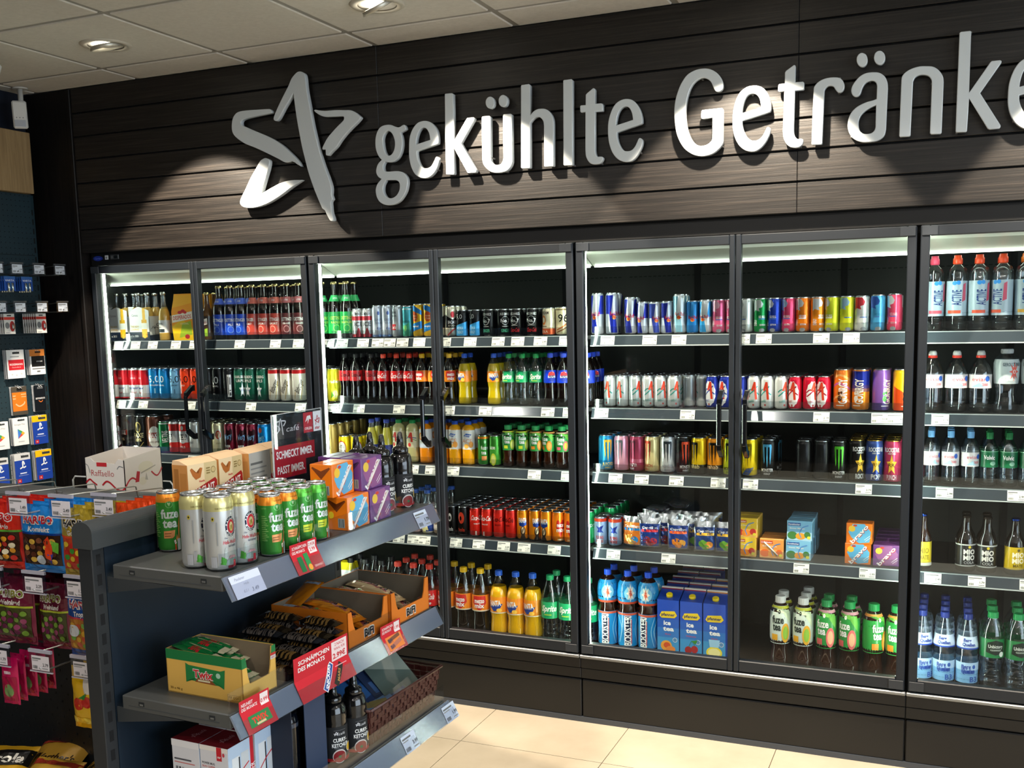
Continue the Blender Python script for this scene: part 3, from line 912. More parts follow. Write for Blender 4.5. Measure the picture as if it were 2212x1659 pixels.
# ---------------------------------------------------------------- price tags on the cooler rails
def tag_art(seed, w=.05):
    R = random.Random(seed)
    a = [('R', .04, .76, .04 + R.uniform(.45, .8), .86, '#6b6d6e'), ('R', .04, .64, .04 + R.uniform(.2, .5), .70, '#8b8d8e')]
    x = .06
    while x < .34:
        d = R.uniform(.012, .03)
        a.append(('R', x, .10, x + d, .32, '#55585a'))
        x += d + R.uniform(.012, .025)
    a.append(('T', str(R.randint(1, 3)) + '.' + str(R.choice((19, 49, 79, 99, 29))), .80, .42, .22, '#3c3f41'))
    a.append(('R', .60, .12, .94, .18, '#8b8d8e'))
    return a

def rail_tag(x, z, seed, w=.058):
    b = MB()
    h = .0365
    b.box(-w / 2, -.0008, -h / 2, w / 2, .0, h / 2, '#dfe3dc:paper')
    decals(b, tag_art(seed), flat((-w / 2, -.0009, -h / 2), (1, 0, 0), (0, 0, 1)), w, h, eps=.0001)
    b.xf(Matrix.Rotation(math.radians(-18), 4, 'X'))
    return b.build('price_tag', None, (x, .0893, z - .0195))

NTH = ['leftmost', 'second', 'third', 'fourth', 'fifth', 'sixth', 'seventh', 'eighth', 'ninth', 'tenth', 'eleventh', 'twelfth', 'rightmost']
SHN = {1: 'top', 2: 'second', 3: 'third', 4: 'fourth', 5: 'bottom'}
for (bay, sh), xs_ in TAGS.items():
    for k, x in enumerate(sorted(xs_)):
        o = rail_tag(x, SZ[sh], bay * 1000 + sh * 100 + k)
        tag(o, '%s white price tag on the %s shelf rail, %s cooler' % (NTH[k], SHN[sh], BAYN[bay]), 'price tag', 'white price tags on the cooler shelf rails')
# ---------------------------------------------------------------- drinks: shapes and printed artwork
PROF = {
 'cola': [(.62, 0), (.90, .012), (1, .04), (1, .15), (.91, .25), (.87, .33), (.96, .42), (1, .46), (1, .66), (.96, .70), (.80, .78), (.54, .86), (.38, .905), (.36, .925)],
 'litre': [(.7, 0), (.95, .01), (1, .04), (.97, .14), (.90, .25), (.98, .33), (1, .36), (1, .60), (.95, .66), (.78, .76), (.52, .86), (.38, .91), (.36, .93)],
 'beer': [(.9, 0), (1, .02), (1, .52), (.97, .58), (.80, .66), (.5, .75), (.43, .80), (.38, .93), (.41, .955), (.41, .965)],
 'longneck': [(.9, 0), (1, .02), (1, .50), (.88, .59), (.52, .70), (.43, .78), (.40, .95), (.43, .965)],
 'milk': [(.9, 0), (1, .03), (1, .48), (.84, .60), (.48, .76), (.42, .84), (.42, .93)],
 'water': [(.75, 0), (1, .03), (.97, .18), (1, .30), (1, .62), (.93, .70), (.62, .82), (.36, .87), (.34, .885)],
 'active': [(.85, 0), (1, .03), (1, .76), (.88, .82), (.55, .865), (.40, .88)],
 'gerol': [(.95, 0), (1, .05), (.98, .12), (.84, .24), (.80, .32), (.86, .42), (.95, .55), (.97, .78), (.82, .87), (.45, .92), (.42, .94)],
 'booster': [(.9, 0), (.95, .02), (.95, .475), (.86, .52), (.90, .58), (1, .66), (1, .74), (.90, .83), (.6, .90), (.30, .93)],
 'tea': [(.8, 0), (.95, .02), (.90, .15), (.80, .28), (.93, .42), (1, .52), (1, .76), (.86, .84), (.6, .88), (.52, .90)],
 'tealitre': [(.85, 0), (.95, .02), (.90, .12), (.80, .26), (.96, .34), (1, .42), (1, .70), (.92, .80), (.62, .88), (.45, .91)],
 'juice': [(.8, 0), (1, .02), (.96, .08), (1, .2), (1, .80), (.88, .86), (.5, .91), (.42, .93)],
 'lemon': [(.9, 0), (1, .02), (1, .42), (.80, .58), (.56, .78), (.42, .90), (.40, .925)],
 'mate': [(.9, 0), (1, .02), (1, .52), (.92, .60), (.60, .70), (.46, .77), (.38, .95), (.40, .965)],
 'berg': [(.9, 0), (1, .02), (1, .38), (.90, .43), (.96, .50), (.98, .58), (.76, .73), (.45, .87), (.36, .93)],
 'volvic': [(.8, 0), (.95, .02), (.90, .16), (.76, .26), (.95, .34), (1, .40), (1, .68), (.90, .77), (.45, .90), (.38, .93)],
}
PRO = {}

def can(key, look, R, Hh, base, art, cat='can', st='can', top='#c9cdd0'):
    PRO[key] = dict(t='can', look=look, R=R, H=Hh, base=base + ':' + st, art=art, cat=cat, top=top + ':alu', nm='drink_can')

def bottle(key, look, prof, R, Hh, lower, upper, lz, cap, label, art, capz=None, extra=None, nm='drink_bottle', art2=None):
    """label: (v0, v1, colour); lower = material up to height lz, upper = material above"""
    PRO[key] = dict(t='bottle', look=look, R=R, H=Hh, prof=prof, lower=lower, upper=upper, lz=lz, cap=cap, label=label, art=art, cat='bottle', extra=extra, nm=nm, art2=art2)

W, K_ = '#f2f3f1', '#101112'
# slim and sleek cans, half-litre cans
SL, S33, C5, C1 = (.0255, .132), (.0275, .134), (.0318, .158), (.041, .182)
can('redwhite', 'red and white half-litre can', *C5, '#d9dcdf', [('R', -3.1, .46, 3.1, .93, '#c41d29'), ('T', 'Budweiser', 0, .37, .085, '#23408e', {'s': .3, 'w': 1.5}), ('T', 'Bud', 0, .22, .07, '#b41c28', {'s': .3}), ('R', -3.1, .03, 3.1, .07, '#c41d29'), ('E', 0, .68, .5, .12, '#cf3440'), ('T', 'KING', 0, .68, .05, '#e8c9c9')])
can('blue5', 'bright blue half-litre can numbered five', *C5, '#1273b4', [('T', '5,0', -.1, .66, .22, '#d6e4ee', {'b': 0}), ('T', 'ORIGINAL', 0, .46, .05, '#d6e4ee'), ('R', -.12, .2, .12, .36, '#7bb4d8')])
can('sky5', 'pale blue half-litre can', *C5, '#6ba3cf', [('T', '5,0', -.1, .66, .22, '#22303c', {'b': 0}), ('T', 'EXPORT', 0, .46, .05, '#22303c'), ('R', -.1, .2, .1, .34, '#45698c')])
can('red5', 'orange-red half-litre can', *C5, '#dd3f1c', [('T', '5,0', .1, .66, .22, '#2a1512', {'b': 0}), ('T', 'PILS', .1, .46, .05, '#f2d8d0'), ('R', -.5, .2, -.25, .6, '#e9dcd3')])
can('black5', 'black half-litre can with white numerals', *C5, '#17181a', [('T', '5,0', 0, .64, .23, W, {'b': 0}), ('T', 'ORIGINAL', 0, .45, .055, W), ('R', -.35, .18, .35, .22, '#8d9093')])
can('blackbar', 'black half-litre can with a silver barcode panel', *C5, '#1a1c1f', [('R', -.1, .12, .5, .8, '#cfd3d6'), ('R', -.04, .2, .10, .74, '#55585c'), ('R', .2, .3, .44, .34, '#55585c'), ('R', .2, .5, .44, .72, '#77797c'), ('R', .2, .16, .44, .26, '#3f4245')])
can('greenstar', 'green half-litre beer can with a white star', *C5, '#1c5a48', [('P', star(.15, .33, .42, 5, .45), '#dfe7ea'), ('T', 'KARLSBERG', 0, .74, .085, W, {'w': 1.9}), ('T', 'URPILS', 0, .62, .085, W, {'w': 1.5}), ('T', 'SEIT 1878', .2, .33, .05, '#23579a', {'w': .6})])
PRO['greenstar']['art'][0] = ('P', [(u * 1.0, .33 + (v - .33) * .42 / .42 * .48) for u, v in star(.15, .33, .50, 5, .45)], '#dfe7ea')
can('whitepils', 'white half-litre can with slanted dark lettering', *C5, '#e4e2d8', [('R', -3.1, .84, 3.1, .95, '#c9262b'), ('T', 'Bitburger', .05, .46, .16, '#3a2f26', {'r': 66, 's': .2, 'w': 2.0}), ('S', [(.3, .08), (.55, .4), (.7, .62)], .02, '#b49a5c'), ('S', [(-.6, .1), (-.5, .3)], .02, '#b49a5c')], top='#d8d9da')
can('bigbrown', 'large one-litre brown can with a white oval', *C1, '#5a3020', [('E', 0, .42, .75, .30, '#e6e2dc'), ('T', 'FAXE', 0, .46, .13, W, {'w': 1.0}), ('R', -.7, .40, .7, .54, '#a9301f'), ('T', 'FAXE', 0, .47, .10, W, {'w': 1.0}), ('T', 'RED ERIK', 0, .28, .05, '#5a3020')])
can('bigblack', 'large one-litre black can with a red band', *C1, '#191614', [('E', 0, .5, .6, .24, '#2c2420'), ('R', -.75, .46, .75, .60, '#a9301f'), ('T', 'FAXE', 0, .53, .11, W, {'w': 1.1}), ('T', '10%', 0, .34, .07, '#c9b184')])
can('bigblackgold', 'large one-litre black and gold can', *C1, '#14110f', [('E', 0, .68, .38, .15, '#9a854c'), ('E', 0, .68, .30, .12, '#211b12'), ('T', 'FAXE', 0, .46, .13, '#d9c79b', {'w': 1.3}), ('T', '10%', 0, .33, .09, '#c9b27a'), ('S', [(-.6, .26), (0, .12), (.6, .26)], .02, '#9a854c')])
can('greenpils', 'dark green half-litre can with vertical white letters', *C5, '#0f6a3c', [('T', 'VELTINS', 0, .5, .20, W, {'r': 90, 'b': .02, 'w': 1.9}), ('R', -3.1, .9, 3.1, .94, '#c8cdd0')])
can('redwhitekey', 'red and silver half-litre can with a black band', *C5, '#cdd1d4', [('R', -3.1, .03, 3.1, .34, '#bf2b28'), ('R', -3.1, .70, 3.1, .92, '#bf2b28'), ('E', 0, .50, .75, .19, '#c7cacd'), ('R', -.72, .43, .72, .60, '#15161a'), ('T', "BECK'S", 0, .515, .11, W, {'w': 1.25}), ('T', 'PILS', 0, .2, .07, '#e4e2df'), ('E', 0, .80, .22, .07, '#d9d3d0')])
can('silverhell', 'plain silver half-litre can', *C5, '#c2c7c6', [('T', 'Schöfferhofer', 0, .6, .07, '#54606a', {'w': 1.4}), ('E', 0, .76, .25, .08, '#9aa3a5'), ('T', 'Hell', 0, .36, .08, '#6b7476')])
can('creamwheat', 'cream half-litre wheat beer can with a round badge', *C5, '#d8d2ac', [('E', 0, .62, .55, .17, '#c9cdc8'), ('E', 0, .62, .42, .135, '#ad4a36'), ('E', 0, .62, .26, .085, '#ddd3a5'), ('T', 'Hefe', 0, .36, .06, '#9a8f63'), ('R', -.3, .12, .3, .2, '#8d8a62')], top='#cfcda8')
can('maroonmix', 'dark red half-litre can with blue script', *C5, '#7a1530', [('P', [(-.8, .45), (.2, .9), (.9, .78), (.9, .5), (0, .18)], '#3a1a20'), ('T', 'Very', 0, .58, .17, '#7db5e6', {'s': .3, 'r': 18, 'w': 1.25}), ('T', 'BIER', 0, .28, .08, W), ('T', 'COLA', 0, .17, .08, W), ('E', .3, .84, .22, .07, '#c0506a')])
can('bluemix', 'bright blue half-litre can with white script', *C5, '#1583cc', [('T', 'Very', 0, .55, .2, '#12306e', {'s': .3, 'r': 15, 'w': 1.3}), ('T', 'Very', -.03, .57, .2, '#8fd0f2', {'s': .3, 'r': 15, 'w': 1.3}), ('T', 'DEEP', .05, .27, .07, W), ('T', 'BLUE', .05, .17, .07, W), ('E', .1, .8, .3, .08, '#e2644c')])
can('icecan', 'white can with red trim and dark ICE lettering', .0262, .133, '#dfe0e0', [('R', -3.1, .60, 3.1, .74, '#d0424c'), ('R', -3.1, .04, 3.1, .14, '#d0424c'), ('T', 'SMIRNOFF', 0, .82, .09, '#444a50', {'w': 1.2}), ('T', 'ICE', 0, .48, .15, '#2a3036'), ('P', [(-.5, .1), (.5, .1), (.1, .34), (-.1, .34)], '#b83c46')])
can('whiteslim', 'pale silver-blue slim can', .0255, .145, '#cdd8e6', [('E', 0, .76, .22, .06, '#5a6fa8'), ('T', 'GREY', 0, .56, .07, '#8593b0'), ('T', 'VAN', 0, .46, .07, '#8593b0'), ('T', 'fizz', 0, .3, .08, '#49609e', {'s': .3}), ('R', -3.1, .04, 3.1, .1, '#6f8ab8')])
can('silverred', 'silver can with a red label', .0262, .142, '#b9c4cb', [('T', 'Absolut', 0, .8, .09, '#3b454d', {'w': 1.2}), ('T', 'VODKA', 0, .68, .05, '#3b454d'), ('R', -.8, .24, .5, .42, '#c8313a'), ('T', 'Cola', -.15, .33, .1, W, {'s': .3})])
can('tealcan', 'teal and green mixed drink can', .0262, .139, '#4fb3c0', [('P', [(-1, .05), (1, .05), (1, .5), (0, .35), (-1, .6)], '#3f9a78'), ('T', 'mojito', 0, .52, .10, '#14605c', {'s': .2}), ('E', .2, .3, .3, .1, '#7fce7a'), ('R', -3.1, .88, 3.1, .92, '#bcd9dc')])
can('clubcan', 'blue and yellow can with an orange disc', .0262, .147, '#e0b22e', [('P', [(-1.4, .35), (1.4, .5), (1.4, .28), (-1.4, .12)], '#2c7ac0'), ('P', [(-1.4, .95), (0, .95), (1.4, .78), (1.4, .66), (-1.4, .88)], '#2c7ac0'), ('E', 0, .62, .6, .15, '#d35428'), ('T', 'Havana', 0, .65, .055, '#f4dcae', {'w': .8}), ('T', 'Club', 0, .57, .055, '#f4dcae'), ('T', 'tropical', 0, .34, .06, '#f2f0e0')])
can('creamred', 'black and cream can with red stripes', .0262, .135, '#d9d5bf', [('P', [(-1.4, .72), (0, .56), (1.4, .72), (1.4, .3), (-1.4, .3)], '#1b191a'), ('T', 'BACARDI', 0, .48, .1, W, {'w': 1.6}), ('E', 0, .72, .35, .1, '#b5343a'), ('S', [(-.9, .05), (0, .22), (.9, .3)], .05, '#c84a43'), ('T', '& COLA', 0, .37, .06, '#d9d5bf')])
can('vodka5', 'black and light blue can with white numerals', .0285, .116, '#16181c', [('P', [(-1.3, .05), (1.3, .05), (1.3, .58), (-1.3, .36)], '#3d97d2'), ('T', '5,0', -.1, .76, .17, W, {'b': 0}), ('T', 'VODKA', .05, .33, .11, '#b7dcf2', {'w': 1.1}), ('T', 'ENERGY', .05, .18, .11, '#b7dcf2', {'w': 1.1})])
can('blackjackg', 'black whiskey mix can with green lettering', .0285, .116, '#121314', [('T', "JACK DANIEL'S", 0, .82, .09, W, {'w': 1.7}), ('E', 0, .58, .6, .16, '#b9bcbb'), ('E', 0, .58, .54, .14, '#1b1d1d'), ('T', 'No.7', 0, .58, .13, W), ('T', 'GINGER', 0, .22, .12, '#5ac79a', {'w': 1.3}), ('R', -.5, .36, .5, .38, '#a9acab')])
can('blackjackr', 'black whiskey mix can with red script', .0285, .116, '#121314', [('T', "JACK DANIEL'S", 0, .82, .09, W, {'w': 1.7}), ('E', 0, .58, .6, .16, '#b9bcbb'), ('E', 0, .58, .54, .14, '#1b1d1d'), ('T', 'No.7', 0, .58, .13, W), ('T', 'Coca-Cola', 0, .24, .15, '#c2242c', {'s': .3, 'w': 1.5}), ('R', -.5, .39, .5, .41, '#a9acab')])
can('beam', 'cream can with an orange rosette', .0295, .117, '#ddd3b8', [('R', -3.1, .06, 3.1, .26, '#cf5a35'), ('T', 'JIM BEAM', 0, .82, .11, '#4a4038', {'w': 1.6}), ('E', 0, .56, .35, .17, '#d8762f'), ('E', 0, .56, .2, .1, '#f0e6ce'), ('T', 'COLA', 0, .16, .09, '#f3e8d2'), ('R', -.5, .32, .5, .35, '#6a5a4a')])
can('goldrush', 'cream can numbered ninety-six', .0285, .119, '#e2d3ae', [('T', '96', .15, .62, .28, '#1c1a17'), ('S', [(-.9, .2), (0, .3), (.9, .45)], .05, '#b96d3f'), ('S', [(-.9, .12), (0, .2), (.9, .33)], .04, '#8d5a35'), ('R', -3.1, .88, 3.1, .93, '#8c7a58')])
# energy drinks of the third cooler
def bull(key, look, R, Hh, c1, c2, txt='#c9202e', quad=True, word='Red Bull'):
    a = []
    if quad:
        a += [('P', [(-1.5, .5), (-.55, .5), (-.2, .94), (-1.5, .94)], c2), ('P', [(-.55, .06), (.5, .06), (.1, .5), (-.9, .5)], c2), ('P', [(.6, .5), (1.6, .5), (1.6, .94), (.95, .94)], c2)]
    a += [('T', word, .05, .51, .10, txt, {'w': 1.5}), ('E', -.1, .42, .3, .05, '#e3a93c'), ('P', [(-.45, .41), (-.1, .47), (0, .38)], '#c9202e'), ('P', [(.35, .41), (0, .47), (-.1, .38)], '#c9202e')]
    can(key, look, R, Hh, c1, a)
bull('bull355', 'tall blue and silver energy drink can', .0265, .171, '#c3cad4', '#1c2c9a')
bull('bullsilver', 'silver energy drink can with a dark blue corner', .0255, .151, '#c6ccd4', '#26308c')
bull('bullblue', 'small silver energy can with a deep blue patch', .0245, .132, '#bcc8d6', '#1d2a8e')
bull('bullsilver2', 'small silver energy can with a red word', .0250, .130, '#cdd2d8', '#3a4aa2')
bull('bullice355', 'tall icy silver and turquoise energy can', .0265, .158, '#cdd8dc', '#8fc8de', '#b9444c')
bull('bullsky', 'small sky-blue energy can', .0250, .131, '#2f84c4', '#1f69ac')
bull('bullice', 'small silver energy can with a turquoise corner', .0255, .134, '#ccd5da', '#2f8cc8')
def wave(key, look, c, c2='#c9ccce', txt='#e7e7e9', word='RED BULL', Hh=.134):
    can(key, look, .0262, Hh, c, [('P', [(-1.2, .95), (-.1, .95), (.3, .83), (.1, .74), (-.5, .70), (-.2, .62), (-.9, .66), (-1.2, .60)], c2), ('T', word, .15, .47, .07, txt, {'w': 1.0}), ('R', -.4, .395, .6, .42, '#4b6fb4' if c2 != '#c9ccce' else txt), ('T', 'EDITION', .2, .24, .05, txt, {'w': .8}), ('T', 'ENERGY', -.9, .3, .1, txt, {'r': 90, 'w': .9}), ('E', .1, .09, .4, .05, '#8e9398')])
wave('bullpink', 'pink energy drink can', '#d65f86', '#d9a3b8')
wave('bullwhite', 'white and pale green energy drink can', '#d5dedb', '#aeb9b8', '#9aa5a4')
wave('bullgreen', 'green energy drink can', '#0f8a45', '#bfc9c4')
wave('bullnavy', 'dark blue energy drink can with silver top', '#1c3ca6', '#c5cad6')
wave('bullrose', 'rose-red energy drink can', '#d8446c', '#9db4d6')
wave('bullorange', 'deep orange energy drink can', '#dd7414')
wave('bullorange2', 'bright orange energy drink can with a silver patch', '#f08a1c')
wave('bullyellow', 'lime-yellow energy can with a silver patch', '#c9d12e')
wave('bullyellow2', 'lime-yellow energy can with a blue rim', '#cdd42f', '#8fb3cc', '#bfc43a')
wave('bullwhitered', 'white energy can with red flames on top', '#d7dad9', '#cf3a44', '#b9bebd')
wave('bullocean', 'ocean-blue energy drink can', '#4b9cce', '#2c4fa0', '#2a6e9e', Hh=.136)
wave('bullrose2', 'red energy drink can with a white swirl', '#e04766', '#d9dadc', '#f2c9d2', Hh=.138)
def one(key, look, c, spl, c3, txt):
    can(key, look, .0258, .130, c, ([('P', [(.95 * math.cos(i * PI / 12) * (1 + .08 * (i % 2)), .47 + .36 * math.sin(i * PI / 12) * (1 + .08 * (i % 2))) for i in range(24)], spl)] if spl else []) +
        [('S', [(-.95, .52), (-.3, .60), (.9, .44)], .035, c3), ('S', [(-.9, .40), (.0, .56), (.6, .70)], .035, c3), ('S', [(-.2, .56), (.15, .78), (.2, .78), (.42, .30)], .065, '#d9452e'), ('T', txt, -.35, .25, .07, c3, {'w': .9, 'r': 8}), ('E', 0, .14, .14, .03, '#b3473f')])
one('onesilver', 'silver energy can with a red numeral one', '#c0c8ca', None, '#3d8f87', 'ENERGY')
one('oneblue', 'dark blue energy can with white splash', '#20308c', '#e6e8ea', '#2c4a9c', 'ENERGY')
one('onewhite', 'white energy can with a slanted red one', '#d7dad8', None, '#3f9488', 'SUGARFREE')
one('onered', 'red energy can with white splash', '#c41a36', '#e8e6e6', '#a51d35', 'CHERRY')
def gon(key, look, c, bands, leaf):
    can(key, look, .0315, .157, c, bands + [('T', 'GONRGY', .12, .47, .20, '#f3ede4', {'r': 90, 'w': 3.0, 'b': .03}), ('E', -.2, .3, .26, .07, leaf), ('E', -.3, .42, .14, .04, leaf), ('E', -.02, .44, .12, .035, leaf), ('R', -.6, .12, .3, .14, '#f3ede4')])
gon('gorange', 'large orange energy can with swirls', '#ee7a26', [('S', [(-1.2, .75), (-.2, .86), (1.2, .72)], .05, '#e9a35e'), ('S', [(-1.2, .58), (-.2, .66), (1.2, .5)], .05, '#c7609a'), ('S', [(-1.2, .25), (-.2, .36), (1.2, .2)], .05, '#e9a35e')], '#5a3620')
gon('gblue', 'large energy can fading from blue to orange', '#ea8620', [('R', -3.1, .62, 3.1, .95, '#1e2c8e'), ('R', -3.1, .54, 3.1, .62, '#4a3a78'), ('R', -3.1, .46, 3.1, .54, '#8e5c58')], '#f1e9df')
gon('gpurple', 'large purple energy can with a green cap drawing', '#8e5eb4', [('R', -3.1, .03, 3.1, .2, '#50407e')], '#4f9c4a')
gon('gyellow', 'large yellow and red energy can', '#eab019', [('P', [(-1.6, .03), (1.6, .03), (1.6, .55), (0, .42), (-1.6, .6)], '#d84a1c')], '#3e2a1c')
CLAW = lambda c, d=0: [('P', [(-.55 + d, .82), (-.33 + d, .85), (-.30 + d, .45), (-.38 + d, .36), (-.46 + d, .55)], c), ('P', [(-.12 + d, .85), (.12 + d, .84), (.06 + d, .38), (0 + d, .26), (-.08 + d, .5)], c), ('P', [(.30 + d, .85), (.55 + d, .82), (.46 + d, .52), (.36 + d, .34), (.32 + d, .5)], c), ('P', [(-.55 + d, .82), (-.5 + d, .87), (.5 + d, .87), (.55 + d, .82), (.5 + d, .80), (-.5 + d, .80)], c, True)]
def mon(key, look, c, claw, txt='MONSTER', tc=None, extra=(), Hh=.150):
    can(key, look, .0315, Hh, c, list(extra) + CLAW(claw) + [('T', txt, 0, .20, .085, tc or claw, {'w': 1.5}), ('T', 'ENERGY', 0, .10, .05, tc or claw, {'w': .8})], top='#8f9396')
mon('mblue', 'light blue half-litre can with yellow claw marks', '#1f86bc', '#e5b93c', 'JUICED', '#e8c35a', [('R', -3.1, .24, 3.1, .3, '#1b6e9e')])
mon('mpink', 'pale pink half-litre can with grey claw marks', '#e3a2b6', '#6e7178', 'MONSTER', '#c98a9e')
mon('mmaroon', 'plum-red half-litre can with dark claw marks', '#a33e5a', '#5a2a38', 'MONSTER', '#e9dfe2', [('R', -3.1, .26, 3.1, .36, '#b85f76')])
mon('mcream', 'cream half-litre can with red claw marks', '#e6d79a', '#b5432e', 'PUNCH', '#b5302a')
mon('mwhite', 'white half-litre can with black claw marks', '#cfd4d6', '#3f474e', 'MONSTER', '#8a9298')
mon('mblackred', 'black half-litre can with orange-red claw marks', '#17191b', '#dd4f2c', 'MONSTER', '#d8d8d4', [('P', [(.3, .05), (1.2, .05), (1.2, .9), (.6, .6)], '#4d5a3a')])
mon('myellow', 'yellow half-litre can with a black claw and rehab lettering', '#f0c918', '#1b1a17', 'rehab', '#1b1a17', [('R', -3.1, .03, 3.1, .27, '#2a2820')])
PRO['myellow']['art'][-2] = ('T', 'rehab', 0, .23, .12, '#e9dca0', {'w': 1.5})
mon('morange', 'orange half-litre can with a black claw and rehab lettering', '#f0941c', '#1b1a17', 'rehab', '#1b1a17', [('R', -3.1, .03, 3.1, .27, '#2a2820')])
PRO['morange']['art'][-2] = ('T', 'rehab', 0, .23, .12, '#e9c89a', {'w': 1.5})
mon('mlime', 'lime half-litre can with a black claw', '#b9c72a', '#20231a')
mon('mvr46', 'bright yellow half-litre can with thin claw marks', '#eecf1a', '#8a7a18', 'MONSTER', '#8a7a18', [('P', [(-.8, .05), (.2, .05), (.8, .25), (-.1, .22)], '#2b57a4')])
mon('mblackblue', 'black half-litre can with light blue claw marks', '#101214', '#59b5e2', 'MONSTER', W)
mon('mblack', 'plain black half-litre can turned sideways', '#141517', '#1f2123', 'ENERGY', '#3a3d40', [('R', -.5, .1, .5, .8, '#1d1f21')])
mon('mgreen', 'black half-litre can with bright green claw marks', '#101312', '#5cc83c', 'MONSTER', W)
def rock(key, look, c, band, foot, fc):
    can(key, look, .0315, .158, c, [('P', [(-1.4, .03), (1.4, .03), (1.4, .3), (0, .42), (-1.4, .26)], band), ('T', 'ROCKSTAR', 0, .78, .105, W, {'w': 1.8, 'b': .03}), ('T', 'ENERGY DRINK', 0, .69, .035, W, {'w': .9}),
        ('P', [(u, .42 + (v) * .40) for u, v in star(0, 0, .62, 5, .45)], '#e0b23a'), ('T', 'RR', 0, .42, .09, '#3a2a12'), ('T', foot, 0, .13, .12, fc, {'w': 1.1, 'b': .03})], top='#c9a648')
rock('rockgold', 'black and gold star energy can', '#1a1816', '#3a342c', 'ROCK', W)
rock('rockblue', 'blue and gold star energy can', '#3a4f8e', '#2a3a78', 'POP', W)
rock('rockpink', 'pink star energy can', '#b73a5c', '#a3304f', 'PUNCH', '#f0d3da')
# second cooler: cola-type cans, tea cans
can('lemonbeer', 'pale yellow half-litre can', *C5, '#ddd6a0', [('E', 0, .5, .6, .2, '#e9e9df'), ('T', 'radler', 0, .5, .08, '#5c8a3c')])
can('lemonbeer2', 'yellow-green half-litre can with a lemon', *C5, '#d3cc2c', [('E', .1, .25, .5, .16, '#f0e63c'), ('E', .1, .25, .35, .11, '#f7f2a0'), ('T', 'radler', 0, .62, .09, '#f4f4ea'), ('P', [(-.6, .12), (-.1, .2), (-.4, .34)], '#4b8a2c')])
can('goldcan', 'gold half-litre can with an upright label', .0318, .166, '#c2a358', [('R', -.38, .42, .38, .86, '#efe3b8'), ('R', -.32, .45, .32, .83, '#a38748'), ('T', 'EFFECT', 0, .64, .17, '#2e2515', {'r': 90, 'w': 1.4}), ('R', -.05, .05, .05, .36, '#e9dcae')])
can('yellowcan', 'small yellow can with a red and white ring', .0285, .112, '#efd21f', [('E', 0, .5, .8, .3, '#cf3a2a'), ('E', 0, .5, .7, .26, '#f1eee2'), ('T', 'VITA', 0, .56, .14, '#3a332a', {'w': .9}), ('T', 'COLA', 0, .38, .1, '#3a332a')])
can('teacan', 'green tea can with an orange rim', .0262, .134, '#3e8f3c', [('R', -3.1, .88, 3.1, .95, '#ec8d2c'), ('T', 'fuze', -.1, .60, .13, W, {'w': 1.2}), ('T', 'tea', -.25, .44, .13, W, {'w': .8}), ('E', 0, .78, .2, .05, '#9fcf9a'), ('P', [(-.6, .18), (.2, .18), (.3, .32), (-.6, .32)], '#e5955a'), ('P', [(.3, .3), (.7, .2), (.7, .6)], '#2f7030')])
can('teacanlime', 'green tea can with a lime slice', .0262, .134, '#4aa03c', [('T', 'fuze', .1, .62, .13, W, {'w': 1.2}), ('E', .35, .22, .5, .2, '#cfe04a'), ('E', .35, .22, .35, .14, '#e9f08a'), ('P', [(-.6, .12), (-.1, .1), (-.1, .26)], '#d9e04a')])
can('fritz', 'black slim can with two white faces', .0270, .131, '#141414', [('E', -.25, .62, .3, .14, '#dfe1e0'), ('E', .3, .62, .3, .14, '#dfe1e0'), ('E', -.25, .6, .18, .07, '#1c1c1c'), ('E', .3, .6, .18, .07, '#1c1c1c'), ('T', 'fritz-kola', 0, .22, .13, W, {'w': 1.6})])
can('fritzred', 'black slim can with a red round face', .0270, .131, '#171414', [('E', 0, .62, .5, .20, '#c8402c'), ('E', -.12, .6, .2, .08, '#241614'), ('T', 'kola', 0, .22, .13, '#d9452e', {'w': 1.1})])
can('colacan', 'red cola can with white script', .0268, .130, '#d62a1e', [('T', 'Coca-Cola', .1, .66, .17, W, {'s': .3, 'w': 2.2}), ('T', 'ORIGINAL TASTE', .05, .45, .045, W, {'w': 1.1}), ('R', -.25, .06, .0, .2, '#e8d0cc')])
can('colazero', 'red cola can with black script', .0268, .130, '#cf281f', [('T', 'Coca-Cola', .1, .66, .17, K_, {'s': .3, 'w': 2.2}), ('T', 'ZERO SUGAR', .05, .46, .05, K_, {'w': 1.1})])
can('orangecan', 'orange soda can with a drawn figure', .0268, .133, '#ee8a16', [('P', [(-.7, .60), (.7, .66), (.6, .50), (0, .44), (-.6, .48)], '#1d3c8c'), ('T', 'FANTA', 0, .66, .16, W, {'w': 1.35, 'b': .03}), ('E', 0, .3, .42, .16, '#3b2a22'), ('E', 0, .33, .26, .11, '#e6cfa9'), ('E', -.1, .35, .06, .03, '#201814'), ('E', .1, .35, .06, .03, '#201814'), ('P', [(-.5, .04), (.5, .04), (.2, .2), (-.2, .2)], '#2c211c')])
can('mixcan', 'orange can with a red heart shape', .0268, .133, '#ef7e1a', [('P', [(0, .18), (-.75, .5), (-.6, .72), (-.3, .74), (0, .64), (.3, .74), (.6, .72), (.75, .5)], '#c92c26'), ('T', 'mezzo', 0, .58, .13, W, {'w': 1.2, 'b': .03}), ('T', 'mix', 0, .42, .13, W, {'b': .03}), ('R', -.5, .08, .5, .12, '#f3c9a2')])
can('hornblue', 'blue energy can with red rim and red letters', .0285, .122, '#8fa9cc', [('R', -3.1, .84, 3.1, .95, '#d6472e'), ('P', [(-.6, .7), (.1, .62), (.6, .45), (0, .5)], '#2546a0'), ('P', [(.6, .72), (0, .66), (-.4, .48), (.1, .46)], '#24358a'), ('T', 'FLYING', 0, .3, .1, '#c93a2c', {'w': 1.1, 'b': .03}), ('T', 'HORSE', 0, .17, .1, '#c93a2c', {'w': 1.1, 'b': .03})])
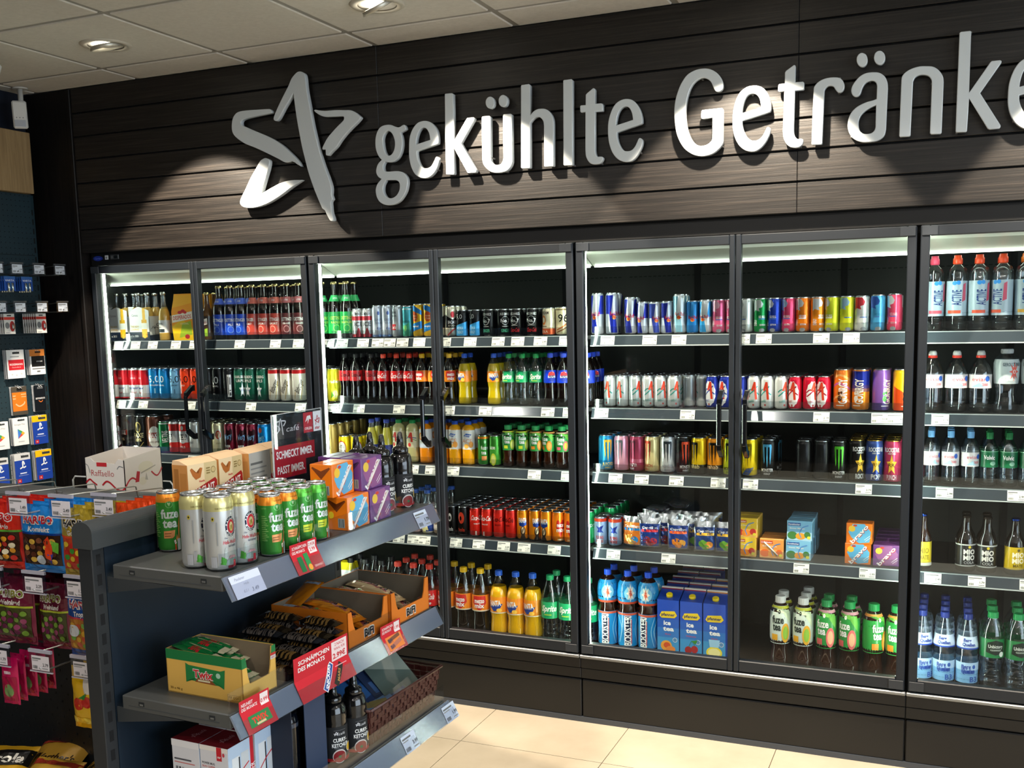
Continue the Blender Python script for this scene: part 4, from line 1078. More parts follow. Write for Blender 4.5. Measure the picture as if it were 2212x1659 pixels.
can('greensoda', 'bright green soda can', .0275, .142, '#1f9a56', [('T', 'Sprite', 0, .6, .14, W, {'s': .2}), ('R', -.3, .2, .2, .5, '#4fbf85')])
# bottles
GB, BB = 'brown_glass', 'pet'
def glass_mat(name, hexc):
    m, nt, bs = nodes(name)
    bs.inputs['Base Color'].default_value = lin(hexc)
    bs.inputs['Roughness'].default_value = .07
    bs.inputs['Coat Weight'].default_value = 1
    bs.inputs['Coat Roughness'].default_value = .03
    MATS[name] = m
for n_, h_ in (('beer_brown', '#17100b'), ('beer_green', '#0e1c12'), ('cola_dark', '#120b09'), ('cola_zero', '#0f0b0b'), ('orange_soda', '#dca612'), ('orange_soda_05', '#b09a12'), ('cider', '#c2bd84'), ('juice_orange', '#de8318'),
               ('juice_amber', '#dd9a18'), ('tea_dark', '#2a160d'), ('lager', '#cfa64c'), ('milky', '#e9dfd0'), ('milk_pink', '#dcb6b6'), ('milk_brown', '#a88f78'), ('lemon_fill', '#cfc548'), ('desp_fill', '#5a3a12')):
    glass_mat(n_, h_)
bottle('beerblue', 'tall dark beer bottle with blue labels', 'beer', .0325, .257, 'beer_brown', 'beer_brown', 1, '#c9b57c:alu', (.09, .47, '#1c45b8'), [('T', 'OETTINGER', .1, .72, .16, W, {'w': 1.9}), ('T', 'PILS', 0, .5, .1, W), ('E', 0, .25, .45, .17, '#5a82d6'), ('E', 0, .25, .36, .13, '#1c45b8')], extra=(.655, .765, '#5570d8'))
bottle('beerred', 'tall dark beer bottle with red labels', 'beer', .0325, .257, 'beer_brown', 'beer_brown', 1, '#c9b57c:alu', (.09, .47, '#b04238'), [('T', 'OETTINGER', .1, .72, .16, W, {'w': 1.9}), ('T', 'EXPORT', 0, .52, .1, W), ('E', 0, .25, .45, .17, '#d8988c'), ('E', 0, .25, .36, .13, '#b04238')], extra=(.655, .765, '#c96a60'))
bottle('beermaroon', 'tall dark beer bottle with dark red labels', 'beer', .0325, .257, 'beer_brown', 'beer_brown', 1, '#c9b57c:alu', (.09, .47, '#5a2a2c'), [('T', 'OETTINGER', .1, .72, .16, W, {'w': 1.9}), ('T', 'COLA & BIER', 0, .52, .09, W, {'w': 1.1}), ('E', 0, .25, .45, .17, '#a88084'), ('E', 0, .25, .36, .13, '#5a2a2c')], extra=(.655, .765, '#b8686c'))
bottle('beergreen', 'tall dark beer bottle with bright green labels', 'beer', .0325, .257, 'beer_brown', 'beer_brown', 1, '#c9b57c:alu', (.09, .47, '#1f9a4a'), [('T', 'OETTINGER', .1, .72, .16, '#cdeb6a', {'w': 1.9}), ('T', 'RADLER', 0, .52, .1, '#cdeb6a'), ('E', 0, .25, .45, .17, '#7ccf5a'), ('E', 0, .25, .36, .13, '#1f9a4a')], extra=(.655, .765, '#3db86a'))
bottle('lagerclear', 'clear lager bottle with a small white label', 'longneck', .0275, .238, 'lager', 'pet', .66, '#d8dad6:alu', (.16, .42, '#d9dcda'), [('T', 'Corona', 0, .75, .2, '#23302f', {'w': 1.4}), ('T', 'Extra', 0, .45, .14, '#23302f'), ('R', -1, .05, 1, .3, '#26343c')])
bottle('despbottle', 'small beer bottle with a red and green label', 'longneck', .0275, .228, 'desp_fill', 'desp_fill', 1, '#d9c58a:alu', (.08, .5, '#33261c'), [('P', [(-1, .45), (1, .60), (1, .90), (-1, .75)], '#e0d9cf'), ('T', 'DESPERADOS', 0, .67, .12, '#b9302c', {'w': 1.8, 'r': 6}), ('P', [(-1, .0), (1, .0), (1, .4), (-1, .25)], '#7da02c'), ('E', 0, .1, .25, .1, '#b32d28')])
ZL, CL = '#c3242a', '#cc2024'
bottle('zero05', 'half-litre cola bottle with black cap', 'cola', .0290, .224, 'cola_zero', 'cola_zero', 1, '#16181a:pl', (.45, .66, ZL), [('T', 'Coca-Cola', .0, .62, .42, K_, {'s': .3, 'w': 1.7}), ('R', .4, .1, .65, .4, '#e9d8d4')])
bottle('cola05', 'half-litre cola bottle with red cap', 'cola', .0290, .222, 'cola_dark', 'cola_dark', 1, '#e0432a:pl', (.45, .66, CL), [('T', 'Coca-Cola', .0, .55, .5, W, {'s': .3, 'w': 2.0})])
bottle('mix05', 'half-litre dark soda bottle with yellow cap', 'cola', .0290, .222, 'cola_dark', 'cola_dark', 1, '#e8b51e:pl', (.45, .67, '#ef8a20'), [('P', [(0, .02), (-.8, .5), (-.7, .95), (.7, .95), (.8, .5)], '#c92c24'), ('T', 'mezzo', 0, .68, .3, W, {'w': 1.1, 'b': .03}), ('T', 'mix', 0, .32, .3, W, {'b': .03})])
bottle('orange05', 'half-litre orange soda bottle with blue cap', 'cola', .0290, .222, 'orange_soda_05', 'pet', .80, '#2a56c0:pl', (.45, .66, '#f08a1c'), [('P', [(-.8, .45), (.8, .62), (.6, .25), (-.2, .12)], '#1d3c8c'), ('T', 'FANTA', 0, .62, .38, W, {'w': 1.5, 'b': .03}), ('E', .5, .2, .3, .18, '#f7c04a')])
bottle('lemlime05', 'half-litre clear lemonade bottle with green cap', 'cola', .0290, .220, 'pet', 'pet', 1, '#1f8a4c:pl', (.45, .66, '#1f9a62'), [('T', 'Sprite', .0, .56, .46, '#e9f2e4', {'s': .25, 'w': 1.7, 'b': .03}), ('R', -.5, .12, .3, .2, '#9cd04a')])
bottle('bluecola05', 'half-litre dark bottle with blue cap', 'cola', .0290, .222, 'cola_dark', 'cola_dark', 1, '#1c40c4:pl', (.44, .68, '#1c3ed0'), [('E', -.1, .5, .55, .40, '#e9ecf2'), ('P', [(-.62, .56), (.42, .56), (.3, .84), (-.1, .9), (-.5, .84)], '#d2303a'), ('T', 'PEPSI', -.1, .5, .2, '#111c4a', {'w': .8, 'b': .03}), ('P', [(-.62, .40), (.42, .40), (.3, .16), (-.1, .1), (-.5, .16)], '#1a34a4')])
bottle('lemondrink', 'yellow lemonade bottle with blue cap', 'lemon', .0290, .192, 'lemon_fill', 'pet', .80, '#4457b8:pl', (.06, .40, '#3b4694'), [('R', -1.2, .2, 1.2, .6, '#e2e4e6')])
bottle('appledrink', 'pale green drink bottle with red numeral', 'juice', .0292, .192, 'cider', 'cider', 1, '#1f9a52:pl', (.36, .74, '#e0dab4'), [('S', [(-.9, .55), (-.2, .64), (.9, .58)], .05, '#2c4a7c'), ('S', [(-.9, .74), (0, .58), (.9, .42)], .04, '#4b8a5c'), ('S', [(-.3, .62), (.05, .88), (.1, .88), (.2, .35)], .12, '#cf3a2c'), ('E', -.2, .18, .25, .12, '#c93a2c')])
bottle('carotte', 'orange juice bottle with blue cap and white label', 'juice', .0292, .192, 'juice_orange', 'juice_orange', 1, '#2c56c0:pl', (.36, .80, '#dfe2e2'), [('E', .1, .62, .5, .2, '#e8873c'), ('E', .1, .62, .3, .12, '#f3c79a'), ('P', [(-.9, .05), (.9, .05), (.9, .3), (0, .22), (-.9, .34)], '#c7d4e8')])
bottle('carotte2', 'amber juice bottle with blue cap and white label', 'juice', .0292, .192, 'juice_amber', 'juice_amber', 1, '#2c56c0:pl', (.36, .80, '#e2e3dd'), [('P', [(-.8, .7), (-.3, .84), (.5, .78), (.1, .64)], '#2a5aac'), ('T', 'Direktsaft', -.1, .74, .09, W, {'w': .8}), ('T', 'ACE', -.2, .45, .22, '#d98a58', {'b': 0}), ('E', .4, .25, .35, .16, '#e99a3a'), ('E', -.3, .18, .35, .12, '#f0b04a')])
TG = '#2f9444'
def tea(key, look, prof, R, Hh, cap, rim, fr, fr2, tc=W, base=TG, lo='tea_dark', lab=(.40, .86)):
    bottle(key, look, prof, R, Hh, lo, 'pet', .9, cap, (lab[0], lab[1], base), [('R', -3.1, .93, 3.1, .995, rim), ('P', [(-1.2, .95), (.4, .95), (1.2, .5), (1.2, .9)], '#6fbf4a' if base == TG else '#cfe0b8'), ('E', .62, .30, .42, .26, fr), ('E', .62, .30, .28, .18, fr2),
        ('T', 'fuze', -.15, .66, .20, tc, {'w': 1.15, 'b': .03}), ('T', 'tea', -.25, .47, .20, tc, {'w': .8, 'b': .03}), ('E', 0, .86, .12, .05, tc), ('R', -.75, .10, -.15, .26, fr)])
tea('tealime05', 'dark tea bottle with green label and lime', 'tea', .0285, .180, '#1f8a4c:pl', '#d7e04a', '#c9d83a', '#e6ee8a')
tea('teapeach05', 'dark tea bottle with green label and orange fruit', 'tea', .0285, .180, '#1f8a4c:pl', '#f0a060', '#ee8c2c', '#f6bb5a')
tea('teamango05', 'dark tea bottle with green label and pink fruit', 'tea', .0285, .180, '#1f8a4c:pl', '#f0b0b0', '#e8687c', '#f3c04a')
tea('teawhite1l', 'tea bottle with white cap and pale label', 'tealitre', .0400, .276, '#e6e8e2:pl', '#d7dc3a', '#e0a52c', '#8ab83a', '#1f2a26', '#c9d8cc', 'tea_dark', (.32, .87))
tea('teagreen1l', 'tea bottle with pink-rimmed green label', 'tealitre', .0400, .276, '#1f9a52:pl', '#e0a0ac', '#e46a6a', '#f0b48a', W, TG, 'tea_dark', (.32, .87))
tea('teapeach1l', 'tea bottle with orange-rimmed green label', 'tealitre', .0400, .276, '#1f9a52:pl', '#ee9c4a', '#ee8c2c', '#f6bb5a', W, TG, 'tea_dark', (.32, .87))
bottle('milkpink', 'small glass milk drink bottle, pink inside', 'milk', .0300, .195, 'milk_pink', 'pet', .58, '#2c56a8:pl', (.10, .42, '#e2dcd4'), [('T', 'milch', 0, .5, .2, '#c9505a'), ('E', .2, .2, .4, .15, '#d9808a')])
bottle('milkvan', 'small milk drink bottle with blue label', 'milk', .0300, .195, 'milky', 'pet', .58, '#2c56a8:pl', (.05, .46, '#1f3f8c'), [('P', star(0, .45, .8, 9, .6), '#efe3a0'), ('E', 0, .45, .4, .2, '#e8d26a')])
bottle('milkchoc', 'small glass milk drink bottle, brown inside', 'milk', .0300, .195, 'milk_brown', 'pet', .58, '#2c56a8:pl', (.10, .42, '#e0d8cc'), [('T', 'kakao', 0, .5, .2, '#5a3a24')])
for nm_, cap_, lk, fill in (('zero1l', '#17181a:pl', 'one-litre cola bottle with black cap', 'cola_zero'), ('cola1l', '#e4493a:pl', 'one-litre cola bottle with red cap', 'cola_dark')):
    bottle(nm_, lk, 'litre', .0400, .282, fill, 'pet', .40, cap_, (.34, .60, CL), [('T', 'Coca-Cola', 0, .62, .36, W if nm_ == 'cola1l' else K_, {'s': .3, 'w': 1.9}), ('T', 'Taste', 0, .22, .2, W, {'s': .3, 'w': 1.2})])
bottle('mix1l', 'one-litre dark soda bottle with yellow cap', 'litre', .0400, .283, 'cola_dark', 'pet', .36, '#efc01e:pl', (.34, .60, '#ef8a20'), [('P', [(0, .0), (-.8, .5), (-.7, .95), (.7, .95), (.8, .5)], '#c92c24'), ('T', 'mezzo', 0, .66, .28, W, {'w': 1.1, 'b': .03}), ('T', 'mix', 0, .36, .28, W, {'b': .03}), ('R', -3.1, 0, 3.1, .07, '#efe3c4')])
bottle('orange1l', 'one-litre orange soda bottle with blue cap', 'litre', .0400, .281, 'orange_soda', 'pet', .76, '#2c62d0:pl', (.34, .60, '#f09020'), [('P', [(-.8, .42), (.9, .60), (.5, .22), (-.1, .12)], '#1d3c8c'), ('T', 'FANTA', 0, .62, .34, W, {'w': 1.4, 'b': .03, 'r': 6}), ('R', -3.1, 0, 3.1, .06, '#efe3c4'), ('E', .5, .2, .3, .12, '#f7c04a')])
bottle('lemlime1l', 'one-litre clear lemonade bottle with green cap', 'litre', .0400, .281, 'pet', 'pet', 1, '#1f9a62:pl', (.34, .60, '#1aa468'), [('T', 'Sprite', 0, .62, .36, '#e9f2e4', {'s': .25, 'w': 1.7, 'b': .03}), ('R', -.5, .2, .3, .26, '#b4d84a')])
bottle('booster', 'large blue energy bottle with upright word', 'booster', .0440, .327, 'tea_dark', 'tea_dark', 1, '#1f4fd0:pl', (.03, .47, '#1d86c4'), [('R', -3.1, .93, 3.1, .99, '#cf5a3c'), ('S', [(-1.4, .9), (-.9, .55), (-1.2, .1)], .03, '#8fd0ec'), ('S', [(1.4, .9), (.8, .5), (1.2, .08)], .03, '#8fd0ec'), ('S', [(.9, .92), (.5, .5), (.8, .05)], .02, '#8fd0ec'), ('R', -.62, .03, .02, .92, '#e8ecf0'), ('R', -.56, .05, -.04, .90, '#14233f'), ('T', 'BOOSTER', -.3, .47, .22, W, {'r': 90, 'w': 2.9, 'b': .03}), ('R', .05, .08, .12, .8, '#cf4a3c')],
       extra=(.585, .875, '#1d86c4'), art2=[('R', -3.1, .0, 3.1, .10, '#cf4a2c'), ('E', 0, .5, .6, .30, '#7fc4e0'), ('P', star(0, .5, .42, 8, .5), '#e8e4d6'), ('P', star(0, .5, .28, 6, .4), '#cf5a3c')])
AL = '#c9d8e2'
for nm_, cap_, l2, lk in (('activepink', '#ee4f6e:pl', '#d9586a', 'clear sports water bottle with pink cap'), ('active', '#f0502a:pl', '#e0583c', 'clear sports water bottle with red-orange cap'), ('activeorange', '#f07a2a:pl', '#d9a53c', 'clear sports water bottle with orange cap')):
    bottle(nm_, lk, 'active', .0345, .268, 'pet', 'pet', 1, cap_, (.20, .66, '#a9bfcc'), [('T', 'ACTIVE', -.05, .52, .26, '#1f3f7c', {'r': 90, 'w': 1.6, 'b': .02}), ('E', -.25, .94, .22, .06, '#2c8ee0'), ('E', .12, .95, .2, .06, '#2c8ee0'), ('R', -.9, .07, .4, .16, l2), ('P', [(.5, .4), (.9, .45), (.9, .95), (.6, .9)], '#c9506a')])
bottle('evian', 'clear water bottle with red cap', 'water', .0380, .222, 'pet', 'pet', 1, '#d9392c:pl', (.40, .62, '#e2dcdc'), [('T', 'evian', -.1, .68, .3, '#d9566a', {'w': 1.3, 'b': 0}), ('T', '200', .4, .28, .2, '#d9566a'), ('E', .62, .7, .22, .2, '#2b5fc0'), ('P', [(-.8, .1), (-.1, .42), (.3, .1)], '#a9cfe0')])
bottle('gerol', 'clear waisted water bottle with a grey label', 'gerol', .0440, .228, 'pet', 'pet', 1, '#c9ced0:pl', (.46, .84, '#b7c4c8'), [('T', 'GEROLSTEINER', 0, .8, .14, '#3f5560', {'w': 1.5}), ('P', star(.15, .5, .42, 8, .4), '#d9574a'), ('E', .15, .5, .12, .08, '#e9ecec'), ('T', 'SPRUDEL', 0, .16, .1, '#e6eeee', {'w': .9})])
bottle('evian5', 'small clear water bottle with light blue cap', 'water', .0300, .198, 'pet', 'pet', 1, '#6fa9dc:pl', (.36, .62, '#dfdcdc'), [('T', 'evian', -.1, .68, .26, '#d9566a', {'w': 1.3, 'b': 0}), ('T', '200', .35, .3, .18, '#d9566a'), ('E', .6, .7, .22, .18, '#2b5fc0'), ('P', [(-.8, .1), (-.1, .42), (.3, .1)], '#a9cfe0')])
bottle('volvic5', 'small water bottle with dark green cap', 'water', .0300, .196, 'pet', 'pet', 1, '#157a44:pl', (.36, .66, '#1d6a44'), [('T', 'Volvic', 0, .62, .26, W, {'w': 1.2, 'b': .03}), ('E', .4, .25, .3, .12, '#7fb49a'), ('R', -3.1, .95, 3.1, 1, '#6fb48a')])
bottle('mateyellow', 'dark glass bottle with yellow and white label', 'mate', .0300, .205, 'tea_dark', 'tea_dark', 1, '#22408c:alu', (.06, .50, '#dfc93a'), [('T', 'MIO', 0, .66, .22, '#c9b52c', {'w': 1.1, 'b': .04}), ('T', 'MIO', 0, .64, .22, '#8a7a22', {'w': 1.1, 'b': .02}), ('T', 'MATE', 0, .36, .18, '#8a7a22', {'w': 1.1, 'b': .03}), ('R', -3.1, 0, 3.1, .12, '#ece9dc')])
bottle('mateblack', 'dark glass bottle with black and silver label', 'mate', .0340, .207, 'beer_brown', 'beer_brown', 1, '#2a2522:alu', (.10, .50, '#262626'), [('R', -3.1, .94, 3.1, 1, '#b9bcb8'), ('R', -3.1, 0, 3.1, .05, '#b9bcb8'), ('T', 'MIO', 0, .66, .22, '#d9d9d2', {'w': 1.2, 'b': .04}), ('T', 'MIO', 0, .40, .22, '#d9d9d2', {'w': 1.2, 'b': .04}), ('T', 'COLA', 0, .18, .12, '#b9bcb8'), ('E', 0, .87, .14, .06, '#c9b52c')])
bottle('mategold', 'dark glass bottle with mustard yellow label', 'mate', .0340, .205, 'beer_brown', 'beer_brown', 1, '#22408c:alu', (.10, .50, '#c2a81c'), [('T', 'MIO', 0, .66, .22, '#efe9c9', {'w': 1.2, 'b': .04}), ('T', 'MIO', 0, .40, .22, '#efe9c9', {'w': 1.2, 'b': .04}), ('T', 'MATE', 0, .18, .12, '#5a4e12'), ('E', 0, .87, .14, .06, '#5a4e12')])
bottle('berg', 'large water bottle with dark blue cap', 'berg', .0385, .268, 'pet', 'pet', 1, '#24388c:pl', (.05, .34, '#7fb4e0'), [('T', 'Berg', -.2, .75, .16, '#1f3f9c', {'b': .03}), ('T', 'Quellen', 0, .55, .16, '#1f3f9c', {'b': .03, 'w': 1.2}), ('R', -3.1, .62, 3.1, 1, '#b4d4ee'), ('T', 'Berg', -.2, .82, .16, '#1f3f9c', {'b': .03}), ('T', 'Quellen', 0, .62, .16, '#1f3f9c', {'b': .03, 'w': 1.2}), ('E', .5, .8, .15, .1, '#3a62b4'), ('T', 'B3', .5, .2, .26, '#2a57b0')],
       extra=(.53, .70, '#c9dcf0'), art2=[('R', -3.1, 0, 3.1, .12, '#2c4fb4'), ('T', 'Berg', -.15, .74, .26, '#1f3f9c', {'b': .03}), ('T', 'Quellen', 0, .40, .26, '#1f3f9c', {'b': .03, 'w': 1.2})])
bottle('volvic1l', 'large water bottle with bright green cap', 'volvic', .0420, .283, 'pet', 'pet', 1, '#1fa65a:pl', (.42, .67, '#1f7a44'), [('P', [(-.8, .3), (-.7, .8), (0, .95), (.7, .8), (.8, .3), (0, .15)], '#16251c'), ('T', 'Unbictory', 0, .62, .18, '#e6efe6', {'w': 1.2}), ('T', 'VULKANWASSER', 0, .42, .09, '#c9d8c9', {'w': .9}), ('E', .5, .2, .2, .14, '#e6efe6')])

def can_mesh(p, lid_only=False):
    b = MB()
    R, Hh, c, t = p['R'], p['H'], p['base'], p['top']
    b.lathe([(R * .70, .004, '#b9bec2:alu'), (R * .80, 0, '#b9bec2:alu'), (R * .92, .006, c), (R, .013, c), (R, Hh - .017, c), (R * .965, Hh - .011, c), (R * .86, Hh - .004, t), (R * .885, Hh - .0015, t), (R * .875, Hh, t), (R * .83, Hh - .0005, t), (R * .79, Hh - .004, t), (R * .70, Hh - .0035, t)], 24, capt=True)
    b.extr([(R * (.34 * math.cos(a) - .05), R * .24 * math.sin(a)) for a in [k * PI / 6 for k in range(12)]], 'z', Hh - .0035, Hh - .0023, '#9fa4a8:alu')
    b.extr([(R * (.16 * math.cos(a) + .32), R * .13 * math.sin(a)) for a in [k * PI / 4 for k in range(8)]], 'z', Hh - .0023, Hh - .0015, '#7f8488:alu')
    decals(b, p['art'], around(lambda z: R, R), R, Hh, du=R * .26, eps=R * .010, st='can' if 'can' in c else 'ink')
    return b

def prof_r(p):
    P = PROF[p['prof']]
    def f(z):
        v = z / p['H']
        for (r0, a), (r1, c) in zip(P, P[1:]):
            if v <= c:
                return p['R'] * (r0 + (r1 - r0) * (v - a) / max(c - a, 1e-6))
        return p['R'] * P[-1][0]
    return f

def label_mesh(p, v0, v1, col, art):
    rf, Hh, R = prof_r(p), p['H'], p['R']
    b = MB()
    zs = [v0 + (v1 - v0) * k / 6 for k in range(7)]
    b.lathe([(rf(v * Hh) + .0005, v * Hh, col + ':paint') for v in zs], 28, capb=False, capt=False)
    h = (v1 - v0) * Hh
    decals(b, art, around(lambda z: rf(v0 * Hh + z), R, v0 * Hh), R, h, du=R * .26, dv=h / 6, eps=.0012)
    return b

def make_product(key, loc):
    p = PRO[key]
    if p['t'] == 'can':
        return can_mesh(p).build(p['nm'], None, loc)
    R, Hh, P = p['R'], p['H'], PROF[p['prof']]
    b = MB()
    pr, done = [], False
    for r, v in P:
        m = p['lower'] if v < p['lz'] else p['upper']
        if v >= p['lz'] and not done and p['lower'] != p['upper']:
            rr = prof_r(p)(p['lz'] * Hh)
            pr.append((rr, p['lz'] * Hh, p['upper']))
            fillr = rr
            done = True
        pr.append((r * R, v * Hh, m))
    pr.append((P[-1][0] * R, (P[-1][1] + .02) * Hh, p['upper']))
    b.lathe(pr, 24)
    if done:                                   # liquid surface inside the neck
        b.lathe([(fillr * .97, p['lz'] * Hh - .001, p['lower']), (.0005, p['lz'] * Hh - .0008, p['lower'])], 20, capb=False, capt=False)
    if p['lower'] == 'pet' and p['prof'] not in ('gerol',):
        for k in range(3):                     # moulded rings of the clear body
            z = Hh * (.10 + .07 * k)
            r = prof_r(p)(z)
            b.lathe([(r + .0002, z - .002, 'pet'), (r + .0011, z, 'pet'), (r + .0002, z + .002, 'pet')], 20, capb=False, capt=False)
    o = b.build(p['nm'], None, loc)
    c = MB()
    cv = P[-1][1]
    rc = P[-1][0] * R
    if 'alu' in p['cap']:
        c.lathe([(rc * 1.22, cv * Hh - .003, p['cap']), (rc * 1.14, cv * Hh + .003, p['cap']), (rc * .9, Hh, p['cap'])], 20)
    elif p['prof'] == 'active':
        c.lathe([(rc * 1.02, cv * Hh, p['cap']), (rc * 1.16, (cv + .012) * Hh, p['cap']), (rc * 1.14, (cv + .075) * Hh, p['cap']), (rc * .95, (cv + .085) * Hh, p['cap']), (rc * .88, Hh, p['cap'])], 20)
    elif key == 'evian':
        c.lathe([(rc * 1.25, cv * Hh, p['cap']), (rc * 1.25, (cv + .04) * Hh, p['cap']), (rc * 1.15, (cv + .042) * Hh, '#d9d9d6:pl'), (rc * 1.1, (cv + .08) * Hh, '#d9d9d6:pl'), (rc * .8, Hh, '#d9d9d6:pl')], 20)
    else:
        c.lathe([(rc * 1.02, cv * Hh - .003, p['cap']), (rc * 1.14, cv * Hh - .002, p['cap']), (rc * 1.14, cv * Hh, p['cap']), (rc * 1.1, cv * Hh + .001, p['cap']), (rc * 1.1, Hh - .002, p['cap']), (rc * .98, Hh, p['cap'])], 20)
        for k in range(16):
            a = 2 * PI * k / 16
            x, y = rc * 1.1 * math.cos(a), rc * 1.1 * math.sin(a)
            c.box(x - .0006, y - .0006, cv * Hh + .002, x + .0006, y + .0006, Hh - .003, p['cap'])
    c.build('cap', o)
    if p['label']:
        label_mesh(p, *p['label'], p['art']).build('label', o)
    if p['extra']:
        label_mesh(p, *p['extra'], p['art2'] or [('R', -.9, .2, .9, .8, '#d8dce8')][:0] + [('T', 'OeTTINGER', 0, .5, .3, '#e8eaf0', {'w': .9})]).build('neck_label' if p['prof'] == 'beer' else 'upper_label', o)
    return o
# ---------------------------------------------------------------- filling the cooler shelves
ORD = ['front', 'second', 'third', 'fourth', 'fifth', 'sixth', 'seventh']
PROTO = {}
FARZ = MB()
NCAN = [0]
def nth_text(k, n):
    if n == 1:
        return ''
    if k == 0:
        return 'leftmost'
    if k == n - 1:
        return 'rightmost'
    return NTH[k] + ' along'

def place(key, loc, rz):
    if key not in PROTO:
        PROTO[key] = make_product(key, loc)
        PROTO[key].rotation_euler[2] = rz
        return PROTO[key]
    return dup(PROTO[key], loc, rz)

far_meshes = {}
RS = {}
for (bay, sh), row in ROWS.items():
    RS.setdefault(sh, []).extend([list(r) + [0] * (4 - len(r)) + [bay] for r in row])
for sh, row in RS.items():
    row.sort(key=lambda r: r[0])
    for it in range(80):                                     # neighbours may touch but not overlap
        for a, c in zip(row, row[1:]):
            need = PRO[a[1]]['R'] + PRO[c[1]]['R'] + .0006
            d = c[0] - a[0]
            if d < need:
                a[0] -= (need - d) / 2
                c[0] += (need - d) / 2
for (bay, sh) in ROWS:
    row = [r[:4] for r in RS[sh] if r[4] == bay]
    cnt = {}
    for r in row:
        cnt[r[1]] = cnt.get(r[1], 0) + 1
    seen = {}
    for r in row:
        x, key, rows = r[0], r[1], r[2]
        skip = r[3] if len(r) > 3 else 0
        p = PRO[key]
        k = seen.get(key, 0)
        seen[key] = k + 1
        R = p['R']
        y0 = (.140 if sh < 5 else .125) + R
        if p['t'] == 'can' and rows > 6:
            rows = 6
        for j in range(skip, rows):
            y = y0 + j * (2 * R + .0015)
            jx = random.uniform(-.0004, .0004)
            if y + R > .645:
                break
            rz = random.uniform(-.55, .75) if j == 0 else random.uniform(-PI, PI)
            loc = (x + jx, y, SZ[sh] + .0002)
            if p['t'] == 'can' and j >= (2 if sh in (1, 2) else 3):
                if key not in far_meshes:
                    q = MB()
                    RR, Hh, c, t = p['R'], p['H'], p['base'], p['top']
                    q.lathe([(RR * .80, 0, c), (RR, .013, c), (RR, Hh - .017, c), (RR * .86, Hh - .004, t), (RR * .885, Hh - .0015, t), (RR * .83, Hh - .0005, t), (RR * .79, Hh - .004, t)], 16)
                    far_meshes[key] = q
                q = far_meshes[key]
                off = len(FARZ.v)
                FARZ.v.extend([(v[0] + loc[0], v[1] + loc[1], v[2] + loc[2]) for v in q.v])
                for f, m, s_ in zip(q.f, q.m, q.sm):
                    FARZ.f.append([a + off for a in f])
                    FARZ.m.append(FARZ.mi(q.names[m]))
                    FARZ.sm.append(s_)
                continue
            o = place(key, loc, rz)
            kt = nth_text(k, cnt[key])
            lab = '%s, %s%s row, %s shelf, %s cooler' % (p['look'], (kt + ', ') if kt else '', ORD[j], SHN[sh], BAYN[bay])
            tag(o, lab, p['cat'], '%ss on the %s shelf of the %s cooler' % (p['cat'], SHN[sh], BAYN[bay]))
            if p['t'] == 'can':
                NCAN[0] += 1
o = FARZ.build('drink_cans')
o['kind'] = 'stuff'
o['label'] = 'rear rows of drink cans deep inside the four coolers'
o['category'] = 'cans'
o['group'] = 'cans in the rear rows of the coolers'
print('cans', NCAN[0])
# ---------------------------------------------------------------- boxes, pouches and bags
def carton(name, w, d, h, col, art=None, parent=None, loc=None, rz=0, mats=None, st='card', bev=.0012):
    """box with its front towards -Y, base centre at the origin; art: face letter -> artwork in fractions of that face"""
    b = MB()
    mats = mats or {}
    b.box(-w / 2, -d / 2, 0, w / 2, d / 2, h, col + ':' + st, bev)
    F = {'f': ((-w / 2, -d / 2, 0), (1, 0, 0), (0, 0, 1), w, h), 'r': ((w / 2, -d / 2, 0), (0, 1, 0), (0, 0, 1), d, h),
         'l': ((-w / 2, d / 2, 0), (0, -1, 0), (0, 0, 1), d, h), 't': ((-w / 2, -d / 2, h), (1, 0, 0), (0, 1, 0), w, d), 'b': ((w / 2, d / 2, 0), (-1, 0, 0), (0, 0, 1), w, h)}
    for k, a in (art or {}).items():
        o, u, v, U, V = F[k]
        decals(b, a, flat(o, u, v), U, V, eps=.0003, st='ink')
    return b.build(name, parent, loc, rz)

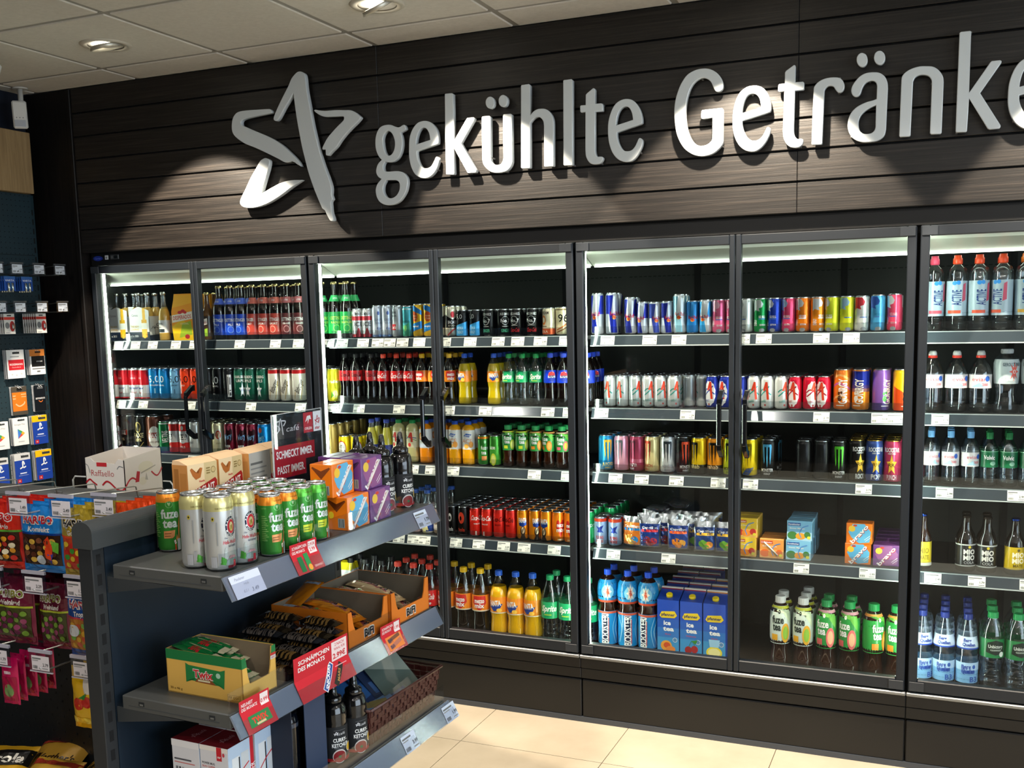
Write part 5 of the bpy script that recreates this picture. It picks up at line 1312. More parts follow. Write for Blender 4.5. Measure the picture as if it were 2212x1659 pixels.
def tray(name, w, d, h, lip, out, inn, art=None, parent=None, loc=None, rz=0, notch=.16, band=None):
    """shelf-ready carton: high sides and back, low front with slanted shoulders; front towards -Y"""
    b = MB()
    t = .003
    o_, i_ = out + ':card', inn + ':card'
    def wall(poly, axis, a, c, m_out, m_in):
        b.extr(poly, axis, a, c, m_out)
    x0, x1, y0, y1 = -w / 2, w / 2, -d / 2, d / 2
    b.box(x0, y0, 0, x1, y1, .003, i_)
    for s in (-1, 1):
        xa = x0 if s < 0 else x1 - t
        b.box(xa, y0, 0, xa + t / 2 if s < 0 else xa + t, y1, h, o_)
        xi = x0 + t / 2 if s < 0 else x1 - t * 1.4
        b.box(xi, y0 + t, .003, xi + t / 2, y1 - t, h - .0006, i_)
    b.box(x0, y1 - t / 2, 0, x1, y1, h, o_)
    b.box(x0 + t, y1 - t, .003, x1 - t, y1 - t / 2, h - .0006, i_)
    n = w * notch
    b.box(x0, y0, 0, x1, y0 + t, lip, o_)
    for s in (-1, 1):
        xe = x0 if s < 0 else x1
        b.extr([(xe, lip), (xe, h), (xe - s * n * .7, h), (xe - s * n, lip + (h - lip) * .3), (xe - s * n * 1.3, lip)][::(1 if s > 0 else -1)], 'y', y0, y0 + t, o_)
    if band:
        bc, bh = band
        e = .0004
        for s in (-1, 1):
            xe = x0 - e if s < 0 else x1 + e
            b.box(min(xe, xe + s * e), y0, h - bh, max(xe, xe + s * e), y1, h + .0004, bc + ':card')
            b.extr([(xe, h - bh), (xe, h + .0004), (xe - s * n * .7, h + .0004), (xe - s * n * .9, h - bh)], 'y', y0 - e, y0 - e * .2, bc + ':card')
    F = {'f': ((x0, y0, 0), (1, 0, 0), (0, 0, 1), w, lip), 'l': ((x0, y1, 0), (0, -1, 0), (0, 0, 1), d, h), 'r': ((x1, y0, 0), (0, 1, 0), (0, 0, 1), d, h),
         'F': ((x0, y0, 0), (1, 0, 0), (0, 0, 1), w, h)}
    for k, a in (art or {}).items():
        o, u, v, U, V = F[k]
        decals(b, a, flat(o, u, v), U, V, eps=.0007, st='ink')
    return b.build(name, parent, loc, rz)

def pillow(w, h, t, seed=0, foot=0.0, top=0.0):
    R = random.Random(seed)
    crease = min(.0008, .008 * w)
    ph = [(R.uniform(.6, 1.6), R.uniform(0, 6), R.uniform(0, 6)) for _ in range(4)]
    def f(a, b, e, side=-1):
        u, v = a / w, b / h
        prof = max(0, 1 - abs(2 * u) ** 2.6) ** .6
        vv = min(1, max(0, (v - .03) / .2)) ** .6 * min(1, max(0, (.97 - v) / .16)) ** .7
        if foot:
            vv = min(1, (1 - v) / .45) ** .8 * min(1, v / .02)
        y = t / 2 * prof * vv
        c = sum(math.sin(17 * k * u + p + 9 * v) * math.sin(15 * k * v + q) for k, p, q in ph) * crease * (.3 + prof)
        return Vector((a, side * (y + e) + c, b))
    return f

def bag(name, w, h, t, col, art, loc, rz=0, seed=0, foot=0, st='foil', back=None, seam=True, rx=0):
    f = pillow(w, h, t, seed, foot)
    b = MB()
    nx, nz = 12, 14
    for side, m in ((-1, col + ':' + st), (1, (back or col) + ':' + st)):
        vs = [f((i / nx - .5) * w, j / nz * h, 0, side) for j in range(nz + 1) for i in range(nx + 1)]
        fs = [(j * (nx + 1) + i, j * (nx + 1) + i + 1, (j + 1) * (nx + 1) + i + 1, (j + 1) * (nx + 1) + i) for j in range(nz) for i in range(nx)]
        b.add(vs, fs if side < 0 else [q[::-1] for q in fs], m, True)
    decals(b, art, lambda a, c, e: f(a, c, e + .0006, -1), w, h, du=w / nx, dv=h / nz, st='foil')
    if rx:
        b.xf(Matrix.Rotation(rx, 4, 'X'))
    return b.build(name, None, loc, rz)

# juice boxes, pouches and cartons in the coolers
def JB(key, look, w, d, h, col, art, nm='juice_box', cat='juice box'):
    return dict(look=look, w=w, d=d, h=h, col=col, art=art, nm=nm, cat=cat)
DURST = lambda b1, b2, tx, f1, f2, title: {'f': [('R', 0, 0, 1, .42, b2), ('R', .04, .74, .55, .90, title), ('T', 'Durstlöscher', .295, .82, .085, W, {'w': .46}), ('T', tx, .42, .62, .07, '#f4f1e6', {'w': .6}), ('E', .22, .25, .2, .2, f1), ('E', .55, .22, .2, .17, f2), ('E', .82, .30, .13, .16, f1), ('S', [(.50, .35), (.62, .66), (.86, .78)], .045, '#4f87c9'), ('S', [(.50, .35), (.58, .12)], .045, '#4f87c9'), ('E', .88, .16, .07, .08, '#e9dd3c')],
                                  'r': [('R', 0, .9, 1, .97, b2)], 't': [('R', .1, .45, .9, .55, b2)]}
BRV = lambda c1, c2, fr: {'f': [('P', [(.08, .55), (.25, .95), (.7, .98), (.95, .6), (.9, .1), (.5, .02), (.2, .3)], c2), ('E', .22, .72, .13, .15, fr), ('E', .34, .88, .08, .05, '#c9402f'), ('T', 'bravo', .52, .46, .20, '#b02a34', {'r': 50, 'w': .95, 'b': .04}), ('T', 'bravo', .50, .48, .20, W, {'r': 50, 'w': .95, 'b': .025}), ('S', [(.70, .20), (.92, .42)], .02, W), ('S', [(.74, .14), (.94, .33)], .02, W)],
                          'l': [('P', [(.08, .88), (.5, .55), (.92, .88), (.88, .92), (.5, .62), (.12, .92)], '#7a3a14' if c1 == '#ee7a1c' else '#43284f'), ('E', .25, .45, .12, .11, '#e8c52c'), ('R', .55, .08, .85, .36, '#9aa09c'), ('R', .6, .1, .63, .34, '#4a4d4c'), ('R', .68, .1, .7, .34, '#4a4d4c'), ('R', .76, .1, .8, .34, '#4a4d4c')],
                          't': [('R', .05, .45, .95, .55, '#d96a14' if c1 == '#ee7a1c' else '#543060')]}
BOXES = {
 'durst_yellow': JB('', 'yellow juice box with printed fruit and straw', .094, .064, .077, '#ecc63c', DURST('#ecc63c', '#efb65c', 'Apfel Orange', '#c9352c', '#ee8a2c', '#c9682c')),
 'durst_orange': JB('', 'orange juice box with a white straw across its front', .092, .064, .076, '#ea9a4c', DURST('#ea9a4c', '#f0b06c', 'Orange', '#e86a2c', '#f0a03c', '#c94a2c')),
 'durst_blue': JB('', 'light blue juice box with printed mango', .094, .064, .077, '#79b8dc', DURST('#79b8dc', '#a9d4ea', 'Eistee Mango', '#3f7a3c', '#ee9a2c', '#2a5a9c')),
 'bravo_orange': JB('', 'orange juice box with a slanted white word', .094, .064, .079, '#ee7a1c', BRV('#ee7a1c', '#5fb0dc', '#f0c03c')),
 'bravo_purple': JB('', 'purple juice box with a slanted white word', .094, .064, .079, '#6a3c7e', BRV('#6a3c7e', '#93588c', '#e3c04a')),
}
BP = {}
def put_box(key, loc, rz=0):
    B = BOXES[key]
    if key not in BP:
        BP[key] = carton(B['nm'], B['w'], B['d'], B['h'], B['col'], B['art'], None, loc, rz, st='paint')
        return BP[key]
    return dup(BP[key], loc, rz)

GJ = 'juice boxes on the fourth shelf of the third cooler'
z4 = SZ[4] + .0002
for key, x, stack, rows in (('durst_yellow', 3.128, 2, 2), ('durst_orange', 3.236, 1, 2), ('durst_blue', 3.338, 2, 4), ('bravo_orange', 3.558, 2, 1), ('bravo_purple', 3.660, 1, 5)):
    for j in range(rows):
        for s in range(stack if not (key == 'durst_blue' and j == 3) else 1):
            B = BOXES[key]
            o = put_box(key, (x + random.uniform(-.002, .002) + (.003 if s else 0), .174 + j * .0665, z4 + s * (B['h'] + .0004)), random.uniform(-.03, .03))
            place_ = 'front row' if j == 0 else ORD[j] + ' row back'
            tag(o, '%s, %s%s, third cooler' % (B['look'], ('upper of two, ' if s else 'lower of two, ') if stack == 2 and not (key == 'durst_blue' and j == 3) else '', place_), 'juice box', GJ)
            if key == 'durst_orange' and j == 0:
                MB().tube([(-.030, -.0335, .064), (.024, -.0335, .012)], .0028, '#e9e6dc:pl').build('straw', o)

def pouch(key, loc, rz, lab):
    cols = {'cherry': ('#1d3c84', '#c02c34', '#8e1c24', '#c9303a'), 'orange': ('#1c3f8e', '#e8622c', '#ee8a2c', '#f3b04a'), 'multi': ('#1d3f7e', '#e9b83c', '#6aa63c', '#ee9a3c'), 'tropic': ('#e07a2c', '#2c86c9', '#e9b44c', '#2c86c9')}[key]
    o = bag('drink_pouch', .088, .127, .036, '#b9bec3', [('P', [(-.42, .10), (.42, .10), (.46, .82), (-.46, .82)], cols[0]), ('R', -.40, .56, .40, .64, cols[1]), ('E', -.1, .30, .2, .12, cols[2]), ('E', .17, .26, .18, .11, cols[3]), ('E', .02, .18, .16, .08, cols[2]), ('T', 'CapriSun', 0, .70, .07, W, {'w': .74, 'b': .03})], loc, rz, hash_(key), foot=1, st='foil')
    MATS['#b9bec3:foil'].node_tree.nodes['Principled BSDF'].inputs['Metallic'].default_value = .9
    return tag(o, lab, 'drink pouch', 'foil drink pouches in the third cooler')
def hash_(s):
    return sum(ord(c) * (i + 3) for i, c in enumerate(s))
for k, (key, x, y, rz, lab) in enumerate((('tropic', 2.662, .175, -.15, 'foil drink pouch with orange top and blue picture, leftmost of the front pouches'),
        ('cherry', 2.738, .165, .12, 'foil drink pouch with red band and cherries, in front'), ('cherry', 2.80, .205, .3, 'second foil drink pouch with cherries, half hidden behind the first'),
        ('orange', 2.858, .165, .10, 'foil drink pouch with an orange slice, in front'), ('multi', 2.915, .215, .4, 'foil drink pouch partly hidden behind the orange slice pouch'),
        ('multi', 2.968, .165, .18, 'foil drink pouch with mixed fruit, right of the orange slice pouch'), ('multi', 3.052, .170, .12, 'foil drink pouch with mixed fruit beside the centre door frame'))):
    pouch(key, (x, y, z4), rz, lab)
for k in range(8):
    x, y = 2.70 + (k % 4) * .085, .27 + (k // 4) * .08
    o = pouch(('cherry', 'orange', 'multi', 'multi')[k % 4], (x, y, z4 + .0), random.uniform(-.4, .4), 'crumpled silver pouch in the %s row behind the printed pouches, %s from left' % (('second', 'third')[k // 4], ('first', 'second', 'third', 'fourth')[k % 4]))
for k, (x, y, a) in enumerate(((2.74, .31, 1.45), (2.83, .33, 1.38), (2.80, .36, 1.5))):
    o = bag('drink_pouch', .088, .12, .03, '#b9bec3', [('R', -.4, .3, .4, .6, '#3a3f4a')], (x, y + .05, z4 + .138 + .012 * k), 0, k + 5, foot=0, rx=a)
    tag(o, 'silver pouch lying flat on top of the pouch pile, ' + ('leftmost', 'rightmost', 'topmost')[k], 'drink pouch', 'foil drink pouches in the third cooler')
for j in range(4):
    for i in range(2):
        o = place('greensoda', (2.468 + i * .0, .145 + .03 + j * .062, z4) if i == 0 else (2.532, .28 + j * .062, z4), random.uniform(-2, 2))
        tag(o, 'green soda can, %s row, %s column, beside the red and blue cans, third cooler' % (('first', 'second', 'third', 'fourth')[j], ('left', 'right')[i]), 'can', 'green soda cans at the left end of the fourth shelf')
# iced tea cartons on the bottom deck of the third cooler
def teacarton(kind):
    w, d, h = .0905, .0905, .257
    r = MB()
    hb = h * .875
    r.box(-w / 2, -d / 2, 0, w / 2, d / 2, hb, '#2a4fb4:paint')
    r.extr([(-d / 2, hb), (d / 2, hb), (d / 2, h - .004), (d / 2 - .012, h - .004)], 'x', -w / 2, w / 2, '#2747a8:paint')
    rc = {'peach': '#8e2430', 'cherry': '#a03044', 'lemon': '#d98a3c'}[kind]
    r.box(-w / 2, d / 2 - .016, h - .010, w / 2, d / 2 - .004, h + .004, '#e9e4d8:card')
    r.box(-w / 2 + .0005, d / 2 - .0168, h - .009, w / 2 - .0005, d / 2 - .0158, h - .001, rc + ':card')
    fr = {'peach': [('E', .42, .14, .26, .10, '#f0a43c'), ('E', .45, .15, .16, .055, '#d9542c'), ('E', .62, .08, .22, .06, '#ee8a3c')],
          'cherry': [('E', .38, .10, .16, .07, '#9c1c24'), ('E', .66, .12, .16, .07, '#a9202a'), ('S', [(.4, .16), (.55, .28), (.68, .18)], .008, '#3f7a2c'), ('P', [(.5, .27), (.8, .30), (.72, .22)], '#3f8a34')],
          'lemon': [('E', .5, .10, .36, .11, '#f0dc3c'), ('E', .5, .10, .28, .08, '#f7f0a4'), ('P', [(.3, .2), (.7, .2), (.75, .34), (.25, .34)], '#9fd0ec')]}[kind]
    art = [('R', 0, 0, 1, .30, '#3f94cc'), ('R', 0, .30, 1, .48, '#3676c0'), ('R', 0, .48, 1, .64, '#2f5fb8'), ('P', [(.1, .70), (.2, .78), (.8, .80), (.92, .72), (.8, .67), (.2, .66)], '#e3c52c'), ('T', 'pfanner', .5, .73, .055, '#1a2a5c', {'w': .62, 'b': .03}),
           ('T', 'ice', .46, .575, .085, W, {'b': .04}), ('T', 'tea', .52, .465, .085, W, {'b': .04, 'w': .5}), ('T', {'peach': 'Pfirsich', 'cherry': 'Wildkirsche', 'lemon': 'Zitrone'}[kind], .5, .36, .028, '#c9546c'), ('E', .82, .26, .11, .045, '#d9e4ea'), ('E', .82, .26, .09, .036, '#5a8ab4')] + fr
    decals(r, art, flat((-w / 2, -d / 2, 0), (1, 0, 0), (0, 0, 1)), w, hb, eps=.0003)
    o = r.build('drink_carton')
    c = MB()
    c.lathe([(.0135, 0, '#efd01c:pl'), (.0135, .012, '#efd01c:pl'), (.011, .0145, '#efd01c:pl')], 20)
    c.xf(Matrix.Translation((0, -d / 2 + .028, hb + .008)) @ Matrix.Rotation(math.radians(22), 4, 'X'))
    c.build('screw_cap', o)
    return o
for i, kind in enumerate(('peach', 'cherry', 'lemon')):
    base = teacarton(kind)
    for j in range(5 if i < 2 else 3):
        loc = (2.822 + i * .0955, .176 + j * .0925, SZ[5] + .0002)
        o = base if j == 0 else dup(base, loc)
        o.location = loc
        tag(o, 'blue iced tea carton with %s picture, %s, third cooler' % ({'peach': 'peach', 'cherry': 'cherry', 'lemon': 'lemon'}[kind], 'front row' if j == 0 else ORD[j] + ' row back'), 'drink carton', 'blue iced tea cartons in the third cooler')
# white carton with yellow cap
o = carton('drink_carton', .070, .070, .225, '#dfe0da', {'f': [('T', 'müller', .5, .3, .06, '#2a2a2a', {'w': .6}), ('S', [(.2, .85), (.2, .5), (.5, .38), (.8, .5), (.8, .85)], .02, '#3a3a3a')], 'r': [('S', [(.2, .85), (.2, .5), (.5, .38), (.8, .5), (.8, .85)], .02, '#3a3a3a')]}, None, (1.262, .18, SZ[5] + .0002), st='paint')
MB().extr([(-.0355, .226), (.0355, .226), (.024, .258), (-.024, .258)], 'x', -.0355, .0355, '#e8d81c:pl').build('carton_cap', o)
tag(o, 'white drink carton with bright yellow top, left end of the second cooler floor', 'drink carton')

# beer multipacks on the top shelf of the leftmost cooler
def sixpack(x, y, lab):
    w, d, h = .128, .185, .169
    r = empty('beer_pack', (x, y, SZ[1] + .0002))
    tag(r, lab, 'beer pack', 'white cardboard packs of lager bottles')
    FA = [('R', 0, 0, 1, .26, '#1f2a3a'), ('P', [(0, 1.0), (0, .8), (.3, 1.0)], '#c9cdc9'), ('R', .62, .1, .88, .62, '#d9a21c'), ('R', .68, .6, .82, .95, '#e0ab2a'), ('R', .62, .34, .88, .52, '#e9e6d8'), ('E', .75, .14, .08, .07, '#efd13c'), ('T', 'Corona', .3, .75, .07, '#7a8086', {'w': .3}), ('T', 'THE NEW', .28, .42, .06, '#c9a43c', {'w': .4}), ('T', 'LIVING', .28, .33, .06, '#c9a43c', {'w': .4}), ('T', '6 x 355', .25, .14, .06, '#d9dcdc', {'w': .36})]
    PALM = lambda cx, s: [('S', [(cx, .24), (cx - .02, .5)], .02, '#1f2a33')] + [('S', [(cx - .02, .5), (cx - .02 + s * math.cos(a) * .7, .5 + s * math.sin(a)), (cx - .02 + s * 1.2 * math.cos(a), .5 + s * 1.1 * math.sin(a) - .05)], .02, '#1f2a33') for a in (.3, .9, 1.6, 2.3, 2.9)]
    FB = [('R', 0, 0, 1, .22, '#1f2a3a'), ('P', [(0, .22), (1, .22), (.8, .3), (.4, .26)], '#1f2a3a'), ('T', 'Corona', .55, .66, .12, '#28323a', {'w': .6, 's': .2}), ('T', 'Extra', .6, .48, .08, '#28323a')] + PALM(.22, .12)
    b = MB()
    hl = h * .72
    b.extr([(-w / 2, 0), (w / 2, 0), (w / 2, h * .88), (0, h), (-w / 2, h * .88)], 'y', -d / 2, -d / 2 + .002, '#dcdedb:card')
    b.box(w / 2 - .002, -d / 2, 0, w / 2, d / 2, hl, '#dcdedb:card')
    b.box(-w / 2, -d / 2, 0, -w / 2 + .002, d / 2, hl, '#dcdedb:card')
    b.box(-w / 2, d / 2 - .002, 0, w / 2, d / 2, hl, '#dcdedb:card')
    b.box(-w / 2, -d / 2, 0, w / 2, d / 2, .002, '#c9cbc6:card')
    decals(b, FA, flat((-w / 2, -d / 2, 0), (1, 0, 0), (0, 0, 1)), w, h, eps=.0003)
    decals(b, FB, flat((w / 2, -d / 2, 0), (0, 1, 0), (0, 0, 1)), d, hl, eps=.0003)
    b.build('carrier', r)
    for i in range(2):
        for j in range(3):
            q = MB()
            Hh, R = .234, .0283
            P = PROF['longneck']
            q.lathe([(a * R, v * Hh, 'lager' if v < .6 else 'pet') for a, v in P], 18)
            q.lathe([(R * .5, Hh * .955, '#dfe0dc:alu'), (R * .46, Hh, '#dfe0dc:alu')], 16)
            q.xf(Matrix.Translation(((i - .5) * .0605, (j - 1) * .059, .003)))
            q.build('bottle', r)
sixpack(-.022, .245, 'white six-bottle lager pack with palm print, left end of the top shelf')
sixpack(.118, .245, 'second white six-bottle lager pack, right of the first one')
def desp(x, y, lab, rz):
    w, d, h = .125, .12, .226
    r = MB()
    # carton narrowing towards the top
    def ring(z, s):
        return [(-w / 2 * s, -d / 2 * s, z), (w / 2 * s, -d / 2 * s, z), (w / 2 * s, d / 2 * s, z), (-w / 2 * s, d / 2 * s, z)]
    lv = [(0, .93), (.3, 1), (.62, 1), (.86, .86), (1, .80)]
    vs = [p for v, s in lv for p in ring(v * h, s)]
    fs = [(i * 4 + k, i * 4 + (k + 1) % 4, (i + 1) * 4 + (k + 1) % 4, (i + 1) * 4 + k) for i in range(4) for k in range(4)] + [(3, 2, 1, 0), (16, 17, 18, 19)]
    r.add(vs, fs, '#ee9a1c:card')
    def sc(v):
        for (a, s), (c, q) in zip(lv, lv[1:]):
            if v <= c + 1e-6:
                return s + (q - s) * (v - a) / (c - a)
        return .8
    def mp(a, c, e):
        s = sc(max(0, min(1, c / h)))
        return (a * s, -d / 2 * s - e - .0003, c)
    A = [('P', [(-.5, .7), (.5, .8), (.5, .98), (-.5, .98)], '#f2b02c'), ('P', [(-.5, .0), (.5, .0), (.5, .25), (0, .45), (-.5, .3)], '#e9c01c'), ('P', [(-.2, .05), (.45, .12), (.4, .42), (0, .36)], '#9ab82c'), ('P', [(-.48, .38), (.48, .46), (.48, .62), (-.48, .54)], '#e9e2d2'),
         ('T', 'DESPERADOS', 0, .50, .085, '#c2282a', {'r': 5, 'w': .86, 'b': .02}), ('E', -.1, .60, .1, .035, '#c92a2a'), ('E', .05, .63, .1, .035, '#c92a2a'), ('E', .15, .60, .08, .03, '#c92a2a'), ('E', .2, .08, .12, .05, '#b0262a'), ('T', 'ORIGINAL', .1, .36, .04, '#e9d9a0', {'w': .4})]
    decals(r, A, mp, w, h, du=w / 8, dv=h / 14, eps=.0003)
    o = r.build('beer_carton', None, (x, y, SZ[1] + .0002), rz)
    tag(o, lab, 'beer carton', 'orange and yellow beer cartons')
desp(.385, .215, 'orange and yellow beer carton with red lettering, front one', .05)
desp(.395, .345, 'orange and yellow beer carton standing right behind the front one', 0)
# ---------------------------------------------------------------- shelf unit in the foreground (end of the gondola)
EX, EY, ETH = 2.1188, -2.1452, .0388
def G(a, b, z=0.0):
    c, s = math.cos(ETH), math.sin(ETH)
    return (EX + a * c + b * s, EY - a * s + b * c, z)
EL = .888
ZS = {1: 1.1495, 2: .8396, 3: .556}
unit = empty('shelf_unit', G(0, 0), -ETH)
tag(unit, 'dark navy metal shelf unit in the foreground with three grey shelves', 'shelf unit')
NV, GR = 'endcap_navy', '#36393b:powder'
MB().box(-.046, .0, .02, -.022, EL, 1.215, NV).build('back_panel', unit)
def post(b0, slots=True):
    b = MB()
    b.box(-.066, b0, 0, -.022, b0 + .036, 1.222, '#2a2c2e:powder', .002)
    z = .08
    while z < 1.2 and slots:
        b.box(-.0222, b0 + .012, z, -.0214, b0 + .024, z + .026, '#04080c:flat')
        z += .0465
    return b.build('upright', unit)
post(-.036)
post(EL)
b = MB()
prof = [(-.044 + .031 * math.cos(t), 1.228 + .024 * math.sin(t)) for t in [PI * k / 16 for k in range(17)]]
prof = [(-.013, 1.190)] + prof + [(-.075, 1.190)]
b.extr([(x, z) for x, z in prof], 'y', -.040, EL + .04, '#3e4142:powder')
b.build('top_cap', unit)
for n, D, sid in ((1, .318, 0), (2, .318, 0), (3, .352, 0)):
    z = ZS[n]
    b = MB()
    b.box(0, 0, z - .034, D, EL, z, '#4c4d4b:powder', .0025)
    b.box(.02, -.0004, z - .0235, D - .03, .0, z - .0215, '#3d3f40:flat')
    for a in (.052, D - .058):
        b.box(a, -.0008, z - .019, a + .016, .0, z - .009, '#1d1f20:flat')
        b.box(a + .003, -.0012, z - .0175, a + .013, -.0005, z - .0135, '#8a8c8b:metal')
    sh = b.build('shelf', unit)
    for y in (-.0, EL - .003):
        q = MB()
        q.extr([(-.018, z - .030), (D * .58, z - .034), (-.018, z - .068)], 'y', y + .0002, y + .0028, GR)
        q.build('bracket', sh)
    q = MB()
    q.extr([(D + .002, z - .003), (D + .006, z - .001), (D + .032, z - .050), (D + .028, z - .053)], 'y', -.004, EL + .012, '#8490a0:paint')
    q.extr([(D + .0085, z - .0005), (D + .0102, z + .001), (D + .0365, z - .049), (D + .0345, z - .050)], 'y', -.006, EL + .014, 'clear_tag')
    q.build('price_rail', sh)
    q = MB()
    q.box(D - .004, 0 if n < 3 else .0, z - .002, D - .0015, EL, z + .048, 'acrylic')
    q.build('front_riser', sh)
b = MB()
b.box(0, .01, .03, .33, EL - .01, .10, '#2a2c2e:powder', .003)
b.build('base_plinth', unit)
RAILN = Vector((.875, 0, .48))
def on_rail(name, n, b0, w, h, art, lab, cat, col='#e3e5e3', up=0.0, bend=True, parent=None):
    """card behind the clear rail cover; its upper part stands above the rail"""
    D, z = (.318 if n < 3 else .352), ZS[n]
    q = MB()
    def mp(u, v, e):               # v measured from the lower edge upwards
        t = .056
        if v <= t:
            k = v / t
            return (D + .0352 + e - .0245 * k, u, z - .050 + .049 * k + e * .5)
        return (D + .0107 + e, u, z - .001 + (v - t))
    for v0, v1 in ((0, min(h, .056)), (.056, h)):
        if v1 > v0:
            q.add([mp(0, v0, 0), mp(w, v0, 0), mp(w, v1, 0), mp(0, v1, 0), mp(0, v0, .0008), mp(w, v0, .0008), mp(w, v1, .0008), mp(0, v1, .0008)],
                  [(0, 1, 2, 3), (7, 6, 5, 4), (0, 4, 5, 1), (3, 2, 6, 7), (0, 3, 7, 4), (1, 5, 6, 2)], col + ':paper')
    decals(q, art, lambda a, c, e: mp(a, c, e + .0009), w, h, dv=.056 if h > .056 else 0, eps=.0002)
    o = q.build(name, None, G(0, b0), -ETH)
    return tag(o, lab, cat)
RED = '#c51f2e'
on_rail('promotion_card', 1, .222, .104, .077, [('T', 'SCHNÄPPCHEN', .34, .87, .10, '#f0dcdc', {'w': .54, 'b': .02}), ('T', 'DES MONATS', .30, .73, .10, '#f0dcdc', {'w': .46, 'b': .02}), ('R', .66, .55, .94, .95, '#ecdcdc'), ('T', '2 FÜR', .80, .85, .09, RED, {'b': .02}), ('T', '2.99', .80, .68, .12, RED, {'b': .02}),
        ('R', .16, .06, .32, .56, '#1d6a3c'), ('R', .40, .03, .56, .62, '#2a8a4a'), ('E', .50, .15, .07, .1, '#ee9a3c'), ('T', 'EINWEG', .8, .13, .08, '#f0c9c9', {'b': 0})], 'red offer card for two green tea cans, clipped to the top shelf rail', 'offer card', RED)
on_rail('handwritten_note', 1, .006, .098, .054, [('T', 'Paulaner', .3, .82, .13, '#8a90a4', {'s': .3, 'b': -.005}), ('T', 'Hefe', .45, .55, .12, '#8a90a4', {'s': .3, 'b': -.005}), ('T', '0,5 l', .35, .25, .12, '#8a90a4', {'s': .3, 'b': -.005}), ('T', '3.49', .66, .22, .18, '#6a7088', {'s': .2, 'b': 0})], 'curled white handwritten note on the near end of the top shelf rail', 'note', '#cfd6ea')
on_rail('promotion_card', 2, .018, .102, .080, [('T', 'NEUHEIT', .25, .86, .10, '#f0dcdc', {'w': .38, 'b': .02}), ('T', 'DES MONATS', .32, .73, .10, '#f0dcdc', {'w': .52, 'b': .02}), ('R', .68, .60, .95, .95, '#ecdcdc'), ('T', '0.99', .81, .74, .13, RED, {'b': .02}), ('P', [(.14, .14), (.86, .14), (.84, .48), (.16, .48)], '#2a7a44'), ('T', 'TWIX', .5, .32, .17, '#d9392c', {'w': .5, 'b': .04}), ('R', .35, .16, .65, .22, '#cbb98c')],
        'small red card with a green chocolate bar picture, middle shelf rail', 'offer card', RED)
on_rail('promotion_card', 2, .214, .224, .114, [('T', 'SCHNÄPPCHEN', .36, .86, .095, W, {'w': .56, 'b': .02}), ('T', 'DES MONATS', .31, .72, .095, W, {'w': .48, 'b': .02}), ('R', .68, .52, .97, .95, '#efdada'), ('T', '2 NACH', .83, .88, .07, RED, {'b': .01}), ('T', 'WAHL FÜR', .83, .78, .06, RED, {'b': .01}), ('T', '2.99€', .82, .63, .12, RED, {'b': .03, 'w': .24}),
        ('S', [(.40, .02), (.56, .30), (.66, .52)], .15, '#e8ecf2'), ('S', [(.405, .03), (.56, .30), (.655, .50)], .12, '#23468c'), ('T', 'SNICKERS', .53, .27, .085, W, {'r': 52, 'w': .30, 'b': .03}), ('S', [(.60, .02), (.72, .22), (.82, .42)], .14, '#20201c'), ('T', 'MARS', .71, .2, .07, '#b98a4c', {'r': 52, 'w': .16, 'b': .02}), ('R', .70, .38, .92, .40, '#e0a0a4')],
        'large red offer card with two chocolate bars, centre of the middle shelf', 'offer card', RED)
on_rail('promotion_card', 2, .592, .100, .082, [('T', 'SCHNÄPPCHEN', .34, .88, .09, '#f0dcdc', {'w': .54, 'b': .02}), ('T', 'DES MONATS', .30, .76, .09, '#f0dcdc', {'w': .46, 'b': .02}), ('R', .66, .60, .94, .95, '#ecdcdc'), ('T', '1.99', .80, .75, .12, RED, {'b': .02}), ('R', .12, .08, .88, .56, '#e9823c'), ('S', [(.2, .42), (.8, .50)], .12, '#7a4a34'), ('S', [(.2, .18), (.8, .32)], .14, '#b9705c'), ('T', 'BiFi', .32, .40, .12, '#23304c', {'b': .03}), ('T', 'BiFi', .32, .2, .12, '#23304c', {'b': .03})],
        'small red card with two sausage snacks, far end of the middle shelf', 'offer card', RED)
for n, b0, lab in ((1, .778, 'white price tag at the far end of the top shelf rail'), (3, .612, 'white price tag on the lowest rail below the dark bottles'), (3, .862 - .02, 'white price tag at the far end of the lowest rail')):
    on_rail('price_tag', n, b0, .070 if n == 3 else .066, .050, tag_art(int(b0 * 100)), lab, 'price tag', '#ccd8ea')

def facing(a, b, n, dz=0, extra=0.0):
    x, y, z = G(a, b, ZS[n] + dz + .0003)
    return (x, y, z), PI / 2 - ETH + extra

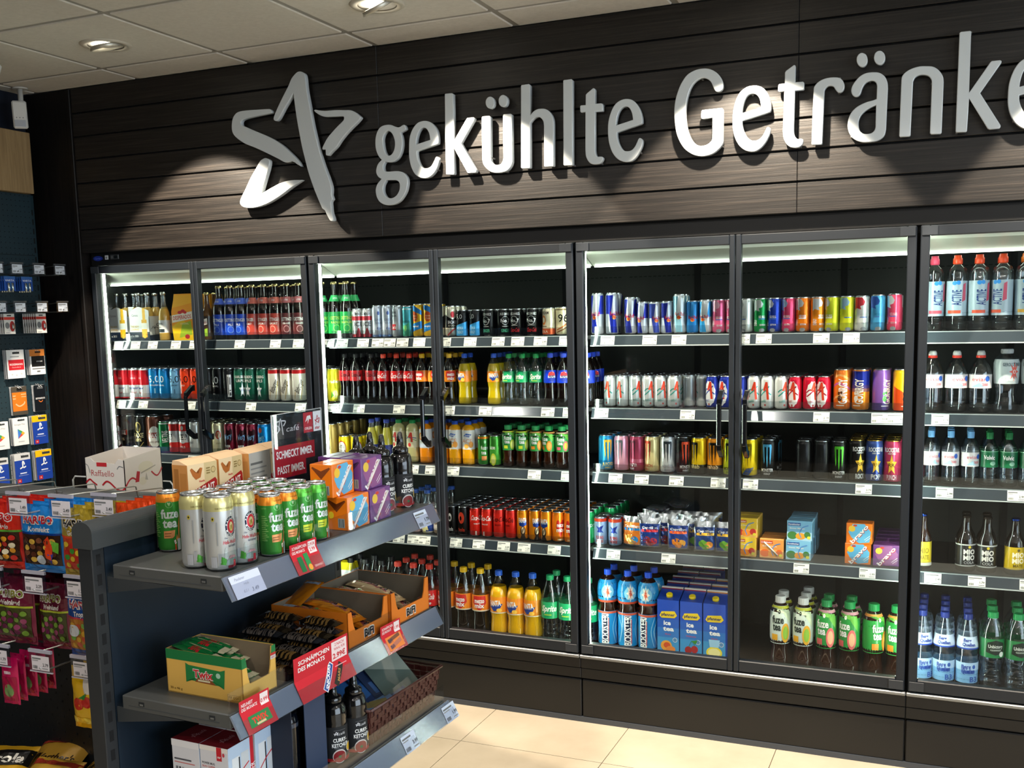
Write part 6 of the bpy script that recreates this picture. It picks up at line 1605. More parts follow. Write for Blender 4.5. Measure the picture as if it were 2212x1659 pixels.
# foreground cans with separate lid and tab
def big_can(R, Hh, base, rim, art, loc, rz, top='#c9cdd0'):
    r = empty('drink_can', loc, rz)
    b = MB()
    c = base + ':can'
    b.lathe([(R * .62, .006, '#8f9498:alu'), (R * .74, .0012, '#8f9498:alu'), (R * .80, 0, '#b9bec2:alu'), (R * .93, .006, c), (R, .014, c), (R, Hh - (.034 if Hh > .16 else .024), rim + ':can'), (R, Hh - .022, rim + ':can'), (R * .985, Hh - .0165, rim + ':can'), (R * .93, Hh - .010, rim + ':can'), (R * .865, Hh - .005, top + ':alu')], 40, capt=False)
    b.lathe([(R * .865, Hh - .005, top + ':alu'), (R * .862, Hh - .004, top + ':alu')], 40, capb=False, capt=False)
    decals(b, art, around(lambda z: R if z < Hh - .022 else R * (1 - .135 * (z - Hh + .022) / .017), R), R, Hh, du=R * .15, eps=R * .005, st='can')
    b.build('body', r)
    l = MB()
    l.lathe([(R * .865, Hh - .0048, top + ':alu'), (R * .90, Hh - .0025, top + ':alu'), (R * .895, Hh, top + ':alu'), (R * .86, Hh + .0002, top + ':alu'), (R * .83, Hh - .003, top + ':alu'), (R * .80, Hh - .0055, top + ':alu'), (R * .76, Hh - .0045, top + ':alu'), (R * .01, Hh - .0042, top + ':alu')], 40, capb=False, capt=False)
    l.build('lid', r)
    t = MB()
    n = 14
    t.extr([(R * (.36 * math.cos(2 * PI * k / n) + .12), R * .25 * math.sin(2 * PI * k / n)) for k in range(n)], 'z', Hh - .0038, Hh - .0022, '#a9adb0:alu')
    t.build('pull_tab', r)
    m = MB()
    m.extr([(R * (.24 * math.cos(2 * PI * k / n) - .46), R * .30 * math.sin(2 * PI * k / n)) for k in range(n)], 'z', Hh - .0043, Hh - .0036, '#b4b8bb:alu')
    m.build('opening', r)
    return r
GRN = '#3f8f3a'
def fuze_art(lime):
    a = [('E', 0, .80, .30, .055, '#8fc08a'), ('E', 0, .80, .26, .048, GRN), ('P', [(-.14, .82), (0, .77), (.14, .82), (.07, .84), (0, .82), (-.07, .84)], '#a9d09a'),
         ('T', 'fuze', .02, .650, .150, '#d3ddd8', {'w': 1.50, 'b': .035}), ('T', 'tea', .0, .495, .150, '#d3ddd8', {'w': 1.20, 'b': .035}),
         ('P', [(-.55, .24), (.15, .24), (.30, .27), (.38, .37), (-.55, .36)], '#c7cf3c' if lime else '#e69a62'), ('R', -.48, .31, .05, .325, '#5a7a2c' if lime else '#8a5a34'), ('R', -.48, .27, .0, .285, '#5a7a2c' if lime else '#8a5a34'),
         ('P', [(.42, .22), (.72, .10), (.85, .62)], '#c9d84a' if lime else '#dd8a4c'), ('P', [(.50, .30), (.62, .22), (.7, .55)], '#2f6a30'),
         ('P', [(.30, .04), (.42, .04), (.40, .16), (.36, .19), (.30, .15)], '#c9502c'), ('E', .34, .19, .05, .02, '#e9d9cc'), ('S', [(.26, .20), (.33, .14), (.42, .17)], .012, '#e9e0d4'), ('R', .52, .03, .82, .22, '#c9d2d0')]
    a += [('R', -1.35, .66 - k * .03, -1.35 + .35 + .1 * (k % 3), .672 - k * .03, '#8fbf6a') for k in range(14)]
    a += [('T', 'nutrition', -1.1, .80, .035, '#8fbf6a', {'w': .4, 'b': 0}), ('R', -2.2, .05, -1.8, .35, '#d9dcd6'), ('T', 'MANGO CHAMOMILE' if not lime else 'LIME MINT', .2, .905, .022, '#5a3a14', {'w': .9, 'b': 0})]
    return a
fp = {}
def fuze(a, b, lime, lab, tw=0.0):
    loc, rz = facing(a, b, 1, 0, tw)
    if lime not in fp:
        fp[lime] = big_can(.0285, .145, GRN, '#58ad3f' if lime else '#ef9030', fuze_art(lime), loc, rz)
        o = fp[lime]
    else:
        o = dup(fp[lime], loc, rz)
    tag(o, lab, 'can', 'green tea cans on the foreground shelf')
fuze(.026, .159, False, 'green tea can with orange rim standing alone against the spine panel', -.75)
NR = ['nearest row', 'second row', 'third row', 'farthest row']
NC = ['front edge', 'second from the front edge', 'third from the front edge', 'fourth from the front edge']
for i in range(4):
    for j in range(4):
        a, b = .291 - j * .0590, .206 + i * .0592
        if i == 0 and j == 3:
            a -= .004
        fuze(a, b, i > 1, 'green tea can with %s rim, %s, %s' % ('lime-green' if i > 1 else 'orange', NR[i], NC[j]), -.28 + .05 * ((i * 3 + j) % 3))
PA = [('E', 0, .585, .47, .135, '#23283a'), ('E', 0, .585, .345, .10, '#dfe0dc'), ('E', 0, .585, .325, .094, '#c2333c'), ('E', .0, .585, .17, .06, '#cfc08a'), ('E', .0, .62, .10, .025, '#dccf9a'), ('P', [(-.14, .54), (.14, .54), (.10, .60), (-.10, .60)], '#b5a25c'), ('E', .03, .585, .05, .03, '#8a6a34'),
      ('T', 'Hefe-Weißbier', .0, .385, .052, '#b9404c', {'w': 1.35, 's': .1}), ('T', 'NATURTRÜB', .05, .33, .028, '#3a4560', {'w': .7}), ('T', 'Das', -.45, .44, .02, '#5a6070', {'s': .3}),
      ('P', [(-.9, .10), (-.5, .08), (-.5, .17), (-.8, .20)], '#4f9a3c'), ('P', [(-.55, .09), (.55, .09), (.45, .15), (0, .17), (-.45, .15)], '#8a9a94'), ('P', [(.02, .05), (.28, .05), (.26, .14), (.04, .14)], '#c2303c'), ('P', [(-.4, .04), (0, .04), (0, .075), (-.4, .075)], '#7a2530'),
      ('P', [(-.6, .17), (-.4, .17), (-.42, .30), (-.52, .31), (-.6, .28)], '#a9ada6'), ('P', [(-.35, .17), (.3, .17), (.2, .20), (-.2, .205)], '#cf9aa0'), ('E', -1.25, .70, .10, .03, '#d9c34a'), ('E', -1.25, .70, .05, .015, '#2a2a2a'), ('R', -1.05, .12, -.85, .24, '#b9bcc0'), ('R', -1.05, .35, -.98, .66, '#a9adb0'), ('R', -1.5, .06, -1.1, .20, '#c9ccd2')]
for k in range(8):                      # letters round the badge
    pass
def ring_text(txt, cu, cv, ru, rv, a0, a1, h, col):
    out = []
    n = len(txt)
    for i, ch in enumerate(txt):
        t = a0 + (a1 - a0) * i / (n - 1)
        out.append(('T', ch, cu + ru * math.cos(math.radians(t)), cv + rv * math.sin(math.radians(t)), h, col, {'r': t - 90 if a0 > a1 else t + 90, 'b': .02}))
    return out
PA += ring_text('PAULANER', 0, .585, .405, .118, 165, 15, .028, '#dfe0dc') + ring_text('MÜNCHEN', 0, .585, .405, .118, 205, 335, .028, '#dfe0dc')
PA += [('T', 'DER PAULANER GARTEN', -.3, .838, .022, '#6a6030', {'w': 1.5, 'b': 0}), ('T', 'MÜNCHEN', 1.2, .838, .022, '#6a6030', {'w': .6, 'b': 0})]
pp = None
for (x, y), tw, lab in (((2.321, -2.094), -.12, 'silver wheat beer can with yellow rim, nearest the spine panel'), ((2.3895, -2.0985), -.10, 'silver wheat beer can with yellow rim at the near front corner'), ((2.396, -2.030), -.28, 'silver wheat beer can behind the front corner one')):
    loc = (x, y, ZS[1] + .0003)
    if pp is None:
        pp = big_can(.0330, .168, '#c4c6c4', '#d3cb8c', PA, loc, PI / 2 - ETH + tw + .12)
        o = pp
    else:
        o = dup(pp, loc, PI / 2 - ETH + tw + .12)
    tag(o, lab, 'can', 'half-litre wheat beer cans on the foreground shelf')

# chocolate wafer boxes
def choclait(a, b, lab, tw=0, dz=0, grey=False):
    w, d, h = .098, .050, .212
    loc, rz = facing(a, b, 1, dz, tw)
    r = MB()
    hb = h * .95
    r.box(-w / 2, -d / 2, 0, w / 2, d / 2, hb, '#edc08c:card')
    r.extr([(-d / 2, hb), (d / 2, hb), (d / 2 - .003, h), (-d / 2 + .026, h - .001)], 'x', -w / 2, w / 2, '#f4cb9c:card')
    F = [('R', .0, .0, 1, .64, '#a8201f'), ('R', 0, .64, .56, 1, '#f2d6a8'), ('R', .56, .64, 1, 1, '#d6be8a'), ('P', [(.02, .66), (.92, .80), (.98, .76), (.98, .56), (.08, .42)], '#a8201f'), ('T', 'CHOCLAIT', .48, .675, .09, '#f2e9df', {'w': .84, 'r': 9, 'b': .03}), ('T', 'CHIPS', .60, .55, .08, '#f2e9df', {'w': .42, 'r': 9, 'b': .03}),
         ('P', [(.08, .94), (.16, .86), (.26, .81), (.42, .83), (.50, .94), (.42, .95), (.36, .88), (.24, .90), (.14, .96)], '#b5672c'), ('T', 'Nestlé', .46, .785, .025, '#c22c2c', {'b': .02}), ('E', .86, .90, .08, .04, '#8a7440'), ('E', .86, .90, .065, .032, '#cdb37c'), ('R', .62, .92, .75, .935, '#8a7440'), ('R', .62, .89, .75, .905, '#8a7440'), ('R', .62, .86, .75, .875, '#8a7440')]
    if grey:
        F = [('R', .0, .0, 1, 1, '#b7b3a9'), ('R', .0, .0, 1, .25, '#7a2420'), ('R', .06, .84, .62, .87, '#6a6a66'), ('R', .06, .78, .8, .80, '#8a8a86'), ('R', .06, .72, .7, .74, '#8a8a86'), ('R', .06, .66, .8, .68, '#8a8a86'), ('R', .7, .5, .95, .62, '#55555a'), ('R', .06, .5, .3, .55, '#8a2c28'), ('E', .5, .5, .07, .04, '#8a8a86')]
    decals(r, F, flat((-w / 2, -d / 2, 0), (1, 0, 0), (0, 0, 1)), w, hb, eps=.0003)
    L = [('R', 0, 0, 1, 1, '#c98a4c'), ('R', .12, .55, .42, .95, '#a56c34'), ('R', .5, .5, .92, .9, '#ba7d40'), ('R', .5, .08, .7, .4, '#a56c34'), ('R', .15, .1, .35, .45, '#b97a3c'), ('E', .4, .3, .1, .06, '#8a5426')]
    decals(r, L, flat((-w / 2, d / 2, 0), (0, -1, 0), (0, 0, 1)), d, hb, eps=.0003)
    tag(r.build('wafer_box', None, loc, rz), lab, 'snack box', 'orange-topped chocolate wafer boxes')
choclait(.036, .245, 'orange-topped chocolate wafer box with a brown side, nearest of the row', -.05)
choclait(.030, .352, 'chocolate wafer box with red script, second in the row', .08)
choclait(.036, .458, 'wafer box turned to show its grey text panel, third in the row', .10, grey=True)
choclait(.027, .565, 'chocolate wafer box at the far end beside the counter sign', -.05)
choclait(.030, .672, 'chocolate wafer box hidden behind the black counter sign', .02)

# acrylic sign holder
o = empty('counter_sign', G(.108, .563, ZS[1] + .0003), PI / 2 - ETH)
tag(o, 'black counter sign in a clear holder advertising curry ketchup', 'sign')
b = MB()
b.box(-.108, -.0015, .004, .108, .0, .298, 'acrylic')
b.box(-.108, -.0045, .004, .108, -.003, .298, 'acrylic')
for x in (-.1085, .1070):
    b.box(x, -.0045, .004, x + .0015, .0, .298, '#c9cfd2:gloss')
b.box(-.1085, -.0045, .297, .1085, .0, .2985, '#c9cfd2:gloss')
b.build('holder', o)
MB().box(-.108, -.04, 0, .108, .04, .003, 'acrylic').build('foot', o)
b = MB().box(-.1045, -.0028, .006, .1045, -.0018, .294, '#15171c:paper')
SA = [('R', .0, .56, .84, .72, '#a81c2c'), ('R', .0, .42, .64, .57, '#a81c2c'), ('T', 'SCHMECKT IMMER.', .42, .64, .072, W, {'w': .76, 'b': .02}), ('T', 'PASST IMMER.', .33, .50, .072, W, {'w': .56, 'b': .02}),
      ('T', 'Unser würziger', .30, .36, .042, '#c9ccd2', {'w': .52, 'b': -.005}), ('T', 'Curry-Ketchup', .29, .26, .042, '#c9ccd2', {'w': .50, 'b': -.005}), ('T', 'für alle Fälle.', .25, .16, .042, '#c9ccd2', {'w': .42, 'b': -.005}),
      ('R', .62, .80, .82, .99, '#b01f30'), ('P', [(.66, .90), (.70, .955), (.77, .96), (.79, .92), (.75, .93), (.71, .88), (.72, .94)], W), ('T', 'ORLEN', .72, .84, .025, W, {'w': .15}), ('R', .83, .80, 1.0, .99, '#e4e6ea'), ('T', 'star', .915, .835, .03, '#b01f30', {'w': .11, 'b': .03}),
      ('S', [(.88, .86), (.92, .95), (.95, .87)], .008, '#b01f30'), ('S', [(.86, .91), (.94, .88), (.97, .92), (.87, .90)], .008, '#b01f30'),
      ('S', [(.06, .84), (.13, .88), (.05, .93), (.12, .95)], .012, '#c9ccd2'), ('S', [(.10, .86), (.15, .97), (.19, .82)], .012, '#c9ccd2'), ('S', [(.17, .95), (.25, .94), (.20, .90)], .012, '#c9ccd2'), ('T', 'café', .38, .87, .055, '#c9ccd2', {'w': .26, 's': .3, 'b': -.005}),
      ('P', [(.78, .02), (.98, .02), (.98, .40), (.93, .52), (.88, .50), (.84, .40)], '#0a0a0c')]
decals(b, SA, flat((-.1045, -.0028, .006), (1, 0, 0), (0, 0, 1)), .209, .288, eps=.0002)
b.build('printed_sheet', o)

# juice boxes on the foreground shelf
def bravo(a, b, k, dz, lab, straw=True, tw=0):
    loc, rz = facing(a, b, 1, dz, tw)
    key = 'fg_' + k
    if key not in BP:
        B = BOXES['bravo_' + k]
        BP[key] = carton('juice_box', .100, .068, .0862, B['col'], B['art'], None, loc, rz, st='paint')
        if 1:
            MB().tube([(-.026, -.0368, .010), (.034, -.0368, .074)], .0030, '#d9d6d2:pl').build('straw', BP[key])
        o = BP[key]
    else:
        o = dup(BP[key], loc, rz)
    tag(o, lab, 'juice box', 'juice boxes stacked on the foreground shelf')
bravo(.278, .538, 'orange', 0, 'orange juice box, lower of the two at the front')
bravo(.246, .520, 'orange', .0868, 'orange juice box on top, beside the black counter sign', tw=.03)
bravo(.278, .645, 'purple', 0, 'purple juice box, lower front one beside the ketchup bottles')
bravo(.262, .632, 'purple', .0868, 'purple juice box on top with a large white word', tw=.0)
bravo(.205, .645, 'purple', 0, 'purple juice box, lower one in the rear row')
bravo(.186, .640, 'purple', .0868, 'purple juice box on top of the rear row')

# curry ketchup squeeze bottles
def ketchup():
    r = empty('ketchup_bottle')
    R = .0335
    b = MB()
    c = '#121214:gloss'
    pr = [(.80, 0), (.97, .003), (1, .010), (1, .100), (.97, .104), (1, .108), (.97, .113), (1, .118), (.97, .123), (1, .128), (.95, .133), (.92, .142), (.80, .152), (.62, .156)]
    b.lathe([(R * q, z, c) for q, z in pr], 36)
    b.build('body', r)
    k = MB()
    k.lathe([(R * .66, .156, c), (R * .68, .158, c), (R * .68, .168, c), (R * .60, .171, c), (R * .34, .176, c), (R * .30, .190, c), (R * .20, .212, c), (R * .12, .2165, c)], 28)
    k.build('nozzle_cap', r)
    l = MB()
    l.lathe([(R + .0003, .006, '#a81c24:paper'), (R + .0003, .014, '#1a1c20:paper'), (R + .0003, .098, '#1a1c20:paper')], 36, capb=False, capt=False)
    A = [('T', 'CURRY-', 0, .62, .11, W, {'w': 1.15, 'b': .03}), ('T', 'KETCHUP', 0, .47, .11, W, {'w': 1.35, 'b': .03}), ('T', 'café', .12, .80, .08, '#d9dbe0', {'w': .55, 's': .3, 'b': -.005}), ('S', [(-.45, .76), (-.3, .86), (-.2, .76)], .02, '#d9dbe0'), ('S', [(-.5, .82), (-.3, .79), (-.16, .84)], .02, '#d9dbe0'),
         ('R', -.5, .38, .5, .39, '#8a8d94'), ('R', -.42, .34, .42, .35, '#8a8d94'), ('R', -.5, .90, .5, .905, '#8a8d94'), ('E', -.1, .15, .55, .20, '#d9d4d0'), ('E', -.1, .14, .50, .17, '#8a1c20'), ('E', -.1, .14, .12, .04, '#2f6a3c'), ('E', .85, .34, .35, .14, '#d9d4c0'), ('E', .85, .34, .30, .115, '#dfb02c'), ('R', -3.1, .0, 3.1, .05, '#a81c24')]
    decals(l, A, around(lambda z: R, R, .006), R, .092, du=R * .15, eps=.0006)
    l.build('label', r)
    return r
kb = ketchup()
kl = [((.262, .836, 1), 'black curry ketchup bottle at the far front corner of the top shelf'), ((.244, .766, 1), 'black curry ketchup bottle just behind the front corner bottle'), ((.175, .812, 1), 'black curry ketchup bottle, rear one next to the far corner'), ((.175, .742, 1), 'black curry ketchup bottle behind the purple juice boxes'),
      ((.285, .425, 3), 'black curry ketchup bottle on the lowest shelf, nearest the dark box'), ((.300, .496, 3), 'black curry ketchup bottle on the lowest shelf beside the woven basket')]
for i, ((a, b_, n), lab) in enumerate(kl):
    loc, rz = facing(a, b_, n, 0, -.35 + .1 * (i % 3) - (.25 if n == 3 else 0))
    if i == 0:
        kb.location = loc
        kb.rotation_euler[2] = rz
        o = kb
    else:
        o = dup(kb, loc, rz)
    tag(o, lab, 'ketchup bottle', 'black curry ketchup bottles')

# chocolate bar carton with green top edge
loc, rz = facing(.196, .119, 2)
o = tray('display_carton', .118, .222, .104, .040, '#dfae54', '#7a6a55', {
    'l': [('R', 0, .78, 1, 1, '#15703a'), ('P', [(.26, .30), (.30, .36), (.72, .32), (.76, .26), (.78, .70), (.72, .66), (.30, .70), (.26, .74)], '#1f7a3f'), ('P', [(.38, .34), (.66, .32), (.58, .44), (.42, .44)], '#8a4a24'), ('T', 'Twix', .49, .53, .19, '#e9e2da', {'w': .27, 'b': .07}), ('T', 'Twix', .49, .53, .18, '#c92a30', {'w': .26, 'b': .03}), ('E', .69, .55, .03, .06, '#a9d0b4'), ('R', .42, .36, .58, .40, '#d9cfa8'),
          ('T', '30 x 46 g', .12, .12, .055, '#6a4e1e', {'w': .16, 'b': 0}), ('R', .80, .05, .96, .17, '#6a4e1e'), ('R', .803, .056, .957, .164, '#dfae54'), ('T', 'FF 05F', .88, .11, .07, '#5a4420', {'w': .13, 'b': 0})],
    'F': [('R', .84, .70, 1, .78, '#c9d0d0'), ('R', .84, .78, 1, .84, '#b9302c'), ('T', 'NEU', .92, .74, .05, '#b9302c')]}, None, loc, rz, band=('#15703a', .023))
tag(o, 'yellow display carton with green upper edge holding green chocolate bars', 'display carton')
def wrapper_bar(w, h, t, col, art, loc, rz, lab, cat, grp, seed=1, rx=-PI / 2 + .15):
    o = bag('wrapped_bar', w, h, t, col, art, loc, rz, seed, rx=rx)
    return tag(o, lab, cat, grp)
TWA = [('R', -.5, .0, .5, .12, '#c9bf9c'), ('R', -.25, .15, .25, .85, '#1f7a3f'), ('T', 'TWIX', 0, .5, .24, '#c92a34', {'r': 90, 'w': .75, 'b': .05}), ('R', .2, .2, .36, .75, '#d9cfa0')]
def bar_at(a, b, dz, rzx, tilt, col, art, lab, grp, L=.12, w=.038, t=.016, seed=1, n=2):
    x, y, z = G(a, b, ZS[n] + dz)
    q = L / 2 * math.sin(tilt)
    o = bag('wrapped_bar', w, L, t, col, art, (x + math.sin(rzx) * q, y - math.cos(rzx) * q, z - math.cos(tilt) * L / 2), rzx, seed, rx=-tilt)
    return tag(o, lab, 'chocolate bar' if grp.startswith('choc') or grp.startswith('dark') or grp.startswith('green') else 'sausage snack', grp)
k = 0
for i, (a, b_, dz, tl) in enumerate([(.150, .090, .096, 1.36), (.152, .120, .100, 1.40), (.150, .148, .092, 1.36), (.172, .095, .074, 1.45), (.176, .122, .078, 1.45), (.180, .148, .070, 1.45), (.232, .100, .034, 1.52), (.236, .132, .036, 1.52), (.234, .118, .052, 1.46), (.190, .120, .050, 1.54)]):
    bar_at(a, b_, dz, PI / 2 - ETH + (.10 if i < 6 else -.12) + .08 * (i % 3 - 1), tl, '#1c6e3a', TWA, 'green wrapped chocolate bar, %s in the yellow carton' % ('topmost near back', 'top middle', 'top far side', 'second layer near side', 'second layer middle', 'second layer far side', 'front opening near side', 'front opening middle', 'front opening far side', 'bottom layer')[i], 'green chocolate bars in the yellow carton', seed=i)

# dark chocolate bars stacked in a low black tray
loc, rz = facing(.190, .330, 2)
o = tray('display_carton', .226, .235, .022, .012, '#16171a', '#1b1c20', None, None, loc, rz)
tag(o, 'low black tray stacked with dark chocolate bars, middle shelf', 'display carton')
SNA = [('R', -.5, .0, .5, .1, '#2a2d33'), ('T', 'SNICKERS', 0, .5, .34, '#6a6058', {'r': 90, 'w': 2.6, 'b': .03}), ('R', .28, .2, .45, .8, '#3a2f22')]
SNB = [('R', -.5, .0, .5, .1, '#3a3226'), ('T', 'MARS', 0, .5, .5, '#8a6a3c', {'r': 90, 'w': 1.9, 'b': .02}), ('E', -.1, .8, .2, .06, '#a9acb0')]
HN = ('lowest', 'second up', 'third up', 'fourth up')
for c, (bb, n_) in enumerate(((.236, 1), (.274, 2), (.312, 2), (.350, 3), (.388, 3), (.426, 4))):
    for k in range(n_):
        for q_ in range(2):
            A = SNA if (c + k) % 2 else SNB
            bar_at(.126 + .128 * q_, bb + .003 * (k % 2), .018 + .0205 * k, PI / 2 - ETH + .04 * ((c + k + q_) % 3 - 1), 1.56, '#1a1c20' if A is SNA else '#201b16', A,
                   'dark wrapped chocolate bar, %s, %s pile, %s side of the tray' % (HN[k], ('nearest', 'second', 'third', 'fourth', 'fifth', 'farthest')[c], ('spine', 'front')[q_]), 'dark chocolate bars in the black tray', L=.122, w=.036, t=.021, seed=c * 5 + k)

# orange snack sausage cartons
BIF = lambda: {'l': [('T', 'BiFi', .52, .52, .24, '#c9cfd2', {'w': .30, 'b': .09}), ('T', 'BiFi', .52, .52, .22, '#15171a', {'w': .28, 'b': .05}), ('E', .70, .80, .012, .02, '#f0d0a0')], 'f': [('T', 'BiFi', .5, .55, .55, '#e9e2da', {'w': .26, 'b': .09}), ('T', 'BiFi', .5, .55, .50, '#15171a', {'w': .24, 'b': .05}), ('R', .42, .12, .58, .16, '#3a3026')]}
for a, b_, nm, w in ((.190, .563, 'nearer', .192), (.196, .770, 'farther', .205)):
    loc, rz = facing(a, b_, 2)
    o = tray('display_carton', w, .245, .096, .042, '#d8741a', '#6b6254', BIF(), None, loc, rz, notch=.13)
    tag(o, '%s of two orange display cartons of sausage snacks, middle shelf' % nm, 'display carton', 'orange sausage snack cartons')
    SA_ = [('R', -.4, .1, .4, .9, '#e8902c' if nm == 'nearer' else '#d9b98a'), ('S', [(-.2, .15), (.1, .5), (0, .85)], .12, '#a9504a'), ('T', 'BiFi', .05, .3, .15, '#1d2230', {'w': .5, 'b': .04, 'r': 80}), ('E', .2, .75, .12, .05, '#7a9a3c')]
    for i in range(8):
        aa = .145 + .035 * (i // 2)
        bb = b_ - .045 + .078 * (i % 2) + .004 * (i % 3)
        x, y, z = G(aa, bb, ZS[2] + (.070, .062, .050, .030)[i // 2])
        rr_ = PI / 2 - ETH + .35 * math.sin(i * 2.3)
        o = bag('wrapped_snack', .050, .112, .018, '#d97a1c' if nm == 'nearer' else '#c9a878', SA_, (x + math.sin(rr_) * .055, y - math.cos(rr_) * .055, z - .012), rr_, i, rx=-1.40)
        tag(o, 'wrapped sausage snack in the %s orange carton, %s, %s side' % (nm, ('back', 'second from back', 'third from back', 'front')[i // 2], ('near', 'far')[i % 2]), 'snack', 'sausage snacks in the orange cartons')
    if nm == 'nearer':
        x, y, z = G(.085, b_ + .02, ZS[2] + .060)
        o = bag('wrapped_snack', .060, .15, .012, '#e08420', [('R', -.4, .86, .4, .96, '#c9d4e4'), ('R', -.4, .06, .4, .16, '#c9d4e4')], (x, y - .085, z + .012), -ETH, 3, rx=-1.25)
        tag(o, 'orange snack bag with pale blue ends leaning at the carton back', 'snack', 'sausage snacks in the orange cartons')

# lowest shelf: boxed mugs, dark box, woven basket
MUG = {'l': [('R', .0, .90, 1, 1, '#e9e6e6'), ('R', .08, .70, .70, .725, '#55555a'), ('R', .08, .655, .82, .67, '#c9706c'), ('R', .12, .34, .20, .60, '#6a6e72'), ('R', .24, .34, .30, .60, '#3a3d40'), ('R', .35, .34, .42, .60, '#a9adb0'), ('E', .72, .46, .15, .12, '#d9d0c9'), ('E', .72, .46, .12, .10, '#c9402f'), ('P', [(.68, .38), (.76, .38), (.74, .50), (.70, .50)], '#2a1c1a'), ('R', .08, .25, .45, .26, '#8a8a8e')],
       't': [('R', 0, 0, 1, 1, '#6e1820'), ('T', 'café', .62, .5, .16, '#a9757a', {'w': .3, 's': .3, 'b': 0}), ('S', [(.3, .4), (.4, .62), (.48, .4)], .03, '#a9757a'), ('S', [(.27, .52), (.4, .45), (.5, .55)], .03, '#a9757a')],
       'f': [('R', 0, 0, .86, 1, '#b9cde4'), ('R', .86, 0, 1, 1, '#c21f2e'), ('T', 'BECHER', .93, .45, .12, '#f0e4e4', {'r': 90, 'w': .6}), ('R', .14, .30, .44, .82, '#dfe3e6'), ('R', .50, .30, .80, .84, '#c9ced2'), ('R', .40, .32, .45, .80, '#2a2d33'), ('S', [(.14, .42), (.45, .56), (.80, .66)], .02, '#c22c34')]}
MUG2 = dict(MUG)
MUG2['l'] = [('R', .0, .93, 1, 1, '#efe6dc'), ('R', .60, .80, .78, 1.0, '#c92430'), ('T', 'star', .69, .86, .04, W, {'w': .12}), ('T', 'POWER MUG', .30, .74, .035, '#55555a', {'w': .45}), ('T', 'DUO COFFEE', .30, .69, .03, '#c9504c', {'w': .45}), ('R', .08, .60, .80, .61, '#9a9a9e'), ('R', .08, .57, .70, .58, '#9a9a9e'), ('R', .08, .54, .76, .55, '#9a9a9e'), ('R', .08, .46, .40, .47, '#c9706c'), ('E', .85, .9, .04, .03, '#c9404c'), ('R', .08, .42, .72, .43, '#9a9a9e')]
for a, b_, A, lab in ((.117, .112, MUG, 'white mug gift box with dark red top, nearer the spine panel'), (.2025, .112, MUG2, 'white mug gift box with dark red top at the near front corner'), (.117, .206, MUG, 'white mug gift box in the second row, nearer the spine panel'), (.2025, .206, MUG2, 'white mug gift box in the second row, nearer the front edge')):
    loc, rz = facing(a, b_, 3)
    # the long face towards the camera is the left side: depth runs along the shelf
    o = carton('gift_box', .088, .0835, .164, '#dcdbdf', A, None, loc, rz, st='paint')
    tag(o, lab, 'gift box', 'white mug gift boxes on the lowest shelf')
loc, rz = facing(.245, .290, 3)
o = empty('presentation_box', loc, rz)
tag(o, 'dark navy upright box with open front beside the white gift boxes', 'box')
b = MB()
b.box(-.068, -.062, 0, -.0655, .06, .205, '#1a2436:card')
b.box(.0655, -.062, 0, .068, .06, .205, '#1d2a3e:card')
b.box(-.068, .0585, 0, .068, .061, .205, '#141c2a:card')
b.box(-.066, -.060, 0, .066, .06, .003, '#141c2a:card')
b.build('case', o)
MB().box(-.018, -.0640, .0, .0675, -.0622, .208, '#2c3c58:card').build('front_flap', o)
q = MB()
q.lathe([(.028, 0, '#0d1016:gloss'), (.030, .006, '#0d1016:gloss'), (.030, .150, '#3a4250:gloss'), (.030, .160, '#10141c:gloss'), (.026, .185, '#10141c:gloss')], 28)
q.xf(Matrix.Translation((-.034, -.02, .003)))
q.build('flask', o)
# basket
loc, rz = facing(.232, .700, 3)
r = empty('woven_basket', loc, rz)
tag(r, 'dark brown woven basket on the lowest shelf at its far end', 'basket')
w, d, h = .365, .205, .105
b = MB()
def wov(nm, path, h0, h1):
    """strip of weave following a rectangle path"""
wl = MB()
rows, lean = 6, .018
for k in range(rows):
    z0, z1 = .004 + k * (h - .008) / rows, .004 + (k + .92) * (h - .008) / rows
    off = k % 2
    for side in range(4):
        L = w if side % 2 == 0 else d
        n = int(L / .019)
        for i in range(n):
            out = .0022 if (i + off) % 2 == 0 else -.0012
            s0, s1 = -L / 2 + i * L / n, -L / 2 + (i + 1) * L / n
            g = lean * z0 / h - lean / 2
            D2 = (d if side % 2 == 0 else w) / 2 + g
            sx = 1 + 2 * g / L
            a0, a1, y0, y1 = s0 * sx, s1 * sx, D2 + out, D2 + out - .0045
            am = (a0 + a1) / 2
            pts = []
            if side % 2 == 0:
                sg = -1 if side == 0 else 1
                prof_ = [(a0, y1 + .0022), (am, y0), (a1, y1 + .0022), (a1, y1), (a0, y1)]
                pts = [(p[0], sg * p[1]) for p in prof_]
            else:
                sg = -1 if side == 1 else 1
                prof_ = [(a0, y1 + .0022), (am, y0), (a1, y1 + .0022), (a1, y1), (a0, y1)]
                pts = [(sg * p[1], p[0]) for p in prof_]
            wl.extr(pts, 'z', z0, z1, '#4a2824:pl')
wl.box(-w / 2 + .01, -d / 2 + .01, 0, w / 2 - .01, d / 2 - .01, .004, '#3a1f1c:pl')
wl.build('weave', r)
b = MB()
g = lean / 2
b.tube([(-w / 2 - g, -d / 2 - g, h), (w / 2 + g, -d / 2 - g, h), (w / 2 + g, d / 2 + g, h), (-w / 2 - g, d / 2 + g, h), (-w / 2 - g, -d / 2 - g, h)], .0045, '#45241f:pl', 6)
b.build('rim', r)
